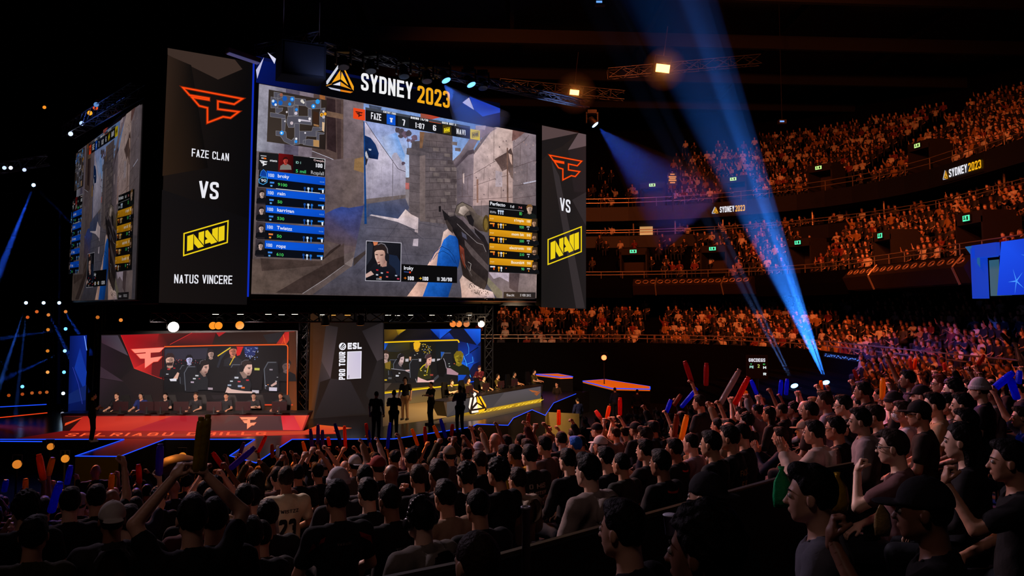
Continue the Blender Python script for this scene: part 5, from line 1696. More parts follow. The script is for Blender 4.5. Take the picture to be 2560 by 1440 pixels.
def path_at_px(path, r, px):
    """parameter along the path whose point (offset r) shows at this pixel column"""
    best = None
    for i in range(len(path) - 1):
        a, b_ = bp_pt(path[i], r, 0), bp_pt(path[i + 1], r, 0)
        if a.y < 3 or b_.y < 3:
            continue
        xa, xb = PPX + F * a.x / a.y, PPX + F * b_.x / b_.y
        if min(xa, xb) <= px <= max(xa, xb) and abs(xb - xa) > 1e-6:
            best = i + (px - xa) / (xb - xa)
            break
    return best


def path_pt(path, t, r, z):
    i = int(t)
    f = t - i
    i2 = min(i + 1, len(path) - 1)
    a, b_ = bp_pt(path[i], r, z), bp_pt(path[i2], r, z)
    return a * (1 - f) + b_ * f, (path[i][1] * (1 - f) + path[i2][1] * f).normalized()


for (pa, pb, nh, seams, lab) in ((1583, 1880, 16, (1640, 1808), 'long suite front with round port holes below the middle tier, nearer the cube'),
                                 (2122, 2432, 15, (2185, 2400), 'long suite front with round port holes, nearer the blue lit tunnel')):
    ta, tb = path_at_px(UP, -6.4, pa), path_at_px(UP, -6.4, pb)
    root = empty('suite_front')
    tag(root, lab, 'suite front')
    m = MB()
    N = 18
    ring = []
    for i in range(N + 1):
        t = ta + (tb - ta) * i / N
        for r, z in ((-6.15, 2.25), (-6.3, 2.25), (-6.75, 1.75), (-6.45, 1.1), (-5.5, 1.0)):
            ring.append(path_pt(UP, t, r, z)[0])
    fs = []
    for i in range(N):
        for j in range(4):
            a = i * 5 + j
            fs.append((a, a + 1, a + 6, a + 5))
    fs += [(4, 3, 2, 1, 0), tuple(N * 5 + j for j in range(5))]
    m.add(ring, fs)
    m.build('panel', SUITE, root)
    for k in range(nh):
        t = ta + (tb - ta) * (k + .7) / (nh + .4)
        p_, nn = path_pt(UP, t, -6.54, 2.02)
        ax = Vector((-nn.x, -nn.y, .9)).normalized()
        qm = ax.to_track_quat('Z', 'Y').to_matrix()
        vs, fs = [], []
        for i in range(16):
            a = 2 * math.pi * i / 16
            for j in range(6):
                b2 = 2 * math.pi * j / 6
                rr = .19 + .04 * math.cos(b2)
                vs.append(p_ + qm @ Vector((rr * math.cos(a), rr * .8 * math.sin(a), .04 * math.sin(b2))))
        for i in range(16):
            for j in range(6):
                fs.append((i * 6 + j, ((i + 1) % 16) * 6 + j, ((i + 1) % 16) * 6 + (j + 1) % 6, i * 6 + (j + 1) % 6))
        MB().add(vs, fs).build('port_hole', HOLE, root, True)
    for sx in seams:
        t = path_at_px(UP, -6.5, sx)
        if t:
            ps = [path_pt(UP, t, r, z)[0] for r, z in ((-6.32, 2.3), (-6.8, 1.76), (-6.5, 1.05))]
            MB().path(ps, .05, 5).build('joint_rib', RAIL, root)

# SYDNEY 2023 signs on the fascia
def fascia_sign(x0, x1, y0, y1, h, lab):
    ta, tb = path_at_px(UP, -.2, x0), path_at_px(UP, -.2, x1)
    P, Q = path_pt(UP, ta, -.16, 7.3)[0], path_pt(UP, tb, -.16, 7.3)[0]
    pl = Plane(P, Q - P)
    L = (Q - P).length
    r = empty('fascia_sign', mat=pl.m)
    tag(r, lab, 'sign')
    MB().box((L / 2, .48, -.1), (L + .3, 1.0, .1)).build('panel', BLK, r)
    cv = Canvas(None)
    H = .46
    tri = lambda pts: [[(x * .56, .16 + y * .56) for x, y in q] for q in pts]
    cv.raw(tri([[(0, .1), (.44, .95), (.52, .9), (.12, .08)]]), (190, 196, 216))
    cv.raw(tri([[(.6, .9), (.96, .1), (.86, .08), (.52, .8)]]), (230, 150, 30))
    cv.raw(tri([[(.06, 0), (.5, 0), (.5, .07), (.02, .07)]]), (190, 196, 216))
    cv.raw(tri([[(.5, 0), (.92, 0), (.96, .07), (.5, .07)]]), (230, 150, 30))
    cv.raw(tri([[(.48, .74), (.2, .22), (.44, .36)]]), (230, 160, 30))
    cv.raw(tri([[(.5, .74), (.78, .22), (.54, .36)]]), (246, 190, 50))
    cv.raw(tri([[(.2, .14), (.78, .14), (.49, .3)]]), (240, 180, 40))
    for txt, a, w, c in (('SYDNEY', .66, (L - .66) * .58, (240, 238, 246)), ('2023', .66 + (L - .66) * .62, (L - .66) * .38, (246, 176, 24))):
        q, ln = stroke_text(txt, .5, .17)
        cv.raw([[(a + p[0] / ln * w, .2 + p[1] * H) for p in P_] for P_ in q], c)
    cv.build('lettering', LED, r)


fascia_sign(1782, 1866, 535, 528, 14, 'lit white and gold city sign on the far fascia, beside the slanting blue beam')
fascia_sign(2366, 2464, 460, 440, 22, 'larger lit white and gold city sign on the near fascia above the blue tunnel')

# exit signs over the stair mouths, each on its portal wall
PORT = M('portal_wall', (26, 20, 18), 0.8, noise=.15)
EX = M('exit_sign_green', (10, 40, 26), emit=(90, 255, 190), es=1.0)
EXY = M('exit_sign_pale', (40, 40, 20), emit=(210, 255, 150), es=1.0)
PORTS = [(1635, 482, UPP, 1), (1842, 463, UPP, 1), (2061, 435, UPP, 1), (2317, 388, UPP, 1), (1585, 631, MID, 0), (1787, 625, MID, 0), (2005, 610, MID, 0), (2218, 594, MID, 0), (2440, 568, MID, 0),
         (1555, 718, LOW, 0), (1908, 712, LOW, 0), (2098, 702, LOW, 0)]
PORT_BOX = []
for k, (px, py, T, pale) in enumerate(PORTS):
    if T is LOW:
        r, z = 11.7, None
    # find the row whose rise shows at this pixel height
    best = None
    for i in range(T['n']):
        r = T['r0'] + i * T['tread']
        t = path_at_px(T['path'], r, px)
        if t is None:
            continue
        q, nn = path_pt(T['path'], t, r, T['z0'] + i * T['rise'] + 1.9)
        e = abs(proj(q)[1] - py)
        if best is None or e < best[0]:
            best = (e, i, t, r)
    e, i, t, r = best
    zf = T['z0'] + i * T['rise']
    q, nn = path_pt(T['path'], t, r, zf)
    m4 = Matrix.Translation(q) @ Matrix(((-nn.y, -nn.x, 0), (nn.x, -nn.y, 0), (0, 0, 1))).to_4x4()   # local y looks inward
    PORT_BOX.append((q.copy(), nn.copy()))
    pr = empty('stair_portal', mat=m4)
    b = MB()
    for s in (-1, 1):
        b.box((s * .95, -.6, 1.0), (.12, 1.6, 2.2))
    b.box((0, -.5, 2.1), (2.0, 1.4, .5))
    o = b.build('portal_wall', PORT, pr)
    pr['kind'] = 'structure'
    MB().box((0, -1.25, 1.0), (1.8, .06, 2.0)).build('portal_back', M('portal_back', (44, 34, 22), 0.8), pr)
    es = empty('exit_sign', mat=m4 @ Matrix.Translation((0, .25, 2.1)))
    MB().box((0, 0, 0), (.56, .08, .3)).build('housing', BLK, es)
    f = MB().box((0, .045, 0), (.5, .02, .24)).build('lit_face', EXY if pale else EX, es)
    mk = MB().box((-.1, .06, 0), (.1, .012, .16)).box((.1, .06, -.03), (.16, .012, .04)).box((.12, .06, .05), (.05, .012, .1)).build('running_figure', M('exit_mark', (10, 30, 20)), f)
    where = ['upper deck', 'middle tier', 'lower bowl'][0 if T is UPP else 1 if T is MID else 2]
    n_in = [x for x in PORTS if x[2] is T].index(PORTS[k])
    lab = f"{'pale' if pale else 'green'} lit exit sign over the {ordn[n_in]} {where} stair mouth from the cube"
    tag(es, lab, 'exit sign', 'exit signs on the tiers')

# lit doorway with people-high opening in the club wall
for px, D_r in ((1618, 3.2),):
    t = path_at_px(UP, D_r, px)
    q, nn = path_pt(UP, t, D_r, 5.95)
    m4 = Matrix.Translation(q) @ Matrix(((-nn.y, -nn.x, 0), (nn.x, -nn.y, 0), (0, 0, 1))).to_4x4()
    r = empty('club_doorway', mat=m4)
    tag(r, 'small brightly lit doorway in the dark club wall, under the deck near the cube', 'doorway')
    MB().box((0, .1, .6), (1.1, .1, 1.3)).build('lit_room', M('lit_room', (120, 100, 80), emit=(255, 190, 120), es=.55), r)
    MB().box((-.62, .14, .6), (.14, .2, 1.4)).box((.62, .14, .6), (.14, .2, 1.4)).box((0, .14, 1.3), (1.4, .2, .14)).build('door_frame', BLK, r)

# blue glowing stair mouth with starry LED wrap, lower bowl
px = 2490
t = path_at_px(UP, -6.6, 2492)
q, nn = path_pt(UP, t, -6.6, .55)
m4 = Matrix.Translation(q) @ Matrix(((-nn.y, -nn.x, 0), (nn.x, -nn.y, 0), (0, 0, 1))).to_4x4()
tg = empty('blue_tunnel', mat=m4)
tag(tg, 'blue lit tunnel mouth wrapped in a starry blue screen, beside the suite fronts', 'tunnel')
cv = Canvas(None, 0.004)
cv.raw([[(-3.6, 0), (-.1, 0), (-.5, 2.0), (-3.6, 2.0)]], [(12, 48, 190), (16, 60, 210), (20, 80, 240), (12, 40, 160)])
cv.raw([[(.9, 1.1), (1.9, 2.0), (.9, 2.0)]], (30, 90, 150))
for cx_, cy_, s in ((-1.3, .5, .5), (-2.3, 1.3, .7), (-2.2, .35, .35), (-3.1, .7, .4)):
    for a in range(5):
        th = a * 1.257 + cx_
        cv.raw([[(cx_ - .03 * math.sin(th), cy_ + .03 * math.cos(th)), (cx_ + s * math.cos(th), cy_ + s * math.sin(th)), (cx_ + .03 * math.sin(th), cy_ - .03 * math.cos(th))]], (70, 150, 255), step=False)
cv.k += 1
me = cv.mesh('starry_wrap')
o = link('starry_wrap', me, LED, tg)
o.matrix_local = Matrix(((1, 0, 0, 0), (0, 0, 1, .06), (0, 1, 0, 0), (0, 0, 0, 1)))
MB().box((-1.9, -.1, 1.0), (3.4, .2, 2.0)).build('wrap_panel', BLK, tg)
MB().box((.5, -.45, .7), (1.2, .1, 1.4)).build('tunnel_back', M('tunnel_back', (60, 90, 100), emit=(60, 110, 120), es=.6), tg)
MB().box((1.25, -.1, .9), (.3, .5, 2.0)).box((.5, -.1, 1.75), (1.6, .5, .5)).build('tunnel_frame', M('tunnel_frame', (20, 40, 110), .5, emit=(16, 60, 190), es=.9), tg)

# support posts under the deck
for px in (1585, 1690, 1810, 2035, 2215, 2520):
    t = path_at_px(UP, .7, px)
    if t is None:
        continue
    a_, _n = path_pt(UP, t, .75, 5.45)
    b_, _n = path_pt(UP, t, .75, 7.16)
    o = MB().tube(a_, b_, .06, 8).build('deck_post', RAIL)
    tag(o, 'slim steel post between the club tier and the deck above', 'post', 'posts under the deck')

# ================================================================ people
def vnorm(a):
    return np.sqrt((a * a).sum(-1))


def cap(P, a, b, ra, rb):
    a, b = np.array(a, np.float32), np.array(b, np.float32)
    d = b - a
    t = np.clip(((P - a) @ d) / max(1e-9, d @ d), 0, 1)
    return vnorm(P - a - t[..., None] * d) - (ra + (rb - ra) * t)


def ell(P, c, r):
    r = np.array(r, np.float32)
    q = (P - np.array(c, np.float32)) / r
    k0 = vnorm(q)
    k1 = vnorm(q / r)
    return k0 * (k0 - 1) / np.maximum(k1, 1e-6)


def smin(a, b, k):
    h = np.clip(.5 + .5 * (b - a) / k, 0, 1)
    return b + (a - b) * h - k * h * (1 - h)


def smax(a, b, k):
    return -smin(-a, -b, k)


def axis_pts(lo, hi, coarse, fine=None, flo=0, fhi=0):
    out = [lo]
    while out[-1] < hi:
        x = out[-1]
        h = fine if fine and flo <= x < fhi else coarse
        out.append(x + h)
    return np.array(out, np.float32)


def surface_nets(fn, xs, ys, zs):
    """closed quad mesh of fn = 0 on a rectilinear grid"""
    G = np.stack(np.meshgrid(xs, ys, zs, indexing='ij'), -1)
    D = fn(G.reshape(-1, 3)).reshape(G.shape[:3])
    nx, ny, nz = D.shape
    S_ = D < 0
    acc = np.zeros((nx - 1, ny - 1, nz - 1, 3), np.float32)
    cnt = np.zeros((nx - 1, ny - 1, nz - 1), np.float32)
    for ax in range(3):
        sl0, sl1 = [slice(None)] * 3, [slice(None)] * 3
        sl0[ax], sl1[ax] = slice(0, -1), slice(1, None)
        a, b = D[tuple(sl0)], D[tuple(sl1)]
        cr = S_[tuple(sl0)] != S_[tuple(sl1)]
        t = np.where(cr, a / np.where(cr, a - b, 1), 0)
        p = G[tuple(sl0)] * (1 - t[..., None]) + G[tuple(sl1)] * t[..., None]
        o = [i for i in range(3) if i != ax]
        for i in (0, 1):
            for j in (0, 1):
                s = [slice(None)] * 3
                s[o[0]] = slice(i, i + D.shape[o[0]] - 1)
                s[o[1]] = slice(j, j + D.shape[o[1]] - 1)
                c = cr[tuple(s)]
                acc += np.where(c[..., None], p[tuple(s)], 0)
                cnt += c
    used = cnt > 0
    idx = np.full(cnt.shape, -1, np.int32)
    idx[used] = np.arange(used.sum())
    V = acc[used] / cnt[used][:, None]
    Q = []
    for ax in range(3):
        o = [(ax + 1) % 3, (ax + 2) % 3]
        sl0, sl1 = [slice(None)] * 3, [slice(None)] * 3
        sl0[ax], sl1[ax] = slice(0, -1), slice(1, None)
        a, b = S_[tuple(sl0)], S_[tuple(sl1)]
        for flip in (False, True):
            m = (b & ~a) if flip else (a & ~b)
            I = np.argwhere(m)
            ok = (I[:, o[0]] > 0) & (I[:, o[1]] > 0) & (I[:, o[0]] < D.shape[o[0]] - 1) & (I[:, o[1]] < D.shape[o[1]] - 1)
            I = I[ok]
            if not len(I):
                continue
            e0, e1 = np.zeros(3, int), np.zeros(3, int)
            e0[o[0]], e1[o[1]] = 1, 1
            q = [idx[tuple((I - k).T)] for k in (0 * e0, e0, e0 + e1, e1)]
            q = np.stack(q, 1)
            Q.append(q if not flip else q[:, ::-1])
    return V, np.concatenate(Q)


def HL(P, h):
    return P - np.array(h, np.float32)


def head_sdf(P):
    """head-local: chin at z -.115, crown at +.118, face toward +y"""
    A = np.abs(P) * np.array([1, 0, 0], np.float32) + P * np.array([0, 1, 1], np.float32)
    d = ell(P, (0, -.012, .02), (.075, .094, .098))
    d = smin(d, ell(P, (0, .026, -.04), (.057, .064, .076)), .03)
    d = smin(d, cap(A, (.045, 0, -.058), (.004, .06, -.096), .02, .018), .025)
    d = smin(d, cap(A, (0, .08, .02), (.036, .068, .018), .011, .008), .014)
    d = smin(d, cap(P, (0, .084, .004), (0, .105, -.034), .007, .012), .012)
    d = smin(d, ell(A, (.012, .098, -.036), (.009, .01, .007)), .006)
    d = smax(d, -(vnorm(A - np.array((.031, .098, .0), np.float32)) - .015), .01)
    d = smin(d, vnorm(A - np.array((.031, .075, .0), np.float32)) - .0125, .004)
    d = smin(d, ell(P, (0, .084, -.063), (.022, .012, .0065)), .006)
    d = smin(d, ell(P, (0, .082, -.073), (.019, .012, .007)), .006)
    d = smin(d, ell(A, (.079, -.008, -.008), (.010, .019, .031)), .008)
    return d


SEAT_H = (0, .0, 1.26)
POSES = {
    # elbow (right), wrist (right), elbow (left), wrist (left); x is mirrored for the left arm
    'rest': ((.265, .0, .78), (.13, .24, .66), (.265, .0, .78), (.13, .24, .66)),
    'up2': ((.30, .10, 1.23), (.15, .14, 1.46), (.30, .10, 1.23), (.15, .14, 1.46)),
    'high2': ((.29, .06, 1.25), (.09, .13, 1.47), (.29, .06, 1.25), (.09, .13, 1.47)),
    'up1': ((.27, .12, 1.24), (.25, .22, 1.49), (.265, .0, .78), (.13, .24, .66)),
    'clap': ((.25, .14, .84), (.045, .30, 1.02), (.25, .14, .84), (.045, .30, 1.02)),
    'mouth': ((.265, .0, .78), (.13, .24, .66), (.22, .22, .86), (.06, .23, 1.08)),
    'fist': ((.265, .0, .78), (.13, .24, .66), (.22, .20, .90), (.10, .33, 1.13)),
    'desk': ((.25, .10, .78), (.2, .36, .75), (.25, .10, .78), (.17, .36, .75)),
    'cross': ((.25, .08, .80), (-.06, .2, .86), (.25, .08, .80), (-.06, .22, .82)),
    'hang': ((.26, -.04, .78), (.27, .05, .55), (.26, -.04, .78), (.27, .05, .55)),
}


def arms_of(pose):
    er, wr, el, wl = POSES[pose]
    m = lambda p: (-p[0], p[1], p[2])
    return [((.185, -.045, 1.03), er, wr), ((-.185, -.045, 1.03), m(el), m(wl))]


def legs_of(stand):
    if stand:
        return [((s * .09, -.02, .54), (s * .1, .02, .08), (s * .11, -.03, -.33)) for s in (-1, 1)]
    return [((s * .09, .0, .53), (s * .13, .40, .50), (s * .13, .38, .09)) for s in (-1, 1)]


def body_fn(pose, stand):
    def f(P):
        d = head_sdf(HL(P, SEAT_H))
        d = smin(d, cap(P, (0, -.03, 1.2), (0, -.05, 1.06), .053, .06), .02)
        t = ell(P, (0, -.05, .92), (.155, .095, .18))
        t = smin(t, ell(P, (0, -.03, .68), (.135, .10, .2)), .08)
        t = smin(t, cap(P, (-.15, -.05, 1.03), (.15, -.05, 1.03), .05, .05), .05)
        t = smin(t, cap(P, (-.08, -.02, .54), (.08, -.02, .54), .1, .1), .06)
        d = smin(d, t, .03)
        for s, e, w in arms_of(pose):
            d = smin(d, cap(P, s, e, .052, .04), .03)
            d = smin(d, cap(P, e, w, .04, .027), .015)
        for h, k, a in legs_of(stand):
            d = smin(d, cap(P, h, k, .075, .05), .04)
            d = smin(d, cap(P, k, a, .05, .035), .02)
        return d
    return f


def shirt_fn(pose, long_, hood):
    def f(P):
        t = ell(P, (0, -.05, .92), (.175, .118, .19))
        t = smin(t, ell(P, (0, -.03, .66), (.16, .125, .2)), .08)
        t = smin(t, cap(P, (-.155, -.05, 1.025), (.155, -.05, 1.025), .066, .066), .06)
        t = smin(t, cap(P, (0, -.05, 1.0), (0, -.05, 1.075), .1, .07), .05)
        for s, e, w in arms_of(pose):
            s, e, w = np.array(s), np.array(e), np.array(w)
            if long_:
                t = smin(t, cap(P, s, e, .07, .058), .04)
                t = smin(t, cap(P, e, e + (w - e) * .93, .058, .042), .02)
            else:
                t = smin(t, cap(P, s, s + (e - s) * .62, .069, .062), .04)
        t = smax(t, .5 - P[:, 2], .02)
        wr = .004 * np.sin(38 * P[:, 2] + 14 * P[:, 0]) * np.sin(23 * P[:, 0] + 9 * P[:, 2] + 20 * P[:, 1]) + .003 * np.sin(61 * P[:, 0] - 40 * P[:, 2])
        t = t + wr
        if hood:
            h = smin(cap(P, (-.1, -.03, 1.08), (0, -.185, 1.075), .044, .058), cap(P, (.1, -.03, 1.08), (0, -.185, 1.075), .044, .058), .03)
            h = smin(h, ell(P, (0, -.2, 1.0), (.128, .06, .12)), .04)
            h = smax(h, -ell(P, (0, -.15, 1.15), (.075, .07, .085)), .015)
            t = smin(t - .012, h, .012)
        # neck opening
        t = smax(t, -(cap(P, (0, -.02, 1.09), (0, -.04, 1.3), .062, .1)), .012)
        return t
    return f


def trousers_fn(stand):
    def f(P):
        t = cap(P, (-.085, -.03, .55), (.085, -.03, .55), .125, .125)
        for h, k, a in legs_of(stand):
            t = smin(t, cap(P, h, k, .098, .07), .05)
            t = smin(t, cap(P, k, a, .07, .055), .02)
        return smax(t, P[:, 2] - .64, .02)
    return f


def hand_mesh(curl):
    """right hand, wrist at the origin, fingers along +y, thumb toward +x, palm facing +z"""
    segs = []
    for i, (x, L) in enumerate(((-.031, .062), (-.011, .076), (.011, .082), (.031, .074))):
        p = np.array((x, .088, 0.0))
        a = 0.0
        d = np.array((x * .8, 1, 0)) / math.sqrt(1 + .64 * x * x)
        r = .0093
        for k, fr in enumerate((.45, .31, .24)):
            a += curl * (.8 if k == 0 else 1.0) + .08
            q = p + L * fr * np.array((d[0], math.cos(a), math.sin(a)))
            segs.append((p, q, r, r - .0008))
            p, r = q, r - .0008
    th = [(.026, .022, .004), (.05, .05, .012 + .01 * curl), (.058 - .02 * curl, .078, .02 + .028 * curl)]

    def f(P):
        d = ell(P, (0, .05, 0), (.043, .052, .0165))
        d = smin(d, cap(P, (0, -.02, 0), (0, .03, 0), .024, .026), .02)
        for a, b, r0, r1 in segs:
            d = smin(d, cap(P, a, b, r0, r1), .006)
        d = smin(d, cap(P, th[0], th[1], .014, .0115), .01)
        d = smin(d, cap(P, th[1], th[2], .0115, .0095), .004)
        return d
    h = .0052
    return surface_nets(f, np.arange(-.062, .085, h, dtype=np.float32), np.arange(-.05, .19, h, dtype=np.float32), np.arange(-.03, .12, h, dtype=np.float32))


HANDS = {k: hand_mesh(c) for k, c in (('grip', 1.15), ('fist', 1.5), ('loose', .32), ('flat', .05))}


def place_hand(kind, w, direction, palm, left):
    V, Q = HANDS[kind]
    V = V.copy()
    if left:
        V[:, 0] *= -1
        Q = Q[:, ::-1]
    y = np.array(direction, float)
    y /= np.linalg.norm(y)
    z = np.array(palm, float)
    z -= y * (z @ y)
    z /= np.linalg.norm(z)
    x = np.cross(y, z)
    return V @ np.stack([x, y, z]) + np.array(w), Q


HKIND = {'rest': 'loose', 'up2': 'grip', 'high2': 'grip', 'up1': 'grip', 'clap': 'flat', 'mouth': 'loose', 'fist': 'loose', 'desk': 'loose', 'cross': 'loose', 'hang': 'loose'}


def hands_of(pose):
    out = []
    for i, (s, e, w) in enumerate(arms_of(pose)):
        e, w = np.array(e), np.array(w)
        d = (w - e) / np.linalg.norm(w - e)
        k = HKIND[pose]
        palm = (0, .3, -1)
        sx = 1 if i == 0 else -1
        if pose in ('up2', 'high2'):
            palm, d = (-sx, .5, 0), d + np.array((0, .1, .3))
        elif pose == 'up1' and i == 0:
            palm = (-1, .6, 0)
        elif pose == 'clap':
            palm, d = (-sx, .1, 0), np.array((0, .35, 1.0))
        elif pose == 'fist' and i == 1:
            palm, d, k = (.2, -1, 0), np.array((.1, -.1, 1.0)), 'fist'
        elif pose == 'mouth' and i == 1:
            palm, d, k = (.2, -1, 0), np.array((.25, -.3, 1.0)), 'fist'
        elif pose == 'up1':
            k = 'loose'
        elif pose == 'mouth':
            k = 'loose'
        out.append(place_hand(k, w - d / np.linalg.norm(d) * .0, d, palm, i == 1))
    return out


def join(parts):
    V, Q, n = [], [], 0
    for v, q in parts:
        V.append(v)
        Q.append(q + n)
        n += len(v)
    return np.concatenate(V), np.concatenate(Q)


_PM = {}
HAIRB = M('hair', objcol=True, rough=.6, noise=.35, nscale=60, bump=.5, spec=.12)
SKINM = M('skin', objcol=True, rough=.5, noise=.06, nscale=20)
CLOTH = M('cloth', objcol=True, rough=.85, noise=.12, nscale=30, bump=.15, spec=.2)
PLAST = M('plastic', objcol=True, rough=.35, spec=.5)


def body_mesh(pose, stand=False):
    k = ('body', pose, stand)
    if k not in _PM:
        zlo = -.36 if stand else .02
        f = body_fn(pose, stand)
        V, Q = surface_nets(f, axis_pts(-.36, .36, .02, .008, -.1, .1), axis_pts(-.18, .48, .02, .008, -.12, .13), axis_pts(zlo, 1.56, .02, .008, 1.13, 1.4))
        V, Q = join([(V, Q)] + hands_of(pose))
        _PM[k] = mesh_np('body', V, Q)
        _PM[k].materials.append(SKINM)
    return _PM[k]


def shirt_mesh(pose, long_, hood):
    k = ('shirt', pose, long_, hood)
    if k not in _PM:
        V, Q = surface_nets(shirt_fn(pose, long_, hood), axis_pts(-.38, .38, .019), axis_pts(-.24, .42, .019), axis_pts(.44, 1.56, .019))
        _PM[k] = mesh_np('shirt', V, Q)
        _PM[k].materials.append(CLOTH)
    return _PM[k]


def trousers_mesh(stand):
    k = ('trousers', stand)
    if k not in _PM:
        V, Q = surface_nets(trousers_fn(stand), axis_pts(-.26, .26, .026), axis_pts(-.2, .52, .026), axis_pts(-.42 if stand else .0, .7, .026))
        _PM[k] = mesh_np('trousers', V, Q)
        _PM[k].materials.append(CLOTH)
    return _PM[k]


def sstep(a, b, x):
    t = np.clip((x - a) / (b - a), 0, 1)
    return t * t * (3 - 2 * t)


def hair_fn(kind):
    def f(P):
        y, z = P[:, 1], P[:, 2]
        zmin = -.075 + sstep(-.055, -.005, y) * .09 + sstep(.02, .06, y) * .055
        n1 = np.sin(95 * P[:, 0] + 30 * z) * np.sin(88 * y - 40 * z) * np.sin(70 * z + 50 * P[:, 0])
        if kind == 'crop':
            d = ell(P, (0, -.014, .022), (.0785, .0985, .1015)) + .001 * n1
        elif kind == 'short':
            d = ell(P, (0, -.014, .028), (.083, .103, .107)) + .0035 * n1
            d = smin(d, ell(P, (.012, .035, .098), (.055, .055, .03)), .02)
        elif kind == 'quiff':
            d = ell(P, (0, -.014, .03), (.085, .104, .110)) + .004 * n1
            d = smin(d, ell(P, (0, .05, .105), (.05, .045, .038)), .025)
        elif kind == 'curly':
            d = ell(P, (0, -.018, .036), (.098, .115, .118)) + .010 * n1
        elif kind == 'long':
            d = smin(ell(P, (0, -.016, .028), (.086, .106, .108)), ell(P, (0, -.055, -.10), (.082, .045, .13)), .05) + .004 * n1
            zmin = zmin - sstep(.0, -.04, y) * .2
        elif kind == 'bun':
            d = ell(P, (0, -.014, .026), (.082, .102, .105)) + .002 * n1
            d = smin(d, ell(P, (0, -.09, .09), (.036, .036, .036)) + .002 * n1, .01)
        d = smax(d, zmin - z, .012)
        A = np.abs(P) * np.array([1, 0, 0], np.float32) + P * np.array([0, 1, 1], np.float32)
        return np.minimum(d, cap(A, (.014, .0915, .022), (.047, .076, .022), .0062, .0045))      # eyebrows
    return f


def eyes_mesh():
    k = ('eyes',)
    if k not in _PM:
        m = MB()
        for s in (-1, 1):
            R_ = Matrix.Translation((s * .031, .0785, 0)) @ Matrix.Rotation(-math.pi / 2, 4, 'X')
            m.lathe([(.0128 * math.sin(a), .0128 * -math.cos(a)) for a in np.linspace(.05, math.pi - .05, 9)], 12, R_)
        nf = len(m.f)
        for s in (-1, 1):
            R_ = Matrix.Translation((s * .030, .0785, 0)) @ Matrix.Rotation(-math.pi / 2, 4, 'X')
            m.lathe([(.0062, .0108), (.0055, .0130), (.002, .0137)], 12, R_)
        me = m.mesh('eyes', True)
        me.materials.append(M('eye_white', (196, 186, 180), .3))
        me.materials.append(M('eye_iris', (30, 20, 16), .2))
        for i, pl_ in enumerate(me.polygons):
            pl_.material_index = 0 if i < nf else 1
        _PM[k] = me
    return _PM[k]


def hair_mesh(kind):
    k = ('hair', kind)
    if k not in _PM:
        h = .0068
        V, Q = surface_nets(hair_fn(kind), np.arange(-.13, .131, h, dtype=np.float32), np.arange(-.16, .13, h, dtype=np.float32), np.arange(-.26 if kind == 'long' else -.12, .18, h, dtype=np.float32))
        _PM[k] = mesh_np('hair', V, Q)
        _PM[k].materials.append(HAIRB)
    return _PM[k]


def hat_mesh(kind):
    k = ('hat', kind)
    if k not in _PM:
        def f(P):
            s = -1 if kind == 'backcap' else 1
            if kind == 'beanie':
                d = smax(ell(P, (0, -.014, .03), (.09, .108, .117)), .0 - P[:, 2] + .15 * P[:, 1] * 0 + .008, .012)
                r = np.sqrt((P[:, 0] / .092) ** 2 + ((P[:, 1] + .014) / .11) ** 2)
                band = np.maximum(np.abs(r - 1) * .09 - .008, np.abs(P[:, 2] - .025) - .022)
                return smin(d, band, .006) + .0012 * np.sin(200 * np.arctan2(P[:, 0], P[:, 1]) * .12)
            d = smax(ell(P, (0, -.012, .034), (.0875, .107, .103)), .022 - P[:, 2], .01)
            b = ell(P, (0, s * .125 - .004, .022), (.068, .068, .009))
            d = smin(d, b, .012)
            d = smin(d, vnorm(P - np.array((0, -.012, .138), np.float32)) - .008, .004)
            if kind == 'backcap':
                d = smax(d, -ell(P, (0, .1, .03), (.045, .05, .028)), .006)
            return d
        h = .009
        V, Q = surface_nets(f, np.arange(-.12, .121, h, dtype=np.float32), np.arange(-.215, .215, h, dtype=np.float32), np.arange(-.03, .17, h, dtype=np.float32))
        _PM[k] = mesh_np(kind, V, Q)
        _PM[k].materials.append(CLOTH)
    return _PM[k]


def phones_mesh():
    k = ('phones',)
    if k not in _PM:
        m = MB()
        pts = [(.098 * math.cos(a), -.01, .02 + .118 * math.sin(a)) for a in np.linspace(-.1, math.pi + .1, 15)]
        m.path([Vector(q) for q in pts], .012, 6)
        for s in (-1, 1):
            m.lathe([(.02, 0), (.038, .004), (.04, .03), (.03, .042)], 14, Matrix.Translation((s * .075, -.01, -.01)) @ Matrix.Rotation(s * math.pi / 2, 4, 'Y'))
        _PM[k] = m.mesh('headphones', True)
        _PM[k].materials.append(PLAST)
    return _PM[k]


def glasses_mesh():
    k = ('glasses',)
    if k not in _PM:
        m = MB()
        for s in (-1, 1):
            pts = [(s * .032 + .024 * math.cos(a), .1, .0 + .017 * math.sin(a)) for a in np.linspace(0, 2 * math.pi, 11)]
            m.path([Vector(q) for q in pts], .003, 5)
            m.tube((s * .056, .1, .004), (s * .08, -.005, .01), .003, 5)
        m.tube((-.008, .102, .002), (.008, .102, .002), .003, 5)
        _PM[k] = m.mesh('glasses', True)
        _PM[k].materials.append(PLAST)
    return _PM[k]


def mask_mesh():
    k = ('mask',)
    if k not in _PM:
        f = lambda P: smax(smax(ell(P, (0, .035, -.045), (.066, .075, .075)), -ell(P, (0, .03, -.045), (.06, .068, .07)), .004), np.maximum(.03 - P[:, 1], np.abs(P[:, 2] + .055) - .045), .006)
        h = .008
        V, Q = surface_nets(f, np.arange(-.09, .09, h, dtype=np.float32), np.arange(0, .13, h, dtype=np.float32), np.arange(-.13, .03, h, dtype=np.float32))
        _PM[k] = mesh_np('face_mask', V, Q)
        _PM[k].materials.append(CLOTH)
    return _PM[k]


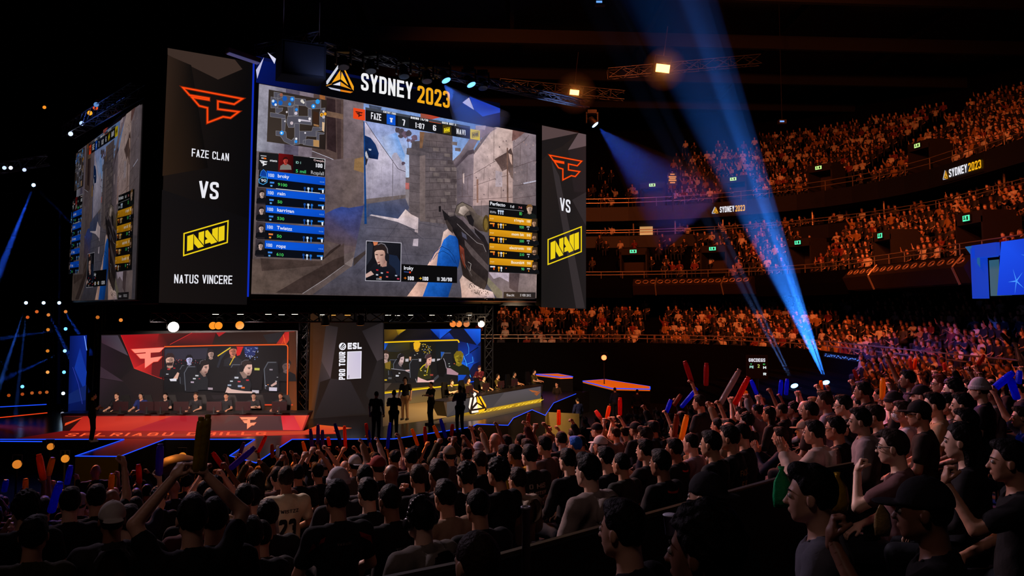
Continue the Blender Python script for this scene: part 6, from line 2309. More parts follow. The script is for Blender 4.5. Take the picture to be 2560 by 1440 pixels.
def setcol(o, c, k=1.0):
    r = lin(c)
    o.color = (r[0] * k, r[1] * k, r[2] * k, 1)


HAIRC = {'dark': (13, 10, 9), 'brown': (38, 25, 17), 'fair': (120, 86, 50), 'grey': (110, 106, 102), 'blue': (30, 110, 220), 'red': (90, 36, 18)}
SKINS = [(206, 158, 132), (190, 138, 110), (224, 180, 156), (140, 94, 70), (110, 72, 54)]
N_PEOPLE = 0


def person(loc, rz, pose='rest', stand=False, shirt=(18, 18, 20), kind='tee', hair='short', hc='dark', skin=None, hat=None, hatc=None, extra=None, trousers=(20, 22, 30), label='', group=None, s=1.0, name='person', tilt=0.0, yaw=0.0):
    """loc: floor point under the seat (or the feet); local +y is where the person faces"""
    global N_PEOPLE
    N_PEOPLE += 1
    o = bpy.data.objects.new(name, body_mesh(pose, stand))
    COL.objects.link(o)
    o.location = (loc[0], loc[1], loc[2] + (.41 * s if stand else 0))
    o.rotation_euler = (tilt, 0, rz)
    o.scale = (s, s, s)
    setcol(o, skin or random.choice(SKINS[:4]))
    kids = [('shirt' if kind == 'tee' else 'hoodie' if kind == 'hoodie' else 'jacket', shirt_mesh(pose, kind != 'tee', kind == 'hoodie'), shirt, (0, 0, 0)), ('trousers', trousers_mesh(stand), trousers, (0, 0, 0))]
    if hair:
        kids.append(('hair', hair_mesh(hair), HAIRC[hc], SEAT_H))
    if hat:
        kids.append(('beanie' if hat == 'beanie' else 'cap', hat_mesh(hat), hatc, SEAT_H))
    for e in extra or ():
        kids.append(({'phones': 'headphones', 'glasses': 'glasses', 'mask': 'face_mask'}[e], {'phones': phones_mesh, 'glasses': glasses_mesh, 'mask': mask_mesh}[e](), {'phones': (30, 30, 32), 'glasses': (20, 18, 18), 'mask': (210, 216, 226)}[e], SEAT_H))
    kids.append(('eyes', eyes_mesh(), (255, 255, 255), SEAT_H))
    for nm, me, c, at_ in kids:
        ch = bpy.data.objects.new(nm, me)
        COL.objects.link(ch)
        ch.parent = o
        ch.location = at_
        setcol(ch, c)
    tag(o, label, 'person', group)
    return o


def hand_world(o, pose, i=0):
    s, e, w = arms_of(pose)[i]
    d = (Vector(w) - Vector(e)).normalized()
    m = Matrix.LocRotScale(o.location, o.rotation_euler, o.scale)
    return m @ (Vector(w) + d * .06), (m.to_3x3() @ (d + Vector((0, .1, .3)))).normalized()


# ---------------------------------------------------------------- stage people
for (x, y, z, a, team, i) in PLAYERS:
    red = team == 'red'
    hs = ['short', 'crop', 'short', 'quiff', 'short', 'short', 'short', 'crop'][(i + (0 if red else 3)) % 8]
    p_ = person((x, y, z), a, 'desk' if (i + red) % 3 else 'cross', False, ((18, 18, 22) if red else ((70, 62, 24) if i % 2 else (30, 30, 24))) if not (red and i == 1) else (22, 34, 84), 'tee', hs, 'brown' if i % 3 == 0 else 'dark', SKINS[i % 3],
                extra=['phones'] if not red or i in (1, 5) else None,
                label=f"seated player in {'dark blue' if red and i == 1 else 'black' if red else 'yellow and black' if i % 2 else 'dark'} jersey, {ordn[i]} along the {'red' if red else 'grey'} desk",
                group='players at the desks')
crew = [
    ((230, 1104), 1.72, 'cross', (14, 14, 16), (16, 16, 18), 'crop', 'dark', None, -0.9, 'standing person in black with crossed arms before the red desk, white shoes'),
    ((940, 1098), 1.72, 'hang', (12, 12, 14), (30, 28, 28), 'crop', 'dark', None, -.15, 'person in black shirt and shorts walking on the stage edge, back turned'),
    ((984, 1094), 1.72, 'cross', (12, 12, 14), (14, 14, 16), 'short', 'dark', None, .1, 'camera operator in black on the stage edge, beside the host'),
    ((1012, 1050), 1.8, 'hang', (16, 16, 20), (150, 116, 84), 'short', 'brown', ['phones'], 2.9, 'host in black polo shirt and beige trousers facing the crowd'),
    ((1076, 1062), 1.74, 'cross', (12, 12, 14), (12, 12, 14), 'crop', 'dark', None, 2.2, 'person in dark clothes standing at the left end of the grey desk'),
    ((1149, 1081), 1.78, 'cross', (92, 92, 98), (26, 26, 30), 'crop', 'brown', None, .5, 'person in grey shirt standing before the triangle emblem'),
]
for (pxf, h, pose, sc, tc, hr, hc, ex, a, lab) in crew:
    q0 = onz(pxf[0], pxf[1], ZS)
    o = person(q0, a, pose, True, sc, 'tee', hr, hc, SKINS[0], extra=ex, trousers=tc, label=lab, group='crew standing on the stage', s=h / 1.78)
    sw = (170, 168, 166) if pxf[0] == 230 else (24, 24, 26)
    for s in (-1, 1):
        shm = MB().add([(s * .11 + x_, y_, z_) for z_ in (-.41, -.33) for x_, y_ in ((-.045, -.08), (.045, -.08), (.05, .1), (.02, .19), (-.02, .19), (-.05, .1))],
                       [(5, 4, 3, 2, 1, 0), (6, 7, 8, 9, 10, 11)] + [(i, (i + 1) % 6, (i + 1) % 6 + 6, i + 6) for i in range(6)])
        sh = shm.build('shoe', PLAST, o)
        setcol(sh, sw)
# the coach behind the grey desk
q0 = onz(1198, 1003, ZS)
person((q0.x, q0.y, ZS), 2.6, 'cross', True, (92, 26, 40), 'jacket', 'crop', 'dark', SKINS[0], hat='cap', hatc=(60, 24, 30), label='coach in dark red jacket and cap standing behind the grey desk', group='crew standing on the stage', s=1.02)

# ---------------------------------------------------------------- near stand: rows, steps, spectators
RU, RV = Vector((.75, .66, 0)).normalized(), Vector((-.66, .75, 0)).normalized()


def head_z(v):
    return -.42 - .18 * v


def uv_of(p):
    return p[0] * RU.x + p[1] * RU.y, p[0] * RV.x + p[1] * RV.y


def xy_of(u, v):
    return RU.x * u + RV.x * v, RU.y * u + RV.y * v


# tread steps of the stand (one swept structure)
PITCH = .95
prof = []
v = -2.85
while v < 20.5:
    zf = ZC + head_z(v + .2) - 1.26
    prof += [(v - PITCH / 2, zf), (v + PITCH / 2, zf)]
    v += PITCH
prof += [(v, 0.0)]
vs, fs = [], []
for u in (-9, 24):
    for vv, z in prof:
        x, y = xy_of(u, vv)
        vs.append((x, y, max(z, 0.02)))
k = len(prof)
for i in range(k - 1):
    fs.append((i, i + k, i + k + 1, i + 1))
# the stand is cut to the wedge that the hall has room for: only the part in front of the camera
tag(MB().add(vs, fs).build('seating_tier', M('stand_steps', (14, 12, 13), .9, noise=.2)), kind='structure')


def face_angle(px, extra=0.0):
    t = min(1, max(0, (px - 200) / 2000))
    return math.radians(24 + 36 * t + extra)


POOL = dict(black=(15, 15, 17), charcoal=(34, 33, 35), navy=(18, 22, 44), grey=(110, 106, 106), beige=(150, 128, 104), white=(196, 190, 186), maroon=(70, 20, 24), olive=(60, 58, 30), yellow=(190, 160, 40))
SEATP = None
HANDP = [
    # px, py of the head centre, head width px, pose, shirt colour, kind, hair, hair colour, hat, extras, label
    (714, 1195, 37, 'rest', (200, 190, 160), 'tee', 'short', 'brown', None, None, 'spectator in a white jersey with black number on the back, brown hair'),
    (744, 1184, 31, 'rest', (20, 20, 24), 'tee', 'short', 'dark', None, None, 'dark-clad spectator just beyond the white numbered jersey'),
    (841, 1242, 58, 'rest', (16, 15, 17), 'tee', 'short', 'dark', None, None, 'broad spectator in black jersey with dark red shoulder stripes'),
    (918, 1230, 50, 'rest', (20, 22, 26), 'tee', 'short', 'dark', None, None, 'spectator in black jersey with small print across the back, beside the striped shoulders'),
    (973, 1247, 52, 'rest', (14, 14, 16), 'tee', 'crop', 'dark', None, None, 'shadowy spectator in black between printed jersey and headphones wearer'),
    (1050, 1294, 64, 'rest', (104, 96, 90), 'hoodie', 'short', 'dark', None, ['phones'], 'spectator wearing large headphones and a grey hoodie, seen from behind'),
    (1112, 1238, 54, 'rest', (140, 112, 92), 'tee', 'short', 'dark', None, None, 'spectator in light brown shirt behind the headphones wearer'),
    (1193, 1262, 58, 'rest', (15, 15, 18), 'tee', 'crop', 'dark', None, None, 'spectator in black with cropped round head beside the light brown shirt'),
    (1044, 1191, 40, 'mouth', (26, 26, 30), 'jacket', 'short', 'brown', None, None, 'spectator in dark jacket raising one hand to the mouth'),
    (844, 1205, 45, 'rest', (40, 36, 40), 'tee', 'crop', 'dark', 'beanie', None, 'spectator in a pale grey beanie'),
    (886, 1160, 30, 'rest', (90, 80, 74), 'tee', 'crop', 'dark', 'backcap', None, 'spectator in a white cap amid raised arms'),
    (1095, 1183, 46, 'rest', (24, 22, 24), 'tee', 'short', 'brown', None, None, 'thick-haired spectator in dark shirt, beyond the light brown shirt'),
    (1164, 1188, 42, 'rest', (20, 20, 22), 'tee', 'curly', 'dark', None, None, 'curly-haired spectator in dark shirt'),
    (1243, 1180, 44, 'rest', (18, 18, 20), 'tee', 'curly', 'dark', None, None, 'spectator with bushy dark hair between curly head and beige hoodie'),
    (1198, 1152, 33, 'rest', (16, 16, 18), 'tee', 'short', 'brown', None, None, 'short-haired spectator in black beyond the curly head'),
    (1237, 1101, 27, 'rest', (18, 18, 18), 'tee', None, 'dark', None, None, 'bald spectator in black near the blue edged step'),
    (1122, 1136, 30, 'clap', (60, 54, 60), 'tee', 'crop', 'dark', 'cap', None, 'spectator in pale cap clapping'),
    (1026, 1145, 33, 'rest', (18, 18, 20), 'tee', 'short', 'dark', None, None, 'dark-haired spectator in front of the gold stick'),
    (977, 1185, 36, 'rest', (20, 18, 20), 'tee', None, 'dark', None, None, 'bald dark-skinned spectator in black'),
    (911, 1191, 36, 'rest', (60, 54, 60), 'tee', 'short', 'dark', None, None, 'spectator with strapped bag beside the bald dark head'),
    (943, 1166, 36, 'rest', (22, 20, 24), 'tee', 'crop', 'brown', 'cap', None, 'spectator in a dull red cap'),
    (1259, 1135, 31, 'rest', (26, 26, 32), 'tee', 'short', 'dark', None, None, 'profiled spectator beside the yellow shirt'),
    (793, 1181, 28, 'up2', (16, 16, 18), 'tee', 'crop', 'dark', 'cap', None, 'capped spectator raising both bare arms'),
    (668, 1286, 52, 'rest', (30, 28, 30), 'tee', 'short', 'dark', None, None, 'dark spectator before the white numbered jersey'),
    (652, 1336, 53, 'rest', (44, 40, 38), 'tee', 'crop', 'dark', None, None, 'spectator in patterned shirt low beside the bare seat backs'),
    (1190, 1402, 104, 'rest', (26, 24, 24), 'tee', 'crop', 'brown', None, None, 'large cropped head at the bottom, nearer than the steel post'),
    (693, 1191, 31, 'rest', (110, 84, 76), 'tee', 'short', 'dark', None, None, 'spectator in dusty pink shirt left of the white jersey'),
    (1293, 1199, 42, 'rest', (160, 140, 122), 'hoodie', 'short', 'brown', None, None, 'spectator in a beige hoodie behind the steel post'),
    (1469, 1176, 55, 'rest', (138, 122, 116), 'hoodie', 'quiff', 'dark', None, None, 'tall spectator in grey hoodie with swept dark hair, in profile'),
    (1418, 1149, 39, 'rest', (18, 18, 20), 'jacket', 'short', 'dark', None, None, 'spectator in black jacket between the beige and grey hoodies'),
    (1323, 1138, 36, 'rest', (22, 20, 20), 'tee', 'short', 'dark', None, None, 'spectator in black shirt with large white lettering on the back'),
    (1287, 1135, 33, 'rest', (196, 166, 40), 'tee', 'short', 'dark', None, None, 'spectator in a bright yellow shirt'),
    (1360, 1113, 31, 'rest', (96, 80, 76), 'tee', 'short', 'dark', None, None, 'spectator in grey brown shirt beyond the lettered black shirt'),
    (1437, 1112, 30, 'rest', (16, 16, 20), 'tee', 'short', 'blue', None, None, 'spectator with bright blue hair'),
    (1500, 1111, 29, 'rest', (20, 20, 24), 'tee', 'crop', 'dark', 'cap', None, 'spectator in a white cap near the blue hair'),
    (1512, 1144, 36, 'rest', (22, 22, 26), 'tee', 'short', 'dark', None, None, 'spectator in dark shirt right behind the grey hoodie'),
    (1552, 1158, 37, 'rest', (40, 40, 32), 'tee', 'crop', 'dark', None, None, 'pale-faced spectator holding a long red stick low'),
    (1612, 1124, 36, 'clap', (24, 24, 26), 'tee', 'short', 'dark', None, None, 'spectator in black with clasped hands, next to the red stick'),
    (1650, 1156, 44, 'rest', (15, 15, 17), 'jacket', 'short', 'dark', None, None, 'spectator in black sweater with a red collar line'),
    (1684, 1121, 36, 'rest', (26, 26, 26), 'tee', 'short', 'dark', None, None, 'spectator in dark shirt beyond the red collar'),
    (1726, 1106, 36, 'rest', (130, 116, 126), 'tee', 'crop', 'dark', None, None, 'spectator in mauve grey shirt with dark bag strap'),
    (1776, 1108, 43, 'rest', (14, 14, 16), 'tee', 'short', 'dark', None, None, 'profiled spectator in black jersey beside the mauve grey shirt'),
    (1822, 1093, 43, 'rest', (16, 15, 15), 'tee', 'short', 'dark', None, None, 'spectator in black jersey with yellow letters across the back'),
    (1765, 1237, 74, 'rest', (16, 18, 24), 'tee', 'crop', 'dark', 'backcap', None, 'spectator in a dark backwards cap before the barrier, cup beside'),
    (1554, 1320, 92, 'rest', (16, 16, 20), 'tee', 'short', 'dark', None, None, 'near spectator in dark shirt just in front of the barrier'),
    (1754, 1372, 140, 'rest', (20, 18, 20), 'tee', 'curly', 'dark', None, None, 'nearest spectator of all with big dark curly hair'),
    (2026, 1233, 90, 'rest', (96, 96, 108), 'tee', 'quiff', 'dark', None, None, 'near spectator in grey striped shirt, in profile beside the green pouch'),
    (2231, 1115, 56, 'mouth', (104, 72, 74), 'tee', 'short', 'brown', None, ['glasses'], 'spectator in glasses and dusty rose shirt, fist at the mouth'),
    (2034, 1079, 40, 'clap', (170, 154, 144), 'hoodie', 'short', 'dark', None, None, 'spectator in pale hooded top with raised hands'),
    (2087, 1069, 40, 'rest', (16, 16, 18), 'tee', 'short', 'dark', None, ['glasses'], 'spectator in glasses and black shirt between two pale hoodies'),
    (2149, 1050, 42, 'rest', (150, 132, 134), 'hoodie', 'short', 'dark', None, None, 'spectator in light grey hoodie with small print'),
    (1950, 1090, 31, 'clap', (16, 20, 44), 'jacket', 'short', 'brown', None, None, 'spectator clapping with blue lit hands'),
    (2009, 1073, 30, 'clap', (90, 84, 80), 'tee', 'crop', 'dark', 'cap', None, 'spectator in a beige cap with folded hands'),
    (2400, 1100, 62, 'rest', (16, 14, 18), 'jacket', 'long', 'dark', None, None, 'long-haired spectator in black, in dim profile'),
    (2306, 1270, 104, 'fist', (18, 17, 18), 'tee', 'crop', 'dark', 'cap', None, 'near spectator in a black and grey cap, bare forearm raised'),
    (2254, 1028, 37, 'rest', (188, 182, 192), 'tee', 'short', 'brown', None, ['mask', 'glasses'], 'spectator in a face mask and white shirt'),
    (2296, 1033, 37, 'rest', (40, 34, 28), 'tee', 'crop', 'dark', 'cap', ['glasses'], 'spectator in a dark cap and glasses beside the masked one'),
    (2333, 1010, 38, 'rest', (170, 140, 104), 'tee', 'short', 'dark', None, None, 'spectator in a sandy shirt, second beyond the masked one'),
    (2369, 1008, 38, 'rest', (18, 18, 20), 'tee', 'short', 'dark', None, None, 'spectator in black next to the sandy shirt'),
    (2404, 1011, 38, 'rest', (22, 20, 22), 'tee', 'short', 'dark', None, None, 'bearded spectator in black, second from the sandy shirt'),
    (2232, 1003, 34, 'rest', (24, 22, 24), 'tee', 'crop', 'dark', 'beanie', None, 'spectator in a dark beanie beyond the masked one'),
    (2301, 988, 36, 'rest', (16, 16, 18), 'tee', 'crop', 'dark', 'cap', None, 'spectator in a navy cap beyond the sandy shirt'),
    (2349, 958, 32, 'rest', (18, 18, 18), 'tee', 'short', 'red', None, ['glasses'], 'reddish-haired spectator in glasses'),
    (2380, 972, 32, 'rest', (20, 20, 22), 'tee', 'curly', 'dark', None, None, 'curly spectator beside the reddish hair'),
    (2446, 972, 36, 'rest', (18, 18, 20), 'tee', 'crop', 'dark', 'beanie', None, 'spectator in a whitish beanie near the blue sticks'),
    (2155, 976, 32, 'rest', (16, 16, 18), 'tee', 'short', 'dark', None, None, 'tall dark-haired spectator in black left of the gold stick'),
    (2107, 1012, 35, 'rest', (20, 20, 24), 'tee', 'short', 'dark', None, ['glasses'], 'spectator in thin glasses, dark clothes, left of the light grey hoodie'),
    (2060, 1000, 31, 'rest', (130, 124, 140), 'tee', 'short', 'brown', None, None, 'spectator in pale blue grey shirt with brown hair'),
    (2024, 1026, 34, 'rest', (60, 44, 40), 'tee', 'crop', 'dark', None, None, 'pale-headed spectator before the pale blue grey shirt'),
    (2268, 947, 29, 'up1', (14, 14, 16), 'tee', 'short', 'dark', None, None, 'spectator in black stretching one arm and stick high'),
    (2413, 1054, 42, 'rest', (26, 22, 24), 'tee', 'short', 'dark', None, None, 'dim spectator in dark top before the bearded one'),
    (280, 1297, 60, 'rest', (40, 38, 40), 'hoodie', 'crop', 'dark', 'backcap', None, 'spectator in a pale mesh cap worn backwards'),
    (480, 1292, 72, 'high2', (12, 12, 14), 'tee', 'short', 'dark', None, None, 'near spectator holding a pair of olive sticks above the head'),
    (278, 1250, 40, 'rest', (20, 18, 20), 'tee', None, 'dark', None, None, 'bald spectator beyond the pale mesh cap'),
    (175, 1254, 47, 'rest', (12, 12, 14), 'tee', 'short', 'dark', None, None, 'dark spectator beside the thick bright blue stick'),
    (240, 1244, 45, 'up1', (12, 12, 14), 'tee', 'short', 'dark', None, None, 'dark spectator lifting a navy stick before the olive board'),
    (610, 1242, 44, 'rest', (16, 16, 20), 'tee', 'short', 'dark', None, None, 'spectator in navy black beside the olive stick pair'),
    (65, 1268, 52, 'rest', (12, 12, 14), 'tee', 'curly', 'dark', None, None, 'bushy-haired dark spectator at the far left end of the crowd'),
    (626, 1336, 56, 'rest', (14, 14, 16), 'tee', 'short', 'dark', None, None, 'dark spectator below the navy black one'),
    (85, 1336, 60, 'rest', (46, 44, 14), 'tee', 'short', 'dark', None, None, 'shadowy spectator in olive shirt near the lower left corner'),
    (2520, 1150, 66, 'fist', (16, 14, 16), 'tee', 'short', 'dark', None, None, 'dim spectator raising a hand with a yellow wrist band'),
]
HATC = {'beanie': (170, 160, 168), 'cap': (150, 136, 120), 'backcap': (190, 182, 176)}
placed = []           # (Vector head, width px)


def add_spectator(head, rz, spec, label, group, tilt=0.0):
    pose, sc, kind, hair, hc, hat, ex = spec
    hat_c = None
    if hat:
        hat_c = HATC[hat]
        if 'red cap' in label:
            hat_c = (130, 40, 36)
        elif 'dark' in label or 'navy' in label or 'black and grey' in label or 'capped' in label:
            hat_c = (28, 26, 30)
        elif 'white' in label:
            hat_c = (206, 200, 196)
    s = random.uniform(.97, 1.04)
    fl_ = Vector((head.x, head.y, head.z - 1.27 * s))
    o = person(fl_, rz, pose, False, sc, kind, hair, hc, SKINS[4] if 'dark-skinned' in label else None, hat, hat_c, ex, label=label, group=group, s=s, tilt=tilt)
    placed.append((head, 330 / head.y))
    return o


def back_print(o, pose, kind, polys, col, name='print'):
    # flat printed shapes laid onto the back of a shirt; polys in (x, z) of the wearer, x to the viewer's right
    f = shirt_fn(pose, kind != 'tee', kind == 'hoodie')
    vs, fs = [], []
    for P_ in polys:
        q_ = []
        for x, z in P_:
            y = -.32
            for _ in range(60):
                d_ = float(f(np.array([[x, y, z]], np.float32))[0])
                if d_ < .004:
                    break
                y += max(.002, d_ * .7)
            q_.append((x, y - .003, z))
        if max(a[1] for a in q_) > .05:
            continue
        fs.append(list(range(len(vs), len(vs) + len(q_))))
        vs += q_
    c_ = MB().add(vs, fs).build(name, CLOTH, o)
    setcol(c_, col)
    return c_


def back_text(o, pose, kind, txt, x0, x1, z, h, col, t=.17, w=.6):
    q_, L_ = stroke_text(txt, w, t)
    back_print(o, pose, kind, [[(x0 + a / L_ * (x1 - x0), z + b_ * h) for a, b_ in P_] for P_ in q_], col, 'lettering')


HP = []
HD = [330 / h[2] for h in HANDP]
for _ in range(60):      # nobody sits in somebody else's lap
    for i in range(len(HD)):
        for j in range(i):
            a, b = at(HANDP[i][0], HANDP[i][1], HD[i]), at(HANDP[j][0], HANDP[j][1], HD[j])
            if (a.xy - b.xy).length < .52:
                n_, f_ = (i, j) if HANDP[i][1] > HANDP[j][1] else (j, i)
                if HD[n_] > HD[f_] + .3:
                    n_, f_ = f_, n_
                HD[n_] = max(HD[n_] * .99, 330 / HANDP[n_][2] * .84)
                HD[f_] = min(HD[f_] * 1.01, 330 / HANDP[f_][2] * 1.2)
for (px, py, w, pose, sc, kind, hair, hc, hat, ex, lab), D in zip(HANDP, HD):
    hd = at(px, py, D)
    o = add_spectator(hd, face_angle(px, random.uniform(-6, 10)), (pose, sc, kind, hair, hc, hat, ex), lab, 'spectators in the near stand')
    HP.append((o, pose, px, py))
    if 'black number' in lab:
        back_text(o, pose, kind, '23', -.09, .09, .68, .2, (24, 22, 22), .26, .7)
        back_text(o, pose, kind, 'TWISTZZ', -.11, .11, .94, .035, (40, 38, 36))
    elif 'white lettering' in lab:
        back_text(o, pose, kind, 'DOIR', -.12, .12, .74, .09, (150, 140, 130))
        back_text(o, pose, kind, 'SMOTION', -.12, .12, .87, .04, (150, 140, 130))
        back_text(o, pose, kind, 'O MIS', -.12, .1, .94, .05, (150, 140, 130))
    elif 'yellow letters' in lab:
        back_text(o, pose, kind, 'FAZCLOS', -.13, .13, .92, .055, (170, 124, 40))
        back_text(o, pose, kind, 'E BYGN', -.1, .12, .8, .07, (170, 124, 40), .22)
        back_text(o, pose, kind, 'GO', -.02, .1, .66, .08, (170, 124, 40), .22)
    elif 'shoulder stripes' in lab:
        for s_ in (-1, 1):
            back_print(o, pose, kind, [[(s_ * .12, 1.045), (s_ * .215, 1.0), (s_ * .235, .93), (s_ * .215, .96), (s_ * .13, 1.01)]], (130, 20, 26), 'shoulder_stripe')
        back_text(o, pose, kind, 'VAVADU', -.05, .05, .98, .018, (120, 100, 96))
    elif 'printed' in lab or 'small print across' in lab:
        back_text(o, pose, kind, 'TEAM', -.05, .05, .92, .03, (110, 116, 120))
        back_text(o, pose, kind, 'PHONG ID', -.1, .1, .8, .035, (110, 116, 120))
    elif 'striped shirt' in lab:
        for x0_, x1_ in ((-.21, -.15), (-.09, -.05), (.06, .12), (.17, .2)):
            back_print(o, pose, kind, [[(x0_, z_), (x1_, z_), (x1_, z_ - .05), (x0_, z_ - .05)] for z_ in np.arange(.98, .6, -.05)], (14, 14, 18) if x0_ != -.09 else (190, 186, 184), 'stripe')
    elif 'red collar' in lab:
        back_print(o, pose, kind, [[(.085 * math.sin(a0), 1.062 - .012 * math.cos(a0) * 0 - .02 * abs(math.cos(a0))), (.085 * math.sin(a0 + .3), 1.062 - .02 * abs(math.cos(a0 + .3))), (.09 * math.sin(a0 + .3), 1.045 - .02 * abs(math.cos(a0 + .3))), (.09 * math.sin(a0), 1.045 - .02 * abs(math.cos(a0)))] for a0 in np.arange(-1.4, 1.3, .3)], (190, 40, 30), 'collar_line')
    elif 'pale hooded' in lab:
        back_print(o, pose, kind, [[(-.15, .98), (.15, .98), (.16, .9), (-.16, .9)]], (16, 16, 18), 'dark_band')
        back_text(o, pose, kind, 'COMBRON', -.13, .13, .76, .04, (24, 24, 26))
    elif 'light grey hoodie with small print' in lab:
        back_text(o, pose, kind, 'NO', -.02, .08, .74, .03, (30, 30, 32))

# ---------------------------------------------------------------- inflatable sticks held up by spectators
STK = {}


def film_mat():
    # thin inflated plastic film: glossy, and light shines through it
    m, nt, b_ = _nt('stick_film')
    b_.inputs['Roughness'].default_value = .25
    oi = nt.nodes.new('ShaderNodeObjectInfo')
    tl = nt.nodes.new('ShaderNodeBsdfTranslucent')
    mx = nt.nodes.new('ShaderNodeMixShader')
    mx.inputs[0].default_value = .62
    tc = nt.nodes.new('ShaderNodeTexCoord')
    nz = nt.nodes.new('ShaderNodeTexNoise')
    nz.inputs['Scale'].default_value = 14
    bp = nt.nodes.new('ShaderNodeBump')
    bp.inputs['Strength'].default_value = .5
    bp.inputs['Distance'].default_value = .02
    nt.links.new(tc.outputs['Object'], nz.inputs['Vector'])
    nt.links.new(nz.outputs['Fac'], bp.inputs['Height'])
    nt.links.new(bp.outputs[0], b_.inputs['Normal'])
    nt.links.new(oi.outputs['Color'], b_.inputs['Base Color'])
    nt.links.new(oi.outputs['Color'], tl.inputs['Color'])
    nt.links.new(b_.outputs[0], mx.inputs[1])
    nt.links.new(tl.outputs[0], mx.inputs[2])
    nt.links.new(mx.outputs[0], nt.nodes['Material Output'].inputs['Surface'])
    return m


def stick_mesh():
    if 'm' not in STK:
        prof = [(.01, 0), (.032, .004), (.046, .03), (.05, .1), (.048, .2), (.052, .3), (.049, .42), (.05, .52), (.044, .58), (.03, .6), (.012, .605)]
        m = MB().lathe(prof, 12)
        n = len(m.v)
        m.v = [(x * (1 + .06 * math.sin(40 * z + 5 * math.atan2(y, x))), y * (.82 + .05 * math.sin(33 * z)), z) for x, y, z in m.v]
        me = m.mesh('stick', True)
        me.materials.append(film_mat())
        STK['m'] = me
        m = MB().lathe([(.03, .6), (.033, .606), (.033, .635), (.02, .638)], 8)
        m2 = m.mesh('valve_flap', True)
        m2.materials.append(me.materials[0])
        STK['v'] = m2
    return STK['m'], STK['v']


STC = {'orange': (255, 130, 30), 'gold': (230, 170, 40), 'red': (200, 44, 30), 'dark red': (160, 36, 44), 'blue': (20, 60, 255), 'navy': (26, 44, 170), 'purple': (84, 50, 180), 'pink': (230, 120, 120), 'olive': (180, 158, 50), 'grey': (150, 140, 140), 'brown': (130, 70, 40), 'pale blue': (150, 180, 240)}


def stick(p0, p1, col, label, grp='inflatable sticks held over the crowd', r=1.0):
    a, b = stick_mesh()
    o = bpy.data.objects.new('inflatable_stick', a)
    COL.objects.link(o)
    c = bpy.data.objects.new('valve_flap', b)
    COL.objects.link(c)
    c.parent = o
    d = p1 - p0
    o.location = p0
    o.rotation_euler = d.to_track_quat('Z', 'Y').to_euler()
    k = d.length / .62
    o.scale = (r, r, k)
    for x in (o, c):
        setcol(x, STC[col])
    return tag(o, label, 'inflatable stick', grp)


def Dedge(px):
    xs = [0, 300, 640, 950, 1250, 1500, 1700, 2000, 2150, 2300, 2450, 2560]
    ds = [14.5, 16.5, 18, 18.5, 16.5, 16, 14.5, 16.5, 19, 21, 18, 16]
    return float(np.interp(px, xs, ds))


STICKS = [((645, 1132), (665, 1090), 'red', 0), ((681, 1145), (680, 1111), 'brown', 0), ((693, 1145), (695, 1115), 'pale blue', 0), ((769, 1151), (757, 1105), 'gold', 0), ((782, 1134), (776, 1073), 'purple', 0), ((795, 1110), (795, 1062), 'purple', 0),
          ((806, 1118), (806, 1076), 'purple', 0), ((824, 1115), (820, 1093), 'orange', 0), ((854, 1115), (837, 1060), 'navy', 0), ((864, 1123), (861, 1066), 'orange', 0), ((920, 1095), (915, 1059), 'dark red', 0), ((925, 1120), (921, 1076), 'blue', 0),
          ((968, 1123), (975, 1058), 'blue', 0), ((1045, 1115), (1030, 1073), 'gold', 0), ((1065, 1118), (1062, 1068), 'dark red', 0), ((1101, 1101), (1084, 1065), 'gold', 0), ((1115, 1095), (1101, 1048), 'blue', 0), ((1129, 1090), (1131, 1061), 'dark red', 0),
          ((1317, 1086), (1322, 1034), 'brown', 0), ((1397, 1063), (1397, 1026), 'orange', 0), ((1503, 1048), (1489, 1027), 'pink', 0), ((1517, 1048), (1523, 1016), 'orange', 0), ((1550, 1039), (1550, 995), 'red', 0), ((1703, 1100), (1717, 1039), 'gold', 11.5),
          ((1686, 1093), (1692, 1037), 'brown', 12), ((1730, 957), (1712, 904), 'dark red', 13), ((1765, 965), (1766, 909), 'dark red', 13), ((1799, 1012), (1848, 926), 'grey', 11.5), ((1836, 1012), (1871, 944), 'red', 11.5), ((1665, 1033), (1677, 1000), 'blue', 0),
          ((1702, 1019), (1742, 972), 'blue', 0), ((1684, 1014), (1702, 987), 'brown', 0), ((1892, 986), (1878, 951), 'blue', 0), ((1950, 990), (1953, 951), 'blue', 0), ((1965, 988), (1968, 948), 'blue', 0), ((1863, 990), (1865, 977), 'gold', 0),
          ((2224, 921), (2221, 893), 'pink', 0), ((2279, 924), (2274, 896), 'pink', 0), ((2285, 924), (2289, 897), 'orange', 0), ((2146, 952), (2134, 925), 'pink', 0), ((2206, 999), (2207, 946), 'gold', 12.5), ((2054, 982), (2052, 952), 'gold', 0),
          ((2363, 932), (2360, 907), 'pink', 0), ((2443, 916), (2460, 888), 'red', 0), ((2482, 974), (2532, 932), 'blue', 9.5), ((2543, 999), (2524, 943), 'blue', 9.5), ((2546, 960), (2549, 927), 'blue', 12), ((2524, 857), (2504, 834), 'brown', 0),
          ((109, 1202), (97, 1137), 'orange', 11), ((120, 1190), (132, 1145), 'gold', 12), ((64, 1227), (64, 1197), 'gold', 13), ((127, 1282), (150, 1207), 'blue', 8.6), ((167, 1212), (177, 1165), 'blue', 12), ((277, 1230), (280, 1185), 'gold', 12.5),
          ((349, 1210), (346, 1162), 'red', 13), ((397, 1190), (401, 1112), 'purple', 9.5), ((560, 1172), (532, 1132), 'red', 14), ((575, 1172), (635, 1120), 'purple', 11), ((595, 1147), (610, 1107), 'purple', 0), ((10, 1230), (16, 1200), 'blue', 13),
          ((490, 1180), (503, 1046), 'olive', 4.5), ((506, 1178), (520, 1040), 'olive', 4.42)]
raised = []
kinds_seen = {}
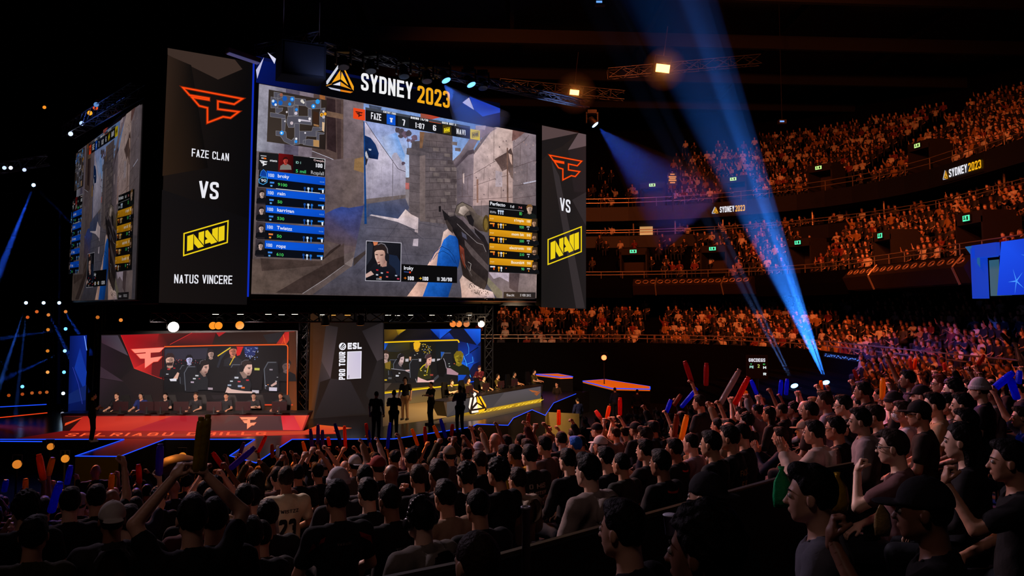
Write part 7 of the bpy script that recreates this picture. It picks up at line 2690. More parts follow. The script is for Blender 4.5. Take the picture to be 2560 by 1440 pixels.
STICK_PERSON = []
for i, (a, b, col, D) in enumerate(STICKS):
    D = D or Dedge(a[0])
    p0, p1 = at(a[0], a[1], D), at(b[0], b[1], D)
    ny = [h for h in HANDP]
    near = min(HANDP, key=lambda h: (h[0] - a[0]) ** 2 + (h[1] - a[1]) ** 2)
    kinds_seen.setdefault(col, []).append((a[0], i, p0, p1))
    if i < len(STICKS) - 2:
        STICK_PERSON.append((p0, p1, a[0]))
words_n = ['first', 'second', 'third', 'fourth', 'fifth', 'sixth', 'seventh', 'eighth', 'ninth', 'tenth', 'eleventh', 'twelfth', 'thirteenth', 'fourteenth']


def ordw(n):
    tens = ['', '', 'twenty', 'thirty', 'forty', 'fifty', 'sixty', 'seventy', 'eighty', 'ninety']
    small = words_n + ['fifteenth', 'sixteenth', 'seventeenth', 'eighteenth', 'nineteenth']
    if n < 19:
        return small[n]
    n += 1
    return tens[n // 10] + ('-' + small[n % 10 - 1] if n % 10 else 'th')


for col, L in kinds_seen.items():
    L.sort()
    for k, (x, i, p0, p1) in enumerate(L):
        if len(L) == 1:
            lab = f'single {col} inflatable stick held up over the crowd'
        elif col == 'olive':
            lab = f"olive inflatable stick, {'left' if k == 0 else 'right'} one of the large pair held above a head"
        else:
            lab = f'{col} inflatable stick held up over the crowd, {ordw(k)} {col} one from the left'
        stick(p0, p1, col, lab, r=.52 if col == 'olive' else 1.0)

# one spectator under each raised stick
for p0, p1, px in STICK_PERSON:
    rz = face_angle(px, random.uniform(-8, 12))
    c, s_ = math.cos(rz), math.sin(rz)
    w = Vector((.25, .24, 1.54))
    foot = p0 - Vector((c * w.x - s_ * w.y, s_ * w.x + c * w.y, w.z))
    hd = Vector((foot.x, foot.y, foot.z + 1.27))
    if any((hd - q).length < .38 for q, _ in placed):
        continue
    raised.append((hd, rz))
    placed.append((hd, 20))

# ---------------------------------------------------------------- the other spectators of the near stand
EDGE = [(0, 1185), (300, 1178), (640, 1158), (900, 1128), (1150, 1104), (1400, 1070), (1600, 1025), (1800, 1000), (2000, 980), (2130, 945), (2300, 936), (2560, 945)]


def edge_y(px):
    return float(np.interp(px, [e[0] for e in EDGE], [e[1] for e in EDGE]))


fill = []
v = .25
row = 0
while v < 19.5:
    u = -6.0 + random.uniform(0, .5)
    while u < 24:
        uu, vv = u + random.uniform(-.07, .07), v + random.uniform(-.1, .1)
        x, y = xy_of(uu, vv)
        if y > 1.1:
            hd = Vector((x, y, ZC + head_z(vv) + random.uniform(-.06, .08) + (.38 if random.random() < .06 and y > 7 else 0)))
            px, py = proj(hd)
            if -60 < px < 2640 and py > edge_y(px) - 4 and py < 1500:
                fill.append((hd, row, u, px, py))
        u += .58
    v += PITCH
    row += 1
fill.sort(key=lambda t: t[0].y)
people_fill = []
for hd, row, u, px, py in fill:
    w = 330 / hd.y
    bad = False
    for q, wq in placed:
        if (hd.xy - q.xy).length < .47:
            bad = True
            break
        qx, qy = proj(q)
        if hd.y < q.y and abs(px - qx) < .62 * (w + wq) * .9 and -.9 * (w + wq) * .5 < (qy - py) and qy < py + 3.2 * w and wq > 26 and py < qy + .6 * wq:
            bad = True
            break
        if hd.y < q.y and wq > 26 and abs(px - qx) < .5 * w + .5 * wq and abs(py - qy) < .55 * (w + wq):
            bad = True
            break
    if bad or hd.y < (4.6 if px < 1350 else 7.2):
        continue
    people_fill.append((hd, row, px, py))
    placed.append((hd, w))
QUOTA = 296 - N_PEOPLE - len(raised) - 6
people_fill.sort(key=lambda t: t[0].y)
ind, rest_far = people_fill[:QUOTA], people_fill[QUOTA:]
rows = {}
for t in ind:
    rows.setdefault(t[1], []).append(t)
NAMES = [('black', 'black'), ('black', 'black'), ('black', 'black'), ('charcoal', 'charcoal'), ('navy', 'navy'), ('charcoal', 'charcoal'), ('grey', 'grey'), ('beige', 'beige'), ('white', 'white'), ('maroon', 'maroon'), ('olive', 'olive')]
HN = [('short', 'dark', 'short dark-haired'), ('short', 'brown', 'brown-haired'), ('crop', 'dark', 'close-cropped'), ('curly', 'dark', 'curly-haired'), ('quiff', 'brown', 'swept-haired'), ('long', 'dark', 'long-haired'), ('short', 'fair', 'fair-haired'), ('bun', 'dark', 'bun-haired'), (None, 'dark', 'bald'), ('short', 'dark', 'short dark-haired')]
rk = sorted(rows)
for n, r in enumerate(rk):
    L = sorted(rows[r], key=lambda t: t[2])
    for k, (hd, _, px, py) in enumerate(L):
        sc, scn = random.choice(NAMES if hd.y > 6.5 else NAMES[:4])
        hr, hc, hn = random.choice(HN if hd.y > 6.5 else HN[:4])
        front = hd.y > 11
        pose = random.choice(['rest', 'rest', 'clap', 'up1', 'up2', 'rest'] if front else ['rest', 'rest', 'rest', 'rest', 'clap', 'rest', 'mouth'])
        pn = {'rest': '', 'clap': ' clapping', 'up1': ' with an arm up', 'up2': ' with both arms up', 'mouth': ' hand at mouth'}[pose]
        kind = random.choice(['tee', 'tee', 'tee', 'jacket', 'hoodie'])
        hat = random.choice([None] * 7 + ['cap', 'beanie']) if hr in ('crop', 'short') else None
        if hat:
            hn, hr = {'cap': 'capped', 'beanie': 'beanie-wearing'}[hat], 'crop'
        lab = f"{hn} {scn} {'shirt' if kind == 'tee' else kind} spectator{pn}, {ordw(k)} of row {ordw(len(rk) - 1 - n)} from the stage"
        add_spectator(hd, face_angle(px, random.uniform(-10, 14)), (pose, POOL[sc], kind, hr, hc, hat, None), lab, 'spectators in the near stand')
raised.sort(key=lambda t: proj(t[0])[0])
for k, (hd, rz) in enumerate(raised):
    sc, scn = random.choice(NAMES)
    hr, hc, hn = random.choice(HN)
    add_spectator(hd, rz, (random.choice(['up1', 'up1', 'up2']), POOL[sc], 'tee', hr, hc, None, None), f"{hn} spectator in {scn} shirt holding up a stick, {ordw(k)} stick holder from the left", 'spectators in the near stand')
print('PEOPLE', N_PEOPLE, 'fill', len(people_fill), 'rest', len(rest_far), 'raised', len(raised))

# ---------------------------------------------------------------- the rest of the crowd: one mass nobody would count
def lod(pose):
    f = body_fn(pose, False)
    def g(P):
        s = shirt_fn(pose, False, False)(P)
        return np.minimum(np.minimum(f(P), s), np.minimum(trousers_fn(False)(P), hair_fn('short')(HL(P, SEAT_H))))
    V, Q = surface_nets(g, axis_pts(-.36, .36, .05), axis_pts(-.2, .5, .05), axis_pts(.02, 1.62, .05, .032, 1.1, 1.4))
    P = V
    ds = np.stack([f(P), shirt_fn(pose, False, False)(P) - .004, trousers_fn(False)(P), hair_fn('short')(HL(P, SEAT_H)) - .004], 1)
    return V, Q, ds.argmin(1)


LODS = [lod('rest'), lod('clap'), lod('up1')]
STAGE_C = Vector((-6, 33, 0))
inst = []
for hd, row, px, py in rest_far:
    inst.append((Vector((hd.x, hd.y, hd.z - 1.27)), face_angle(px, random.uniform(-10, 14)), random.choice([0, 1, 2, 2])))


def density(T, px, i):
    if T is UPP:
        if px < 1600:
            return .35 if i < 4 else .02
        if px < 1668:
            return .0
        if px < 1900:
            return .7 if i < 12 else .2
        return .74
    if T is MID:
        if px < 1620:
            return .12
        return .4 if px < 1780 else .6
    if T is CLB:
        return (.16 if px < 1780 else .5) if i < 2 else .1
    return .45 if px < 1560 else .72


for T in (UPP, MID, CLB, LOW):
    path = T['path']
    for i in range(T['n']):
        r = T['r0'] + (i + .5) * T['tread'] - .1
        z = T['z0'] + i * T['rise']
        L = 0.0
        nxt = random.uniform(0, .5)
        for k in range(len(path) - 1):
            a, b = bp_pt(path[k], r, z), bp_pt(path[k + 1], r, z)
            seg = (b - a).length
            while nxt < L + seg:
                f_ = max(0, nxt - L) / seg
                p_ = a * (1 - f_) + b * f_
                nxt += .56
                if p_.y < 9:
                    continue
                px, py = proj(p_ + Vector((0, 0, 1)))
                if not (1195 < px < 2640) or py < -40 or py > 1010:
                    continue
                dn = density(T, px, i)
                # stair aisles every so often
                if (k * 1.6 + f_ * 1.6) % 11 < 1.1:
                    continue
                if random.random() > dn:
                    continue
                if any((p_ - q).xy.length < 1.35 and abs(p_.z - q.z) < 2.2 for q, _ in PORT_BOX):
                    continue
                d = STAGE_C - p_
                ang = math.atan2(-d.x, d.y) + random.uniform(-.25, .25)
                inst.append((p_, ang, random.choice([0, 0, 0, 1, 0, 2] if T is not LOW else [0, 0, 1, 0, 1, 2])))
            L += seg
# the rows that run on along the near side, down to the near stand
for k in range(8):
    y = 9.0
    while y < 40:
        y += random.uniform(.5, .62)
        x = 16 - .5 - .95 * k
        hd = Vector((x, y, ZC - 3.1 - .13 * k + 1.27))
        px, py = proj(hd)
        if 2150 < px < 2640 and py < edge_y(px) + 12 and random.random() < .8:
            p_ = Vector((x, y, hd.z - 1.27))
            d = STAGE_C - p_
            inst.append((p_, math.atan2(-d.x, d.y) + random.uniform(-.25, .25), random.choice([0, 0, 1, 2])))
inst = [t for t in inst if t[0].y > 26 or not any((t[0].xy - q.xy).length < .5 for q, _ in placed)]
VV, QQ, CC = [], [], []
n = 0
shirt_c = np.array([lin(c)[:3] for c in ((10, 10, 12), (12, 12, 14), (14, 14, 18), (26, 24, 26), (16, 18, 34), (12, 12, 14), (60, 56, 54), (226, 218, 210), (200, 194, 186), (110, 34, 30), (150, 110, 50), (20, 20, 24))], np.float32)
skin_c = np.array([lin(c)[:3] for c in SKINS[:4]], np.float32)
hair_c = np.array([lin(c)[:3] for c in ((20, 16, 14), (44, 30, 22), (90, 66, 44), (24, 20, 20))], np.float32)
for p_, ang, li in inst:
    V, Q, part = LODS[li]
    c, s_ = math.cos(ang), math.sin(ang)
    R = np.array(((c, s_, 0), (-s_, c, 0), (0, 0, 1)), np.float32)
    k = random.uniform(.95, 1.05)
    VV.append(V @ R * k + np.array(p_, np.float32))
    QQ.append(Q + n)
    n += len(V)
    pal = np.stack([skin_c[random.randrange(4)], shirt_c[random.randrange(12)], np.array(lin((22, 24, 34))[:3], np.float32), hair_c[random.randrange(4)]])
    CC.append(pal[part])
me = mesh_np('crowd', np.concatenate(VV), np.concatenate(QQ))
ca = me.color_attributes.new('Col', 'FLOAT_COLOR', 'POINT')
cc = np.concatenate(CC)
ca.data.foreach_set('color', np.concatenate([cc, np.ones((len(cc), 1), np.float32)], 1).astype(np.float32).ravel())
cm, nt, bs = _nt('crowd_clothes')
an = nt.nodes.new('ShaderNodeAttribute')
an.attribute_name = 'Col'
nt.links.new(an.outputs['Color'], bs.inputs['Base Color'])
bs.inputs['Roughness'].default_value = .7
o = link('crowd', me, cm)
tag(o, 'mass of amber lit spectators filling the far tiers of the bowl', 'crowd', kind='stuff')
print('CROWD', len(inst), len(cc))

# ---------------------------------------------------------------- seats under the near spectators
def seat_proto():
    r = empty('stadium_seat')
    SM = M('seat_shell', (26, 22, 24), .45)
    MB().box((0, .02, .395), (.46, .42, .05)).build('seat', SM, r)
    b = MB()
    xs = [-.23, -.12, 0, .12, .23]
    v_ = []
    for z in (.38, .52, .68):
        for x in xs:
            v_.append((x, -.2 - .05 * (z - .42) + .14 * x * x - .06, z - (.35 * x * x if z > .6 else 0)))
    m_ = len(v_)
    v_ += [(x, y - .035, z) for x, y, z in v_]
    f_ = []
    for j in range(2):
        for i in range(4):
            a = j * 5 + i
            f_ += [(a, a + 1, a + 6, a + 5), (m_ + a + 5, m_ + a + 6, m_ + a + 1, m_ + a)]
    rim = [0, 1, 2, 3, 4, 9, 14, 13, 12, 11, 10, 5]
    for a, c_ in zip(rim, rim[1:] + rim[:1]):
        f_.append((c_, a, a + m_, c_ + m_))
    b.add(v_, f_)
    b.build('backrest', SM, r, True)
    MB().box((0, -.1, .21), (.06, .2, .42)).build('bracket', BLK, r)
    return r


SEATP = seat_proto()
first = True
ORD = sorted([(q[0].location.y, q) for q in HP], key=lambda t: t[0])[:46]
for d, (o, pose, px, py) in ORD:
    s = SEATP if first else copy_tree(SEATP)
    first = False
    s.location = o.location
    s.rotation_euler = (0, 0, o.rotation_euler[2])
    tag(s, f"dark plastic seat under the {o['label'].split(',')[0].replace('spectator', 'person')}"[:84].rsplit(' ', 1)[0], 'seat', 'seats of the near stand')

# ================================================================ lamps, trusses, beams in the haze
def lens_mat(col, es):
    return M('lens_%d_%d_%d' % col, (30, 30, 30), .2, emit=col, es=es)


FIX = {}


def mov_proto():
    r = empty('moving_head_lamp')
    MB().box((0, 0, 0), (.34, .26, .14)).build('base', BLK, r)
    m = MB()
    for s in (-1, 1):
        m.box((s * .21, 0, -.22), (.045, .16, .42))
    m.box((0, 0, -.07), (.46, .2, .05)).build('yoke', BLK, r)
    h = MB().lathe([(.06, -.16), (.12, -.13), (.13, .02), (.155, .14), (.16, .2)], 14).build('head', BLK, r, True)
    h.location = (0, 0, -.34)
    l = MB().lathe([(.148, .195), (.148, .205)], 14).build('lens', lens_mat((255, 255, 255), 1), h)
    return r


def par_proto():
    r = empty('par_lamp')
    MB().box((-.14, 0, .1), (.02, .05, .3)).box((.14, 0, .1), (.02, .05, .3)).box((0, 0, .25), (.3, .05, .02)).build('bracket', BLK, r)
    h = MB().lathe([(.05, -.2), (.1, -.16), (.12, 0), (.135, .1)], 14).build('can', BLK, r, True)
    l = MB().lathe([(.125, .095), (.125, .105)], 14).build('lens', lens_mat((255, 255, 255), 1), h)
    return r


def fixture(kind, loc, tgt, col, es, label, group, scale=1.0):
    if kind not in FIX:
        FIX[kind] = (mov_proto if kind == 'mov' else par_proto)()
        o = FIX[kind]
        FIX[kind + '_used'] = True
    else:
        o = copy_tree(FIX[kind])
    o.location = loc
    o.scale = (scale,) * 3
    hd = [c for c in o.children if c.name.startswith(('head', 'can'))][0]
    d = (Vector(tgt) - Vector(loc)).normalized()
    hd.rotation_euler = d.to_track_quat('Z', 'Y').to_euler()
    ln = [c for c in hd.children][0]
    ln.material_slots[0].link = 'OBJECT'
    ln.material_slots[0].material = lens_mat(col, es)
    return tag(o, label, 'stage lamp', group)


HAZE = {}


def beam(src, tgt, half, L, power, col, dens, label, blend=.25, r0=.05):
    """a spot lamp and the slice of stage haze that it shines through"""
    src, tgt = Vector(src), Vector(tgt)
    d = (tgt - src).normalized()
    lamp('beam_lamp', 'SPOT', src, tgt, power, col, .03, 2 * half, blend)
    if dens not in HAZE:
        m = bpy.data.materials.new('stage_haze')
        m.use_nodes = True
        nt = m.node_tree
        nt.nodes.remove(nt.nodes['Principled BSDF'])
        v_ = nt.nodes.new('ShaderNodeVolumeScatter')
        v_.inputs['Density'].default_value = abs(dens)
        if dens < 0:    # haze that thins out with height
            gp = nt.nodes.new('ShaderNodeNewGeometry')
            sx = nt.nodes.new('ShaderNodeSeparateXYZ')
            m1 = nt.nodes.new('ShaderNodeMath')
            m1.operation = 'MULTIPLY'
            m1.inputs[1].default_value = -1 / 7.0
            m2 = nt.nodes.new('ShaderNodeMath')
            m2.operation = 'EXPONENT'
            m3 = nt.nodes.new('ShaderNodeMath')
            m3.operation = 'MULTIPLY'
            m3.inputs[1].default_value = abs(dens)
            nt.links.new(gp.outputs['Position'], sx.inputs[0])
            nt.links.new(sx.outputs['Z'], m1.inputs[0])
            nt.links.new(m1.outputs[0], m2.inputs[0])
            nt.links.new(m2.outputs[0], m3.inputs[0])
            nt.links.new(m3.outputs[0], v_.inputs['Density'])
        v_.inputs['Anisotropy'].default_value = .2
        nt.links.new(v_.outputs[0], nt.nodes['Material Output'].inputs['Volume'])
        HAZE[dens] = m
    t = math.tan(math.radians(half * 1.06))
    q = d.to_track_quat('Z', 'Y').to_matrix()
    prof = [(r0, .02), (r0 + t * L, L)]
    vs, fs = [], []
    for r, z in prof:
        for i in range(20):
            a = 2 * math.pi * i / 20
            vs.append(src + q @ Vector((r * math.cos(a), r * math.sin(a), z)))
    for i in range(20):
        j = (i + 1) % 20
        fs.append((i, j, 20 + j, 20 + i))
    fs += [tuple(range(19, -1, -1)), tuple(range(20, 40))]
    o = MB().add(vs, fs).build('haze', HAZE[dens])
    return tag(o, label, 'haze', kind='stuff')


# ---- header truss with its moving heads
ht0, ht1 = at(806, 118, 27.4), at(1468, 262, 35.6)
truss(ht0, ht1, .28, 'long lattice truss with hanging lamps along the top of the cube header', .55)
for k, (x, y, D, lit) in enumerate(((858, 168, 27.6, 0), (926, 178, 28.3, 0), (1009, 192, 29.3, 0), (1066, 204, 30.0, 0), (1109, 203, 30.6, 1), (1172, 214, 31.4, 1), (1206, 222, 31.9, 0))):
    p0 = at(x, y - 13, D)
    lab = ['dark moving head hanging before the triangle of the header', 'dark moving head hanging before the first letters of the header', 'dark moving head hanging before the middle letters of the header', 'dark moving head hanging above the header numerals', 'blue shining moving head at the end of the header numerals', 'blue glinting moving head beside the blue header facets', 'dark moving head hanging before the blue header facets'][k]
    fixture('mov', p0 + Vector((0, 0, .45)), p0 + Vector((1.0, -.5, -1.6)) if lit else p0 + Vector((.2, -.4, -1)), (90, 160, 255) if lit else (30, 34, 44), 3.0 if lit else .3, lab, 'moving heads on the header truss', 1.25)
s0 = at(1110, 212, 30.5)
beam(s0, at(1185, 300, 31.4), 24, 2.6, 700, (60, 120, 255), .35, 'blue haze fanning from the shining header lamp', .6)
# black loudspeaker box and batten on top of the cube corner
sp = empty('speaker_box', loc=at(752, 158, 26.3))
sp.rotation_euler = (0, 0, math.atan2(dF.y, dF.x) - .2)
tag(sp, 'big black speaker box hanging before the blue corner of the header', 'speaker')
MB().box((0, 0, 0), (1.45, 1.0, 1.15)).build('box', BLKM, sp)
MB().box((0, -.51, 0), (1.3, .03, 1.0)).build('grille', BLK, sp)
for s in (-.6, .6):
    MB().tube((s, 0, .57), (s, 0, 2.2), .02, 5).build('hanging_cable', RAIL, sp)
truss(at(640, 130, 27.2), at(800, 96, 27.9), .4, 'short lattice truss lit blue white behind the black speaker box', .4, mat=TRUSS)
bt = empty('light_batten', loc=at(608, 140, 25.3))
bt.rotation_euler = (0, .1, math.atan2(dF.y, dF.x) + .1)
tag(bt, 'long pale light batten lying over the corner of the dark banner', 'batten')
MB().box((0, 0, 0), (1.1, .25, .16)).build('body', M('batten_body', (120, 118, 136), .5), bt)
MB().box((0, -.05, -.1), (1.04, .2, .03)).build('lens_strip', M('batten_lens', (170, 170, 200), .3, emit=(120, 120, 190), es=.25), bt)
for s in (-.4, .4):
    MB().bar((s, 0, .07), (s, 0, 1.2), .04, .04).build('hanger', BLK, bt)
# far blue beam lamp at the end of the header truss
e0 = at(1480, 303, 36.0)
fixture('mov', e0 + Vector((0, 0, .42)), e0 + Vector((2, -.6, -2.2)), (150, 200, 255), 6.0, 'blue beam lamp at the outer end of the header truss', 'moving heads on the header truss', 1.2)
beam(e0 + (at(1620, 440, 36) - e0).normalized() * .45, at(1620, 440, 36), 21, 6.0, 15000, (36, 100, 255), .012, 'broad blue haze fan from the lamp at the truss end', .9)
# amber floods in the roof
for k, (x, y, D, s) in enumerate(((1657, 171, 42, 1.5), (1436, 231, 44, 1.0))):
    p0 = at(x, y, D)
    f = empty('amber_flood', loc=p0)
    f.rotation_euler = (0.3, 0, .35)
    tag(f, ['bright amber flood lamp high in the roof, the larger one', 'smaller amber flood lamp in the roof above the header truss'][k], 'flood lamp')
    MB().box((0, .12, 0), (.62 * s, .2, .36 * s)).build('housing', BLK, f)
    MB().box((0, 0, 0), (.54 * s, .03, .28 * s)).build('lens', M('flood_lens', (60, 30, 10), emit=(255, 170, 80), es=9.0), f)
    MB().box((-.33 * s, .1, .2 * s), (.03, .06, .5 * s)).box((.33 * s, .1, .2 * s), (.03, .06, .5 * s)).box((0, .1, .44 * s), (.69 * s, .06, .03)).build('yoke', BLK, f)
    MB().bar((0, .1, .44 * s), (0, .1, 2.2), .04, .04).build('hanger', BLK, f)
    beam(p0 + Vector((0, -.08, 0)), p0 + Vector((0, -3, -1.2)), 60, .5, 50, (255, 110, 20), .5, ['amber glow of haze right before the larger flood lamp', 'amber glow of haze right before the smaller flood lamp'][k], 1.0, .2)
truss(at(1250, 210, 46), at(1560, 240, 46), .5, 'dim lattice truss carrying the smaller amber flood', .8, mat=TRUSSD)
truss(at(1520, 185, 43), at(1900, 150, 43), .5, 'dim lattice truss carrying the larger amber flood', .8, mat=TRUSSD)

# ---- lower truss over the stage with white downlights
lt0, lt1 = at(395, 796, 29.0), at(960, 796, 30.0)
truss(at(380, 793, 29.2), at(960, 793, 30.2), .34, 'lower stage truss over the red half, under the screen', .5, mat=TRUSSD)
truss(at(965, 795, 32.0), at(1215, 795, 37.0), .34, 'lower stage truss over the yellow half, under the screen', .5, mat=TRUSSD)
dl = None
W_L = M('downlight_lens', (60, 60, 60), emit=(255, 240, 220), es=2.6)
O_L = M('downlight_lens_amber', (60, 40, 20), emit=(255, 170, 80), es=2.0)
DLs = [(539, 786, 29), (601, 786, 29), (671, 786, 29), (704, 787, 29), (737, 786, 29), (804, 787, 29.6), (832, 788, 29.6), (869, 788, 29.8), (970, 788, 32), (995, 789, 32.6), (1026, 788, 33), (1080, 788, 34), (1125, 789, 35), (1173, 788, 36)]
for k, (x, y, D) in enumerate(DLs):
    if dl is None:
        dl = empty('down_light')
        MB().box((0, 0, .06), (.24, .24, .1)).build('housing', BLK, dl)
        MB().lathe([(.1, -.005), (.1, .012)], 14).build('lens', W_L, dl)
        o = dl
    else:
        o = copy_tree(dl)
    o.location = at(x, y, D)
    o.scale = (1.1, 1.1, 1.1)
    if k in (6, 7):
        ln = [c for c in o.children if c.name.startswith('lens')][0]
        ln.material_slots[0].link = 'OBJECT'
        ln.material_slots[0].material = O_L
    tag(o, f"{'amber' if k in (6, 7) else 'white'} down light under the lower truss, {ordw(k)} from the open end over the red desk", 'down light', 'down lights under the lower trusses')
pars = [((433, 816, 29.0), (255, 246, 230), 8.0, 1.5, 'big white shining lamp above the red letter mark'), ((532, 813, 29.2), (255, 150, 40), 1.0, 1.1, 'amber lamp of a pair over the red wall, nearer the white one'), ((546, 813, 29.2), (255, 150, 40), 1.0, 1.1, 'amber lamp of a pair over the red wall, farther from the white one'),
        ((599, 812, 29.4), (255, 150, 40), 1.1, 1.2, 'single amber lamp over the middle of the red wall'), ((1132, 809, 35), (255, 140, 60), .9, 1.1, 'amber lamp over the yellow wall, first of a row'), ((1147, 809, 35.3), (255, 140, 60), .9, 1.1, 'amber lamp over the yellow wall, second of a row'), ((1166, 809, 35.8), (255, 140, 70), .6, 1.1, 'dim amber lamp over the yellow wall, third of a row'),
        ((1203, 809, 36.5), (255, 240, 220), 3.0, 1.2, 'white lamp over the outer corner of the yellow wall')]
for (x, y, D), col, es, sc, lab in pars:
    p0 = at(x, y, D)
    fixture('par', p0, Vector((p0.x * .6, p0.y - 10, p0.z - 1.5)), col, es, lab, 'lamps under the lower trusses', sc)
for (x, y, D, lab) in ((813, 796, 29.5, 'moving head hanging before the tour panel, nearer the red wall'), (901, 796, 29.8, 'moving head hanging before the tour panel, nearer the yellow wall')):
    p0 = at(x, y, D)
    fixture('mov', p0 + Vector((0, 0, .3)), p0 + Vector((0, .3, -2)), (255, 150, 60), .8, lab, 'moving heads before the tour panel', 1.0)

# ---- left rig: beam lamps, amber blinders
LB = [((85, 463, 34), (-10, 700, 31), 1.9, 10, 3000, 'steep blue beam from the high lamp left of the cube, the broad one'), ((85, 463, 34.1), (210, 590, 36), .9, 5, 700, 'thin blue beam from the high lamp toward the cube'),
      ((66, 758, 38), (-10, 990, 36), 1.5, 7, 1700, 'pale blue beam from the first of three lamps, leaning out'), ((68, 758, 38.2), (44, 985, 37), 1.1, 7, 1000, 'faint upright blue beam from the first of three lamps'),
      ((110, 758, 38), (178, 900, 37), 1.9, 5, 1000, 'blue beam from the middle of three lamps, leaning to the panel'), ((149, 758, 38), (200, 840, 37), 2.0, 3.4, 700, 'short blue beam from the last of three lamps'),
      ((150, 480, 37), (147, 935, 37), .3, 9.5, 500, 'hair-thin upright blue beam between the lamp columns'), ((57, 966, 38), (-20, 880, 37), .9, 3.5, 400, 'thin blue beam rising from the small floor lamp'),
      ((165, 822, 38), (-20, 848, 36), 2.6, 5, 700, 'level blue beam from the upper side lamp'), ((163, 877, 38), (60, 925, 37), 2.6, 3.5, 500, 'blue beam slanting down from the second side lamp'),
      ((693, 742, 30), (760, 810, 29.5), 3.0, 2.2, 500, 'short thick blue beam right under the big screen')]
for k, (a, b, h, L, pw, lab) in enumerate(LB):
    a_, b_ = at(*a), at(*b)
    beam(a_ + (b_ - a_).normalized() * .28, b_, h, L, pw * 14, (70, 130, 255) if k in (2, 3) else (40, 96, 255), .05, lab, .5)
LF = [((85, 463, 34.0), (150, 200, 255), 4.0, 'blue beam lamp high on the left rig'), ((66, 757, 38.0), (170, 210, 255), 6.0, 'pale blue lamp, first of three in a row'), ((110, 757, 38.0), (170, 210, 255), 5.0, 'pale blue lamp, second of three in a row'), ((149, 757, 38.0), (170, 210, 255), 6.0, 'pale blue lamp, third of three in a row'),
      ((165, 822, 38.0), (90, 170, 255), 4.0, 'blue side lamp, topmost of its column'), ((163, 877, 38.0), (120, 190, 255), 4.0, 'blue side lamp, second of its column'), ((161, 930, 38.0), (90, 170, 255), 3.0, 'blue side lamp, third of its column'), ((159, 983, 38.0), (190, 225, 255), 8.0, 'brightest blue white side lamp, lowest of its column'),
      ((57, 966, 38.0), (90, 170, 255), 2.0, 'small blue lamp low on the left rig'), ((121, 824, 37.5), (255, 150, 50), .9, 'amber lamp, topmost of the amber column'), ((120, 877, 37.5), (255, 150, 50), 1.2, 'amber lamp, second of the amber column'), ((120, 930, 37.5), (255, 160, 80), 1.6, 'amber lamp, lowest of the amber column'),
      ((93, 779, 37.5), (255, 120, 50), .9, 'amber blinder under the three pale lamps, middle one'), ((122, 787, 37.5), (255, 150, 70), .9, 'amber blinder under the three pale lamps, inner one'), ((165, 779, 37.5), (255, 150, 70), 1.0, 'amber blinder beside the blue panel'), ((70, 793, 37.5), (255, 110, 40), .8, 'amber blinder under the three pale lamps, outer one'),
      ((112, 269, 36.0), (255, 150, 40), 4.0, 'single amber lamp glowing high in the dark left roof'), ((157, 1033, 36.0), (230, 230, 255), .5, 'small white lamp low beside the red desk'), ((23, 988, 38.0), (255, 110, 30), .5, 'faint amber lamp in the low left row, outermost'), ((57, 985, 38.0), (255, 110, 30), .5, 'faint amber lamp in the low left row, second'), ((81, 982, 38.0), (255, 130, 50), .6, 'faint amber lamp in the low left row, third'), ((101, 981, 38.0), (255, 120, 40), .5, 'faint amber lamp in the low left row, fourth'), ((118, 980, 38.0), (255, 130, 50), .6, 'faint amber lamp in the low left row, innermost'),
      ((245, 793, 34.0), (255, 140, 50), .7, 'amber lamp on top of the lattice tower'), ((303, 800, 33.0), (255, 150, 60), .8, 'amber lamp tilted over the edge of the red wall'),
      ((12, 420, 33.0), (190, 210, 255), 2.0, 'blue white blinder at the left border, outer one'), ((28, 420, 33.2), (220, 225, 255), 2.5, 'blue white blinder at the left border, middle one'), ((62, 425, 33.4), (190, 205, 255), 2.0, 'blue white blinder at the left border, inner one')]
for (p_, col, es, lab) in LF:
    p0 = at(*p_)
    fixture('par', p0, Vector((p0.x * .55, 2, p0.z - 2)), col, es * .7, lab, 'lamps of the left rig', .62 if es >= 2 else .6)
truss(at(20, 752, 38.4), at(175, 752, 38.4), .3, 'lattice truss with three pale blue lamps on the left rig', .5, mat=TRUSSD)
truss(at(121, 752, 38.3), at(121, 1045, 38.3), .3, 'upright lattice column with amber lamps on the left rig', .5, 'truss_tower', TRUSSD, up=(0, 1, 0))
truss(at(165, 752, 38.6), at(165, 1045, 38.6), .3, 'upright lattice column with blue lamps on the left rig', .5, 'truss_tower', TRUSSD, up=(0, 1, 0))
truss(at(-20, 424, 33.6), at(120, 400, 34.4), .4, 'lattice truss with blue white blinders at the left border', .5, mat=TRUSS)
truss(at(170, 330, 36), at(345, 225, 30), .5, 'lattice truss rising over the side screen', .55, mat=TRUSS)
for k, (x, y, D, c, es, lab) in enumerate(((240, 270, 33, (255, 90, 40), 1.5, 'red orange lamp on the truss over the side screen'), (226, 283, 33.4, (255, 160, 40), 2.2, 'long amber lamp on the truss over the side screen'), (206, 309, 34, (170, 200, 255), 2.2, 'blue white lamp on the truss over the side screen, lower one'), (242, 262, 32.6, (110, 160, 230), 1.2, 'pale blue lamp on the truss over the side screen, upper one'), (178, 335, 35, (200, 215, 255), 2.5, 'blue white lamp at the far end of the side truss'))):
    p0 = at(x, y, D)
    fixture('par', p0, Vector((p0.x * .6, 2, p0.z - 4)), c, es * .6, lab, 'lamps over the side screen', .8)
lamp('rig_glow', 'SPOT', at(140, 420, 33), at(240, 270, 33), 260, (90, 130, 255), .2, 60, .8)
lamp('rig_glow', 'SPOT', at(860, 220, 25.5), at(730, 100, 26.6), 200, (150, 170, 255), .2, 60, .8)
lamp('rig_glow', 'SPOT', at(1440, 330, 33.5), at(1390, 250, 34.6), 700, (150, 180, 255), .2, 60, .8)
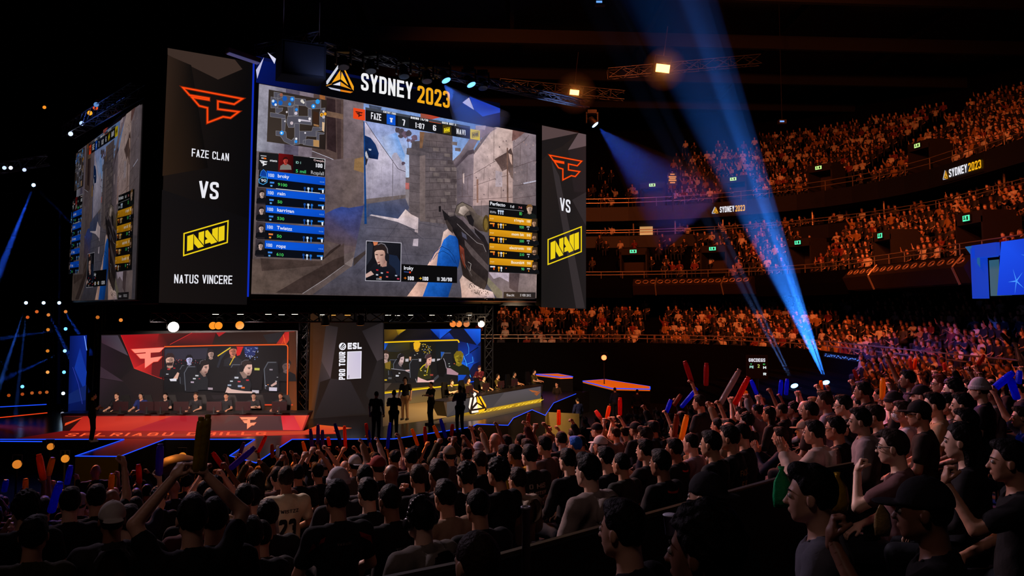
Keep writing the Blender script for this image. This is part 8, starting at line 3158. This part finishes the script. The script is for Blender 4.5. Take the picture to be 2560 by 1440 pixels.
for px0, py0, px1, py1, D, mat, lab in ((-30, 1019, 116, 1011, 36, BLUE_E, 'blue light strip on the left side deck'), (-30, 1047, 118, 1032, 34, RED_E, 'orange light strip on the left side deck'), (-20, 1103, 105, 1104, 28.5, BLUE_E, 'blue light strip low at the left border of the stage front')):
    o = MB().path([at(px0, py0, D), at(px1, py1, D)], .02, 5).build('light_strip', mat)
    tag(o, lab, 'light strip')

# ---- the big beams over the bowl
B0 = at(2068, 958, 36)
for nm, src, tgt, half, L, pw, lab in (('a', B0, at(1748, 0, 29), 2.2, 21, 420000, 'bright core of the great slanting blue beam rising from the front of the bowl'),
                                       ('b', B0 + Vector((-.1, 0, .1)), at(1655, 0, 29), 4.6, 20.5, 330000, 'wide dimmer flank of the great slanting blue beam'),
                                       ('c', at(1990, 966, 36), at(1590, 120, 30), 1.1, 22, 70000, 'narrow grey blue beam beside the great blue beam'),
                                       ('d', at(1985, 966, 36.2), at(1500, 40, 30), 1.6, 22, 40000, 'faint outer blue beam beside the narrow one')):
    src = src + (tgt - src).normalized() * .3
    beam(src, tgt, half, L, pw, (44, 130, 255) if nm in 'ab' else (120, 165, 255), -.03, lab, .12 if nm == 'a' else .6)
for k, p_ in enumerate(((2068, 962, 36.1), (1990, 970, 36.1))):
    p0 = at(*p_)
    o = fixture('mov', p0 + Vector((0, 0, -.45)), at((1748, 1590)[k], 0, 29), (120, 180, 255), 5.0, ['beam lamp on the bowl front at the foot of the great blue beam', 'beam lamp on the bowl front at the foot of the narrow beam'][k], 'beam lamps on the bowl front', 1.1)
    o.rotation_euler = (math.pi, 0, 0)
    hd_ = [c for c in o.children if c.name.startswith('head')][0]
    d = Vector((at((1748, 1590)[k], 0, 29) - p0)).normalized()
    d = Vector((d.x, -d.y, -d.z))
    hd_.rotation_euler = d.to_track_quat('Z', 'Y').to_euler()
    st_ = MB().box((p0.x, p0.y, (p0.z - .5) / 2), (.5, .5, p0.z - .5)).build('lamp_plinth', BLKM)
    tag(st_, ['black plinth under the lamp of the great blue beam', 'black plinth under the lamp of the narrow beam'][k], 'plinth')
for k, (x, y, D) in enumerate(((1955, 305, 44), (1500, 8, 32))):
    p0 = at(x, y, D)
    r = empty('hanging_lamp', loc=p0)
    tag(r, ['small blue white lamp hanging on a wire beside the great beam', 'small blue lamp hanging at the upper border over the cube'][k], 'hanging lamp')
    MB().box((0, 0, 0), (.42, .3, .22)).build('housing', BLK, r)
    MB().box((-.05, -.16, 0), (.24, .02, .08)).build('lens', M('hanging_lens', (40, 60, 90), emit=(100, 160, 240), es=1.2), r)
    MB().tube((0, 0, .1), (0, 0, 25 - p0.z if k == 0 else 6), .02, 5).build('hanging_wire', TRUSSD, r)

# ---- pit beyond the near stand: platforms, crew, lap board, tables
ORG = M('orange_deck', (255, 120, 20), .7, emit=(255, 120, 20), es=.4)  # orange light falling on the decks, put in as emission
for q, zz, lab in (([(1457, 952), (1512, 948), (1625, 966), (1625, 972), (1530, 970)], 1.7, 'glowing orange deck edged in blue in the dark pit, the nearer one'), ([(1340, 935), (1395, 934), (1432, 941), (1400, 942)], 2.0, 'small glowing orange deck behind the grey desk end')):
    ps = [onz(x, y, zz) for x, y in q]
    r = empty('pit_deck')
    tag(r, lab, 'deck')
    MB().prism([(p_.x, p_.y, zz) for p_ in ps], (0, 0, -.12)).build('deck_top', ORG, r)
    MB().prism([(p_.x, p_.y, zz - .12) for p_ in ps], (0, 0, -(zz - .12))).build('deck_base', BLKM, r)
    MB().path([Vector((p_.x, p_.y, zz - .02)) for p_ in ps + ps[:1]], .03, 5).build('edge_light', BLUE_E, r)
pc = [((1536, 43.0), 0.3, (24, 30, 60), 'bluish standing person on the dark pit floor before the orange deck'), ((1592, 42.0), -.2, (14, 14, 18), 'dark standing person before the far end of the orange deck'), ((1391, 46.0), 2.6, (40, 30, 22), 'amber lit person standing behind the small orange deck'), ((1443, 38.0), .6, (20, 24, 60), 'standing person in blue at the corner of the stage')]
for k, ((x, D), a, c, lab) in enumerate(pc):
    p0 = at(x, 900, D)
    person((p0.x, p0.y, 0.0 if k in (0, 1) else 0.0), a, 'hang', True, c, 'jacket', 'crop', 'dark', SKINS[1], label=lab, group='crew in the pit', s=1.0)
# black riser for pit crew tables with small lit screens
lb = empty('lap_board', loc=at(1893, 917, 33))
tag(lb, 'small black board with white letters and green figures beside the beam lamps', 'board')
lb.rotation_euler = (0, 0, -.1)
MB().box((0, .05, 0), (.86, .06, .95)).build('panel', BLK, lb)
MB().tube((0, .08, -.4), (0, .08, -lb.location.z), .05, 8).build('stand', BLK, lb)
cv = Canvas(None)
for s_, x0, y0, w_, h_, c in (('GBCDEGS', -.33, .2, .66, .14, (230, 226, 236)), ('PE', -.3, -.06, .16, .1, (170, 226, 210)), ('2', .02, -.04, .08, .14, (170, 190, 90)), ('M', .24, -.08, .12, .1, (226, 236, 236)), ('R', .24, -.34, .12, .1, (226, 236, 236)), ('E', .24, .08, .08, .05, (70, 190, 90)), ('T', -.28, .08, .08, .05, (70, 190, 110))):
    q_, ln_ = stroke_text(s_, .6, .2)
    cv.raw([[(x0 + p_[0] / ln_ * w_, y0 + p_[1] * h_) for p_ in P_] for P_ in q_], c)
o = link('lettering', cv.mesh('lettering'), LED, lb)
o.matrix_local = Matrix(((1, 0, 0, 0), (0, 0, -1, .015), (0, 1, 0, 0), (0, 0, 0, 1)))
# red glowing spot lamp in the pit
p0 = at(1510, 894, 46)
fixture('par', p0, (0, 0, 6), (255, 90, 50), 6.0, 'red glowing lamp alone in the dark pit', 'lamps in the pit', 1.2)
o = MB().tube((p0.x, p0.y, 0), (p0.x, p0.y, p0.z - .1), .03, 6).build('lamp_pole', BLK)
tag(o, 'thin black pole under the red pit lamp', 'pole')

# ---- barrier with steel post across the near rows
A_, B_ = at(960, 1452, 3.75), at(1240, 1395, 4.15)
C_, D_ = at(1990, 1187, 6.3), at(2130, 1161, 6.9)
br = empty('row_barrier')
tag(br, 'long dark row barrier with a worn metal top rail across the near rows', 'barrier')
base = [A_, B_, C_, D_]
m = MB()
for a, b in zip(base[:-1], base[1:]):
    m.prism([a, b, b - Vector((0, 0, .9)), a - Vector((0, 0, .9))], Vector((.03, -.03, 0)))
m.build('panel', M('barrier_panel', (10, 9, 10), .8), br)
m = MB()
for a, b in zip(base[:-1], base[1:]):
    m.bar(a, b, .035, .035)
m.build('top_rail', M('worn_rail', (84, 70, 44), .4, .5, noise=.4, nscale=14), br)
P0 = at(1315, 1272, 4.0)
po = empty('steel_post', loc=P0)
tag(po, 'upright brushed steel post with open top before the beige hoodie', 'post')
MB().lathe([(.02, -.95), (.02, 0), (.026, .0), (.026, .012), (.016, .012), (.016, -.02)], 16).build('tube', M('brushed_steel', (150, 150, 165), .35, .4), po, True)
# cup by the barrier, pouches by the near spectators
cu = empty('plastic_cup', loc=at(1676, 1336, 4.3))
tag(cu, 'clear plastic cup with pale rim held beside the curly near head', 'cup')
MB().lathe([(.026, 0), (.036, .1), (.037, .1), (.034, .098), (.025, .004)], 16).build('wall', M('cup_plastic', (150, 160, 200), .15), cu, True)
MB().lathe([(.036, .096), (.04, .1), (.036, .104)], 16).build('rim', M('cup_rim', (200, 206, 230), .2), cu, True)
for (x, y, D, c, s, lab) in ((1955, 1222, 4.6, (40, 190, 120), 1.0, 'green shiny pouch bag beside the near striped shirt'), (2095, 1236, 4.2, (200, 160, 40), .9, 'yellow foil pouch bag between near spectators'), (2205, 1300, 3.8, (170, 140, 90), .7, 'blue and tan foil pouch low among near spectators')):
    m = MB()
    vs, fs = [], []
    for j, (w_, t_, z_) in enumerate(((.05, .03, -.1), (.06, .035, -.04), (.05, .02, .04), (.012, .008, .1), (.02, .004, .125))):
        for i in range(8):
            a = math.pi * 2 * i / 8
            vs.append((w_ * s * math.cos(a) * (1 + .1 * math.sin(3 * a + j)), t_ * s * math.sin(a), z_ * s))
    for j in range(4):
        for i in range(8):
            fs.append((j * 8 + i, j * 8 + (i + 1) % 8, (j + 1) * 8 + (i + 1) % 8, (j + 1) * 8 + i))
    fs += [tuple(range(7, -1, -1)), tuple(range(32, 40))]
    o = m.add(vs, fs).build('pouch', M('foil_%d' % c[0], c, .25, .3, bump=.6, nscale=20), None, True)
    o.location = at(x, y, D)
    tag(o, lab, 'pouch')

# ---- pit on the near side of the red stage: amber lamps on stands, covered camera, table
for k, (x, y, D, es, lab) in enumerate(((162, 1146, 21, 3.0, 'bright amber floor lamp on a stand beside the first runway'), (42, 1160, 19, 1.0, 'amber floor lamp on a stand at the left border of the pit'), (125, 1116, 24, .8, 'small amber floor lamp on a stand below the standing man'), (455, 1140, 21, 1.2, 'amber floor lamp on a stand between the runways'))):
    p0 = at(x, y, D)
    f = fixture('par', p0, Vector((p0.x * .5, p0.y - 8, p0.z + .5)), (255, 150, 50), es, lab, 'floor lamps in the pit', .8)
    o = MB().tube((p0.x, p0.y, 0), (p0.x, p0.y, p0.z + .2), .025, 6).box((p0.x, p0.y, .02), (.5, .5, .04)).build('lamp_stand', BLK)
    tag(o, lab.replace('floor lamp on a stand', 'lamp stand').replace('bright ', '').replace('small ', ''), 'stand', 'lamp stands in the pit')
lamp('pit_glow', 'SPOT', at(240, 1230, 18) + Vector((0, 0, .6)), at(245, 1170, 25), 260, (255, 190, 40), .1, 50, .8)
cv_ = empty('covered_camera', loc=at(447, 1172, 19.5))
tag(cv_, 'broadcast camera under a grey dome cover on a tripod in the pit', 'camera')
z0 = -cv_.location.z
dm = MB().lathe([(.42, -.12), (.43, 0), (.38, .16), (.26, .27), (.1, .33), (.01, .335)], 18)
dm.v = [(x_ * 1.25, y_, z_) for x_, y_, z_ in dm.v]
dm.build('dome_cover', M('grey_cover', (120, 114, 128), .5, noise=.1), cv_, True)
MB().box((.35, -.45, -.08), (.18, .5, .2)).build('lens_hood', BLK, cv_)
for a in (0.4, 2.5, 4.6):
    MB().tube((0, 0, -.12), (.5 * math.cos(a), .5 * math.sin(a), z0), .03, 6).build('tripod_leg', BLK, cv_)
# blue speckled ribbon on the bowl front and amber display in the upper deck
rb = empty('ribbon_light')
tag(rb, 'thin speckled blue white light ribbon on the bowl front beside the great beam', 'light ribbon')
a_, b_ = at(2062, 887, 35.5), at(2165, 903, 33.5)
MB().bar(a_ + Vector((0, .06, 0)), b_ + Vector((0, .06, 0)), .06, .16).build('rail', BLK, rb)
m = MB()
for k in range(34):
    q_ = a_.lerp(b_, (k + random.random() * .6) / 34)
    m.box(q_ + Vector((0, -.0, random.uniform(-.05, .05))), (.05, .03, .04))
m.build('diode_dots', M('ribbon_diodes', (20, 40, 80), emit=(90, 150, 255), es=.8), rb)
sg = empty('score_display', loc=at(1682, 447, 62))
tag(sg, 'small amber lit display board in the dark upper deck', 'display')
MB().box((0, .08, 0), (.7, .1, 1.0)).build('panel', BLK, sg)
for k, (w_, z_) in enumerate(((.34, .36), (.6, .16), (.5, .02), (.6, -.12), (.4, -.3))):
    MB().box((-.02, .02, z_), (w_, .03, .09)).build('text_line', M('amber_text', (60, 40, 10), emit=(255, 170, 60), es=.8), sg)
MB().tube((0, .1, -.5), (0, .1, -2.6), .05, 6).build('pole', BLK, sg)
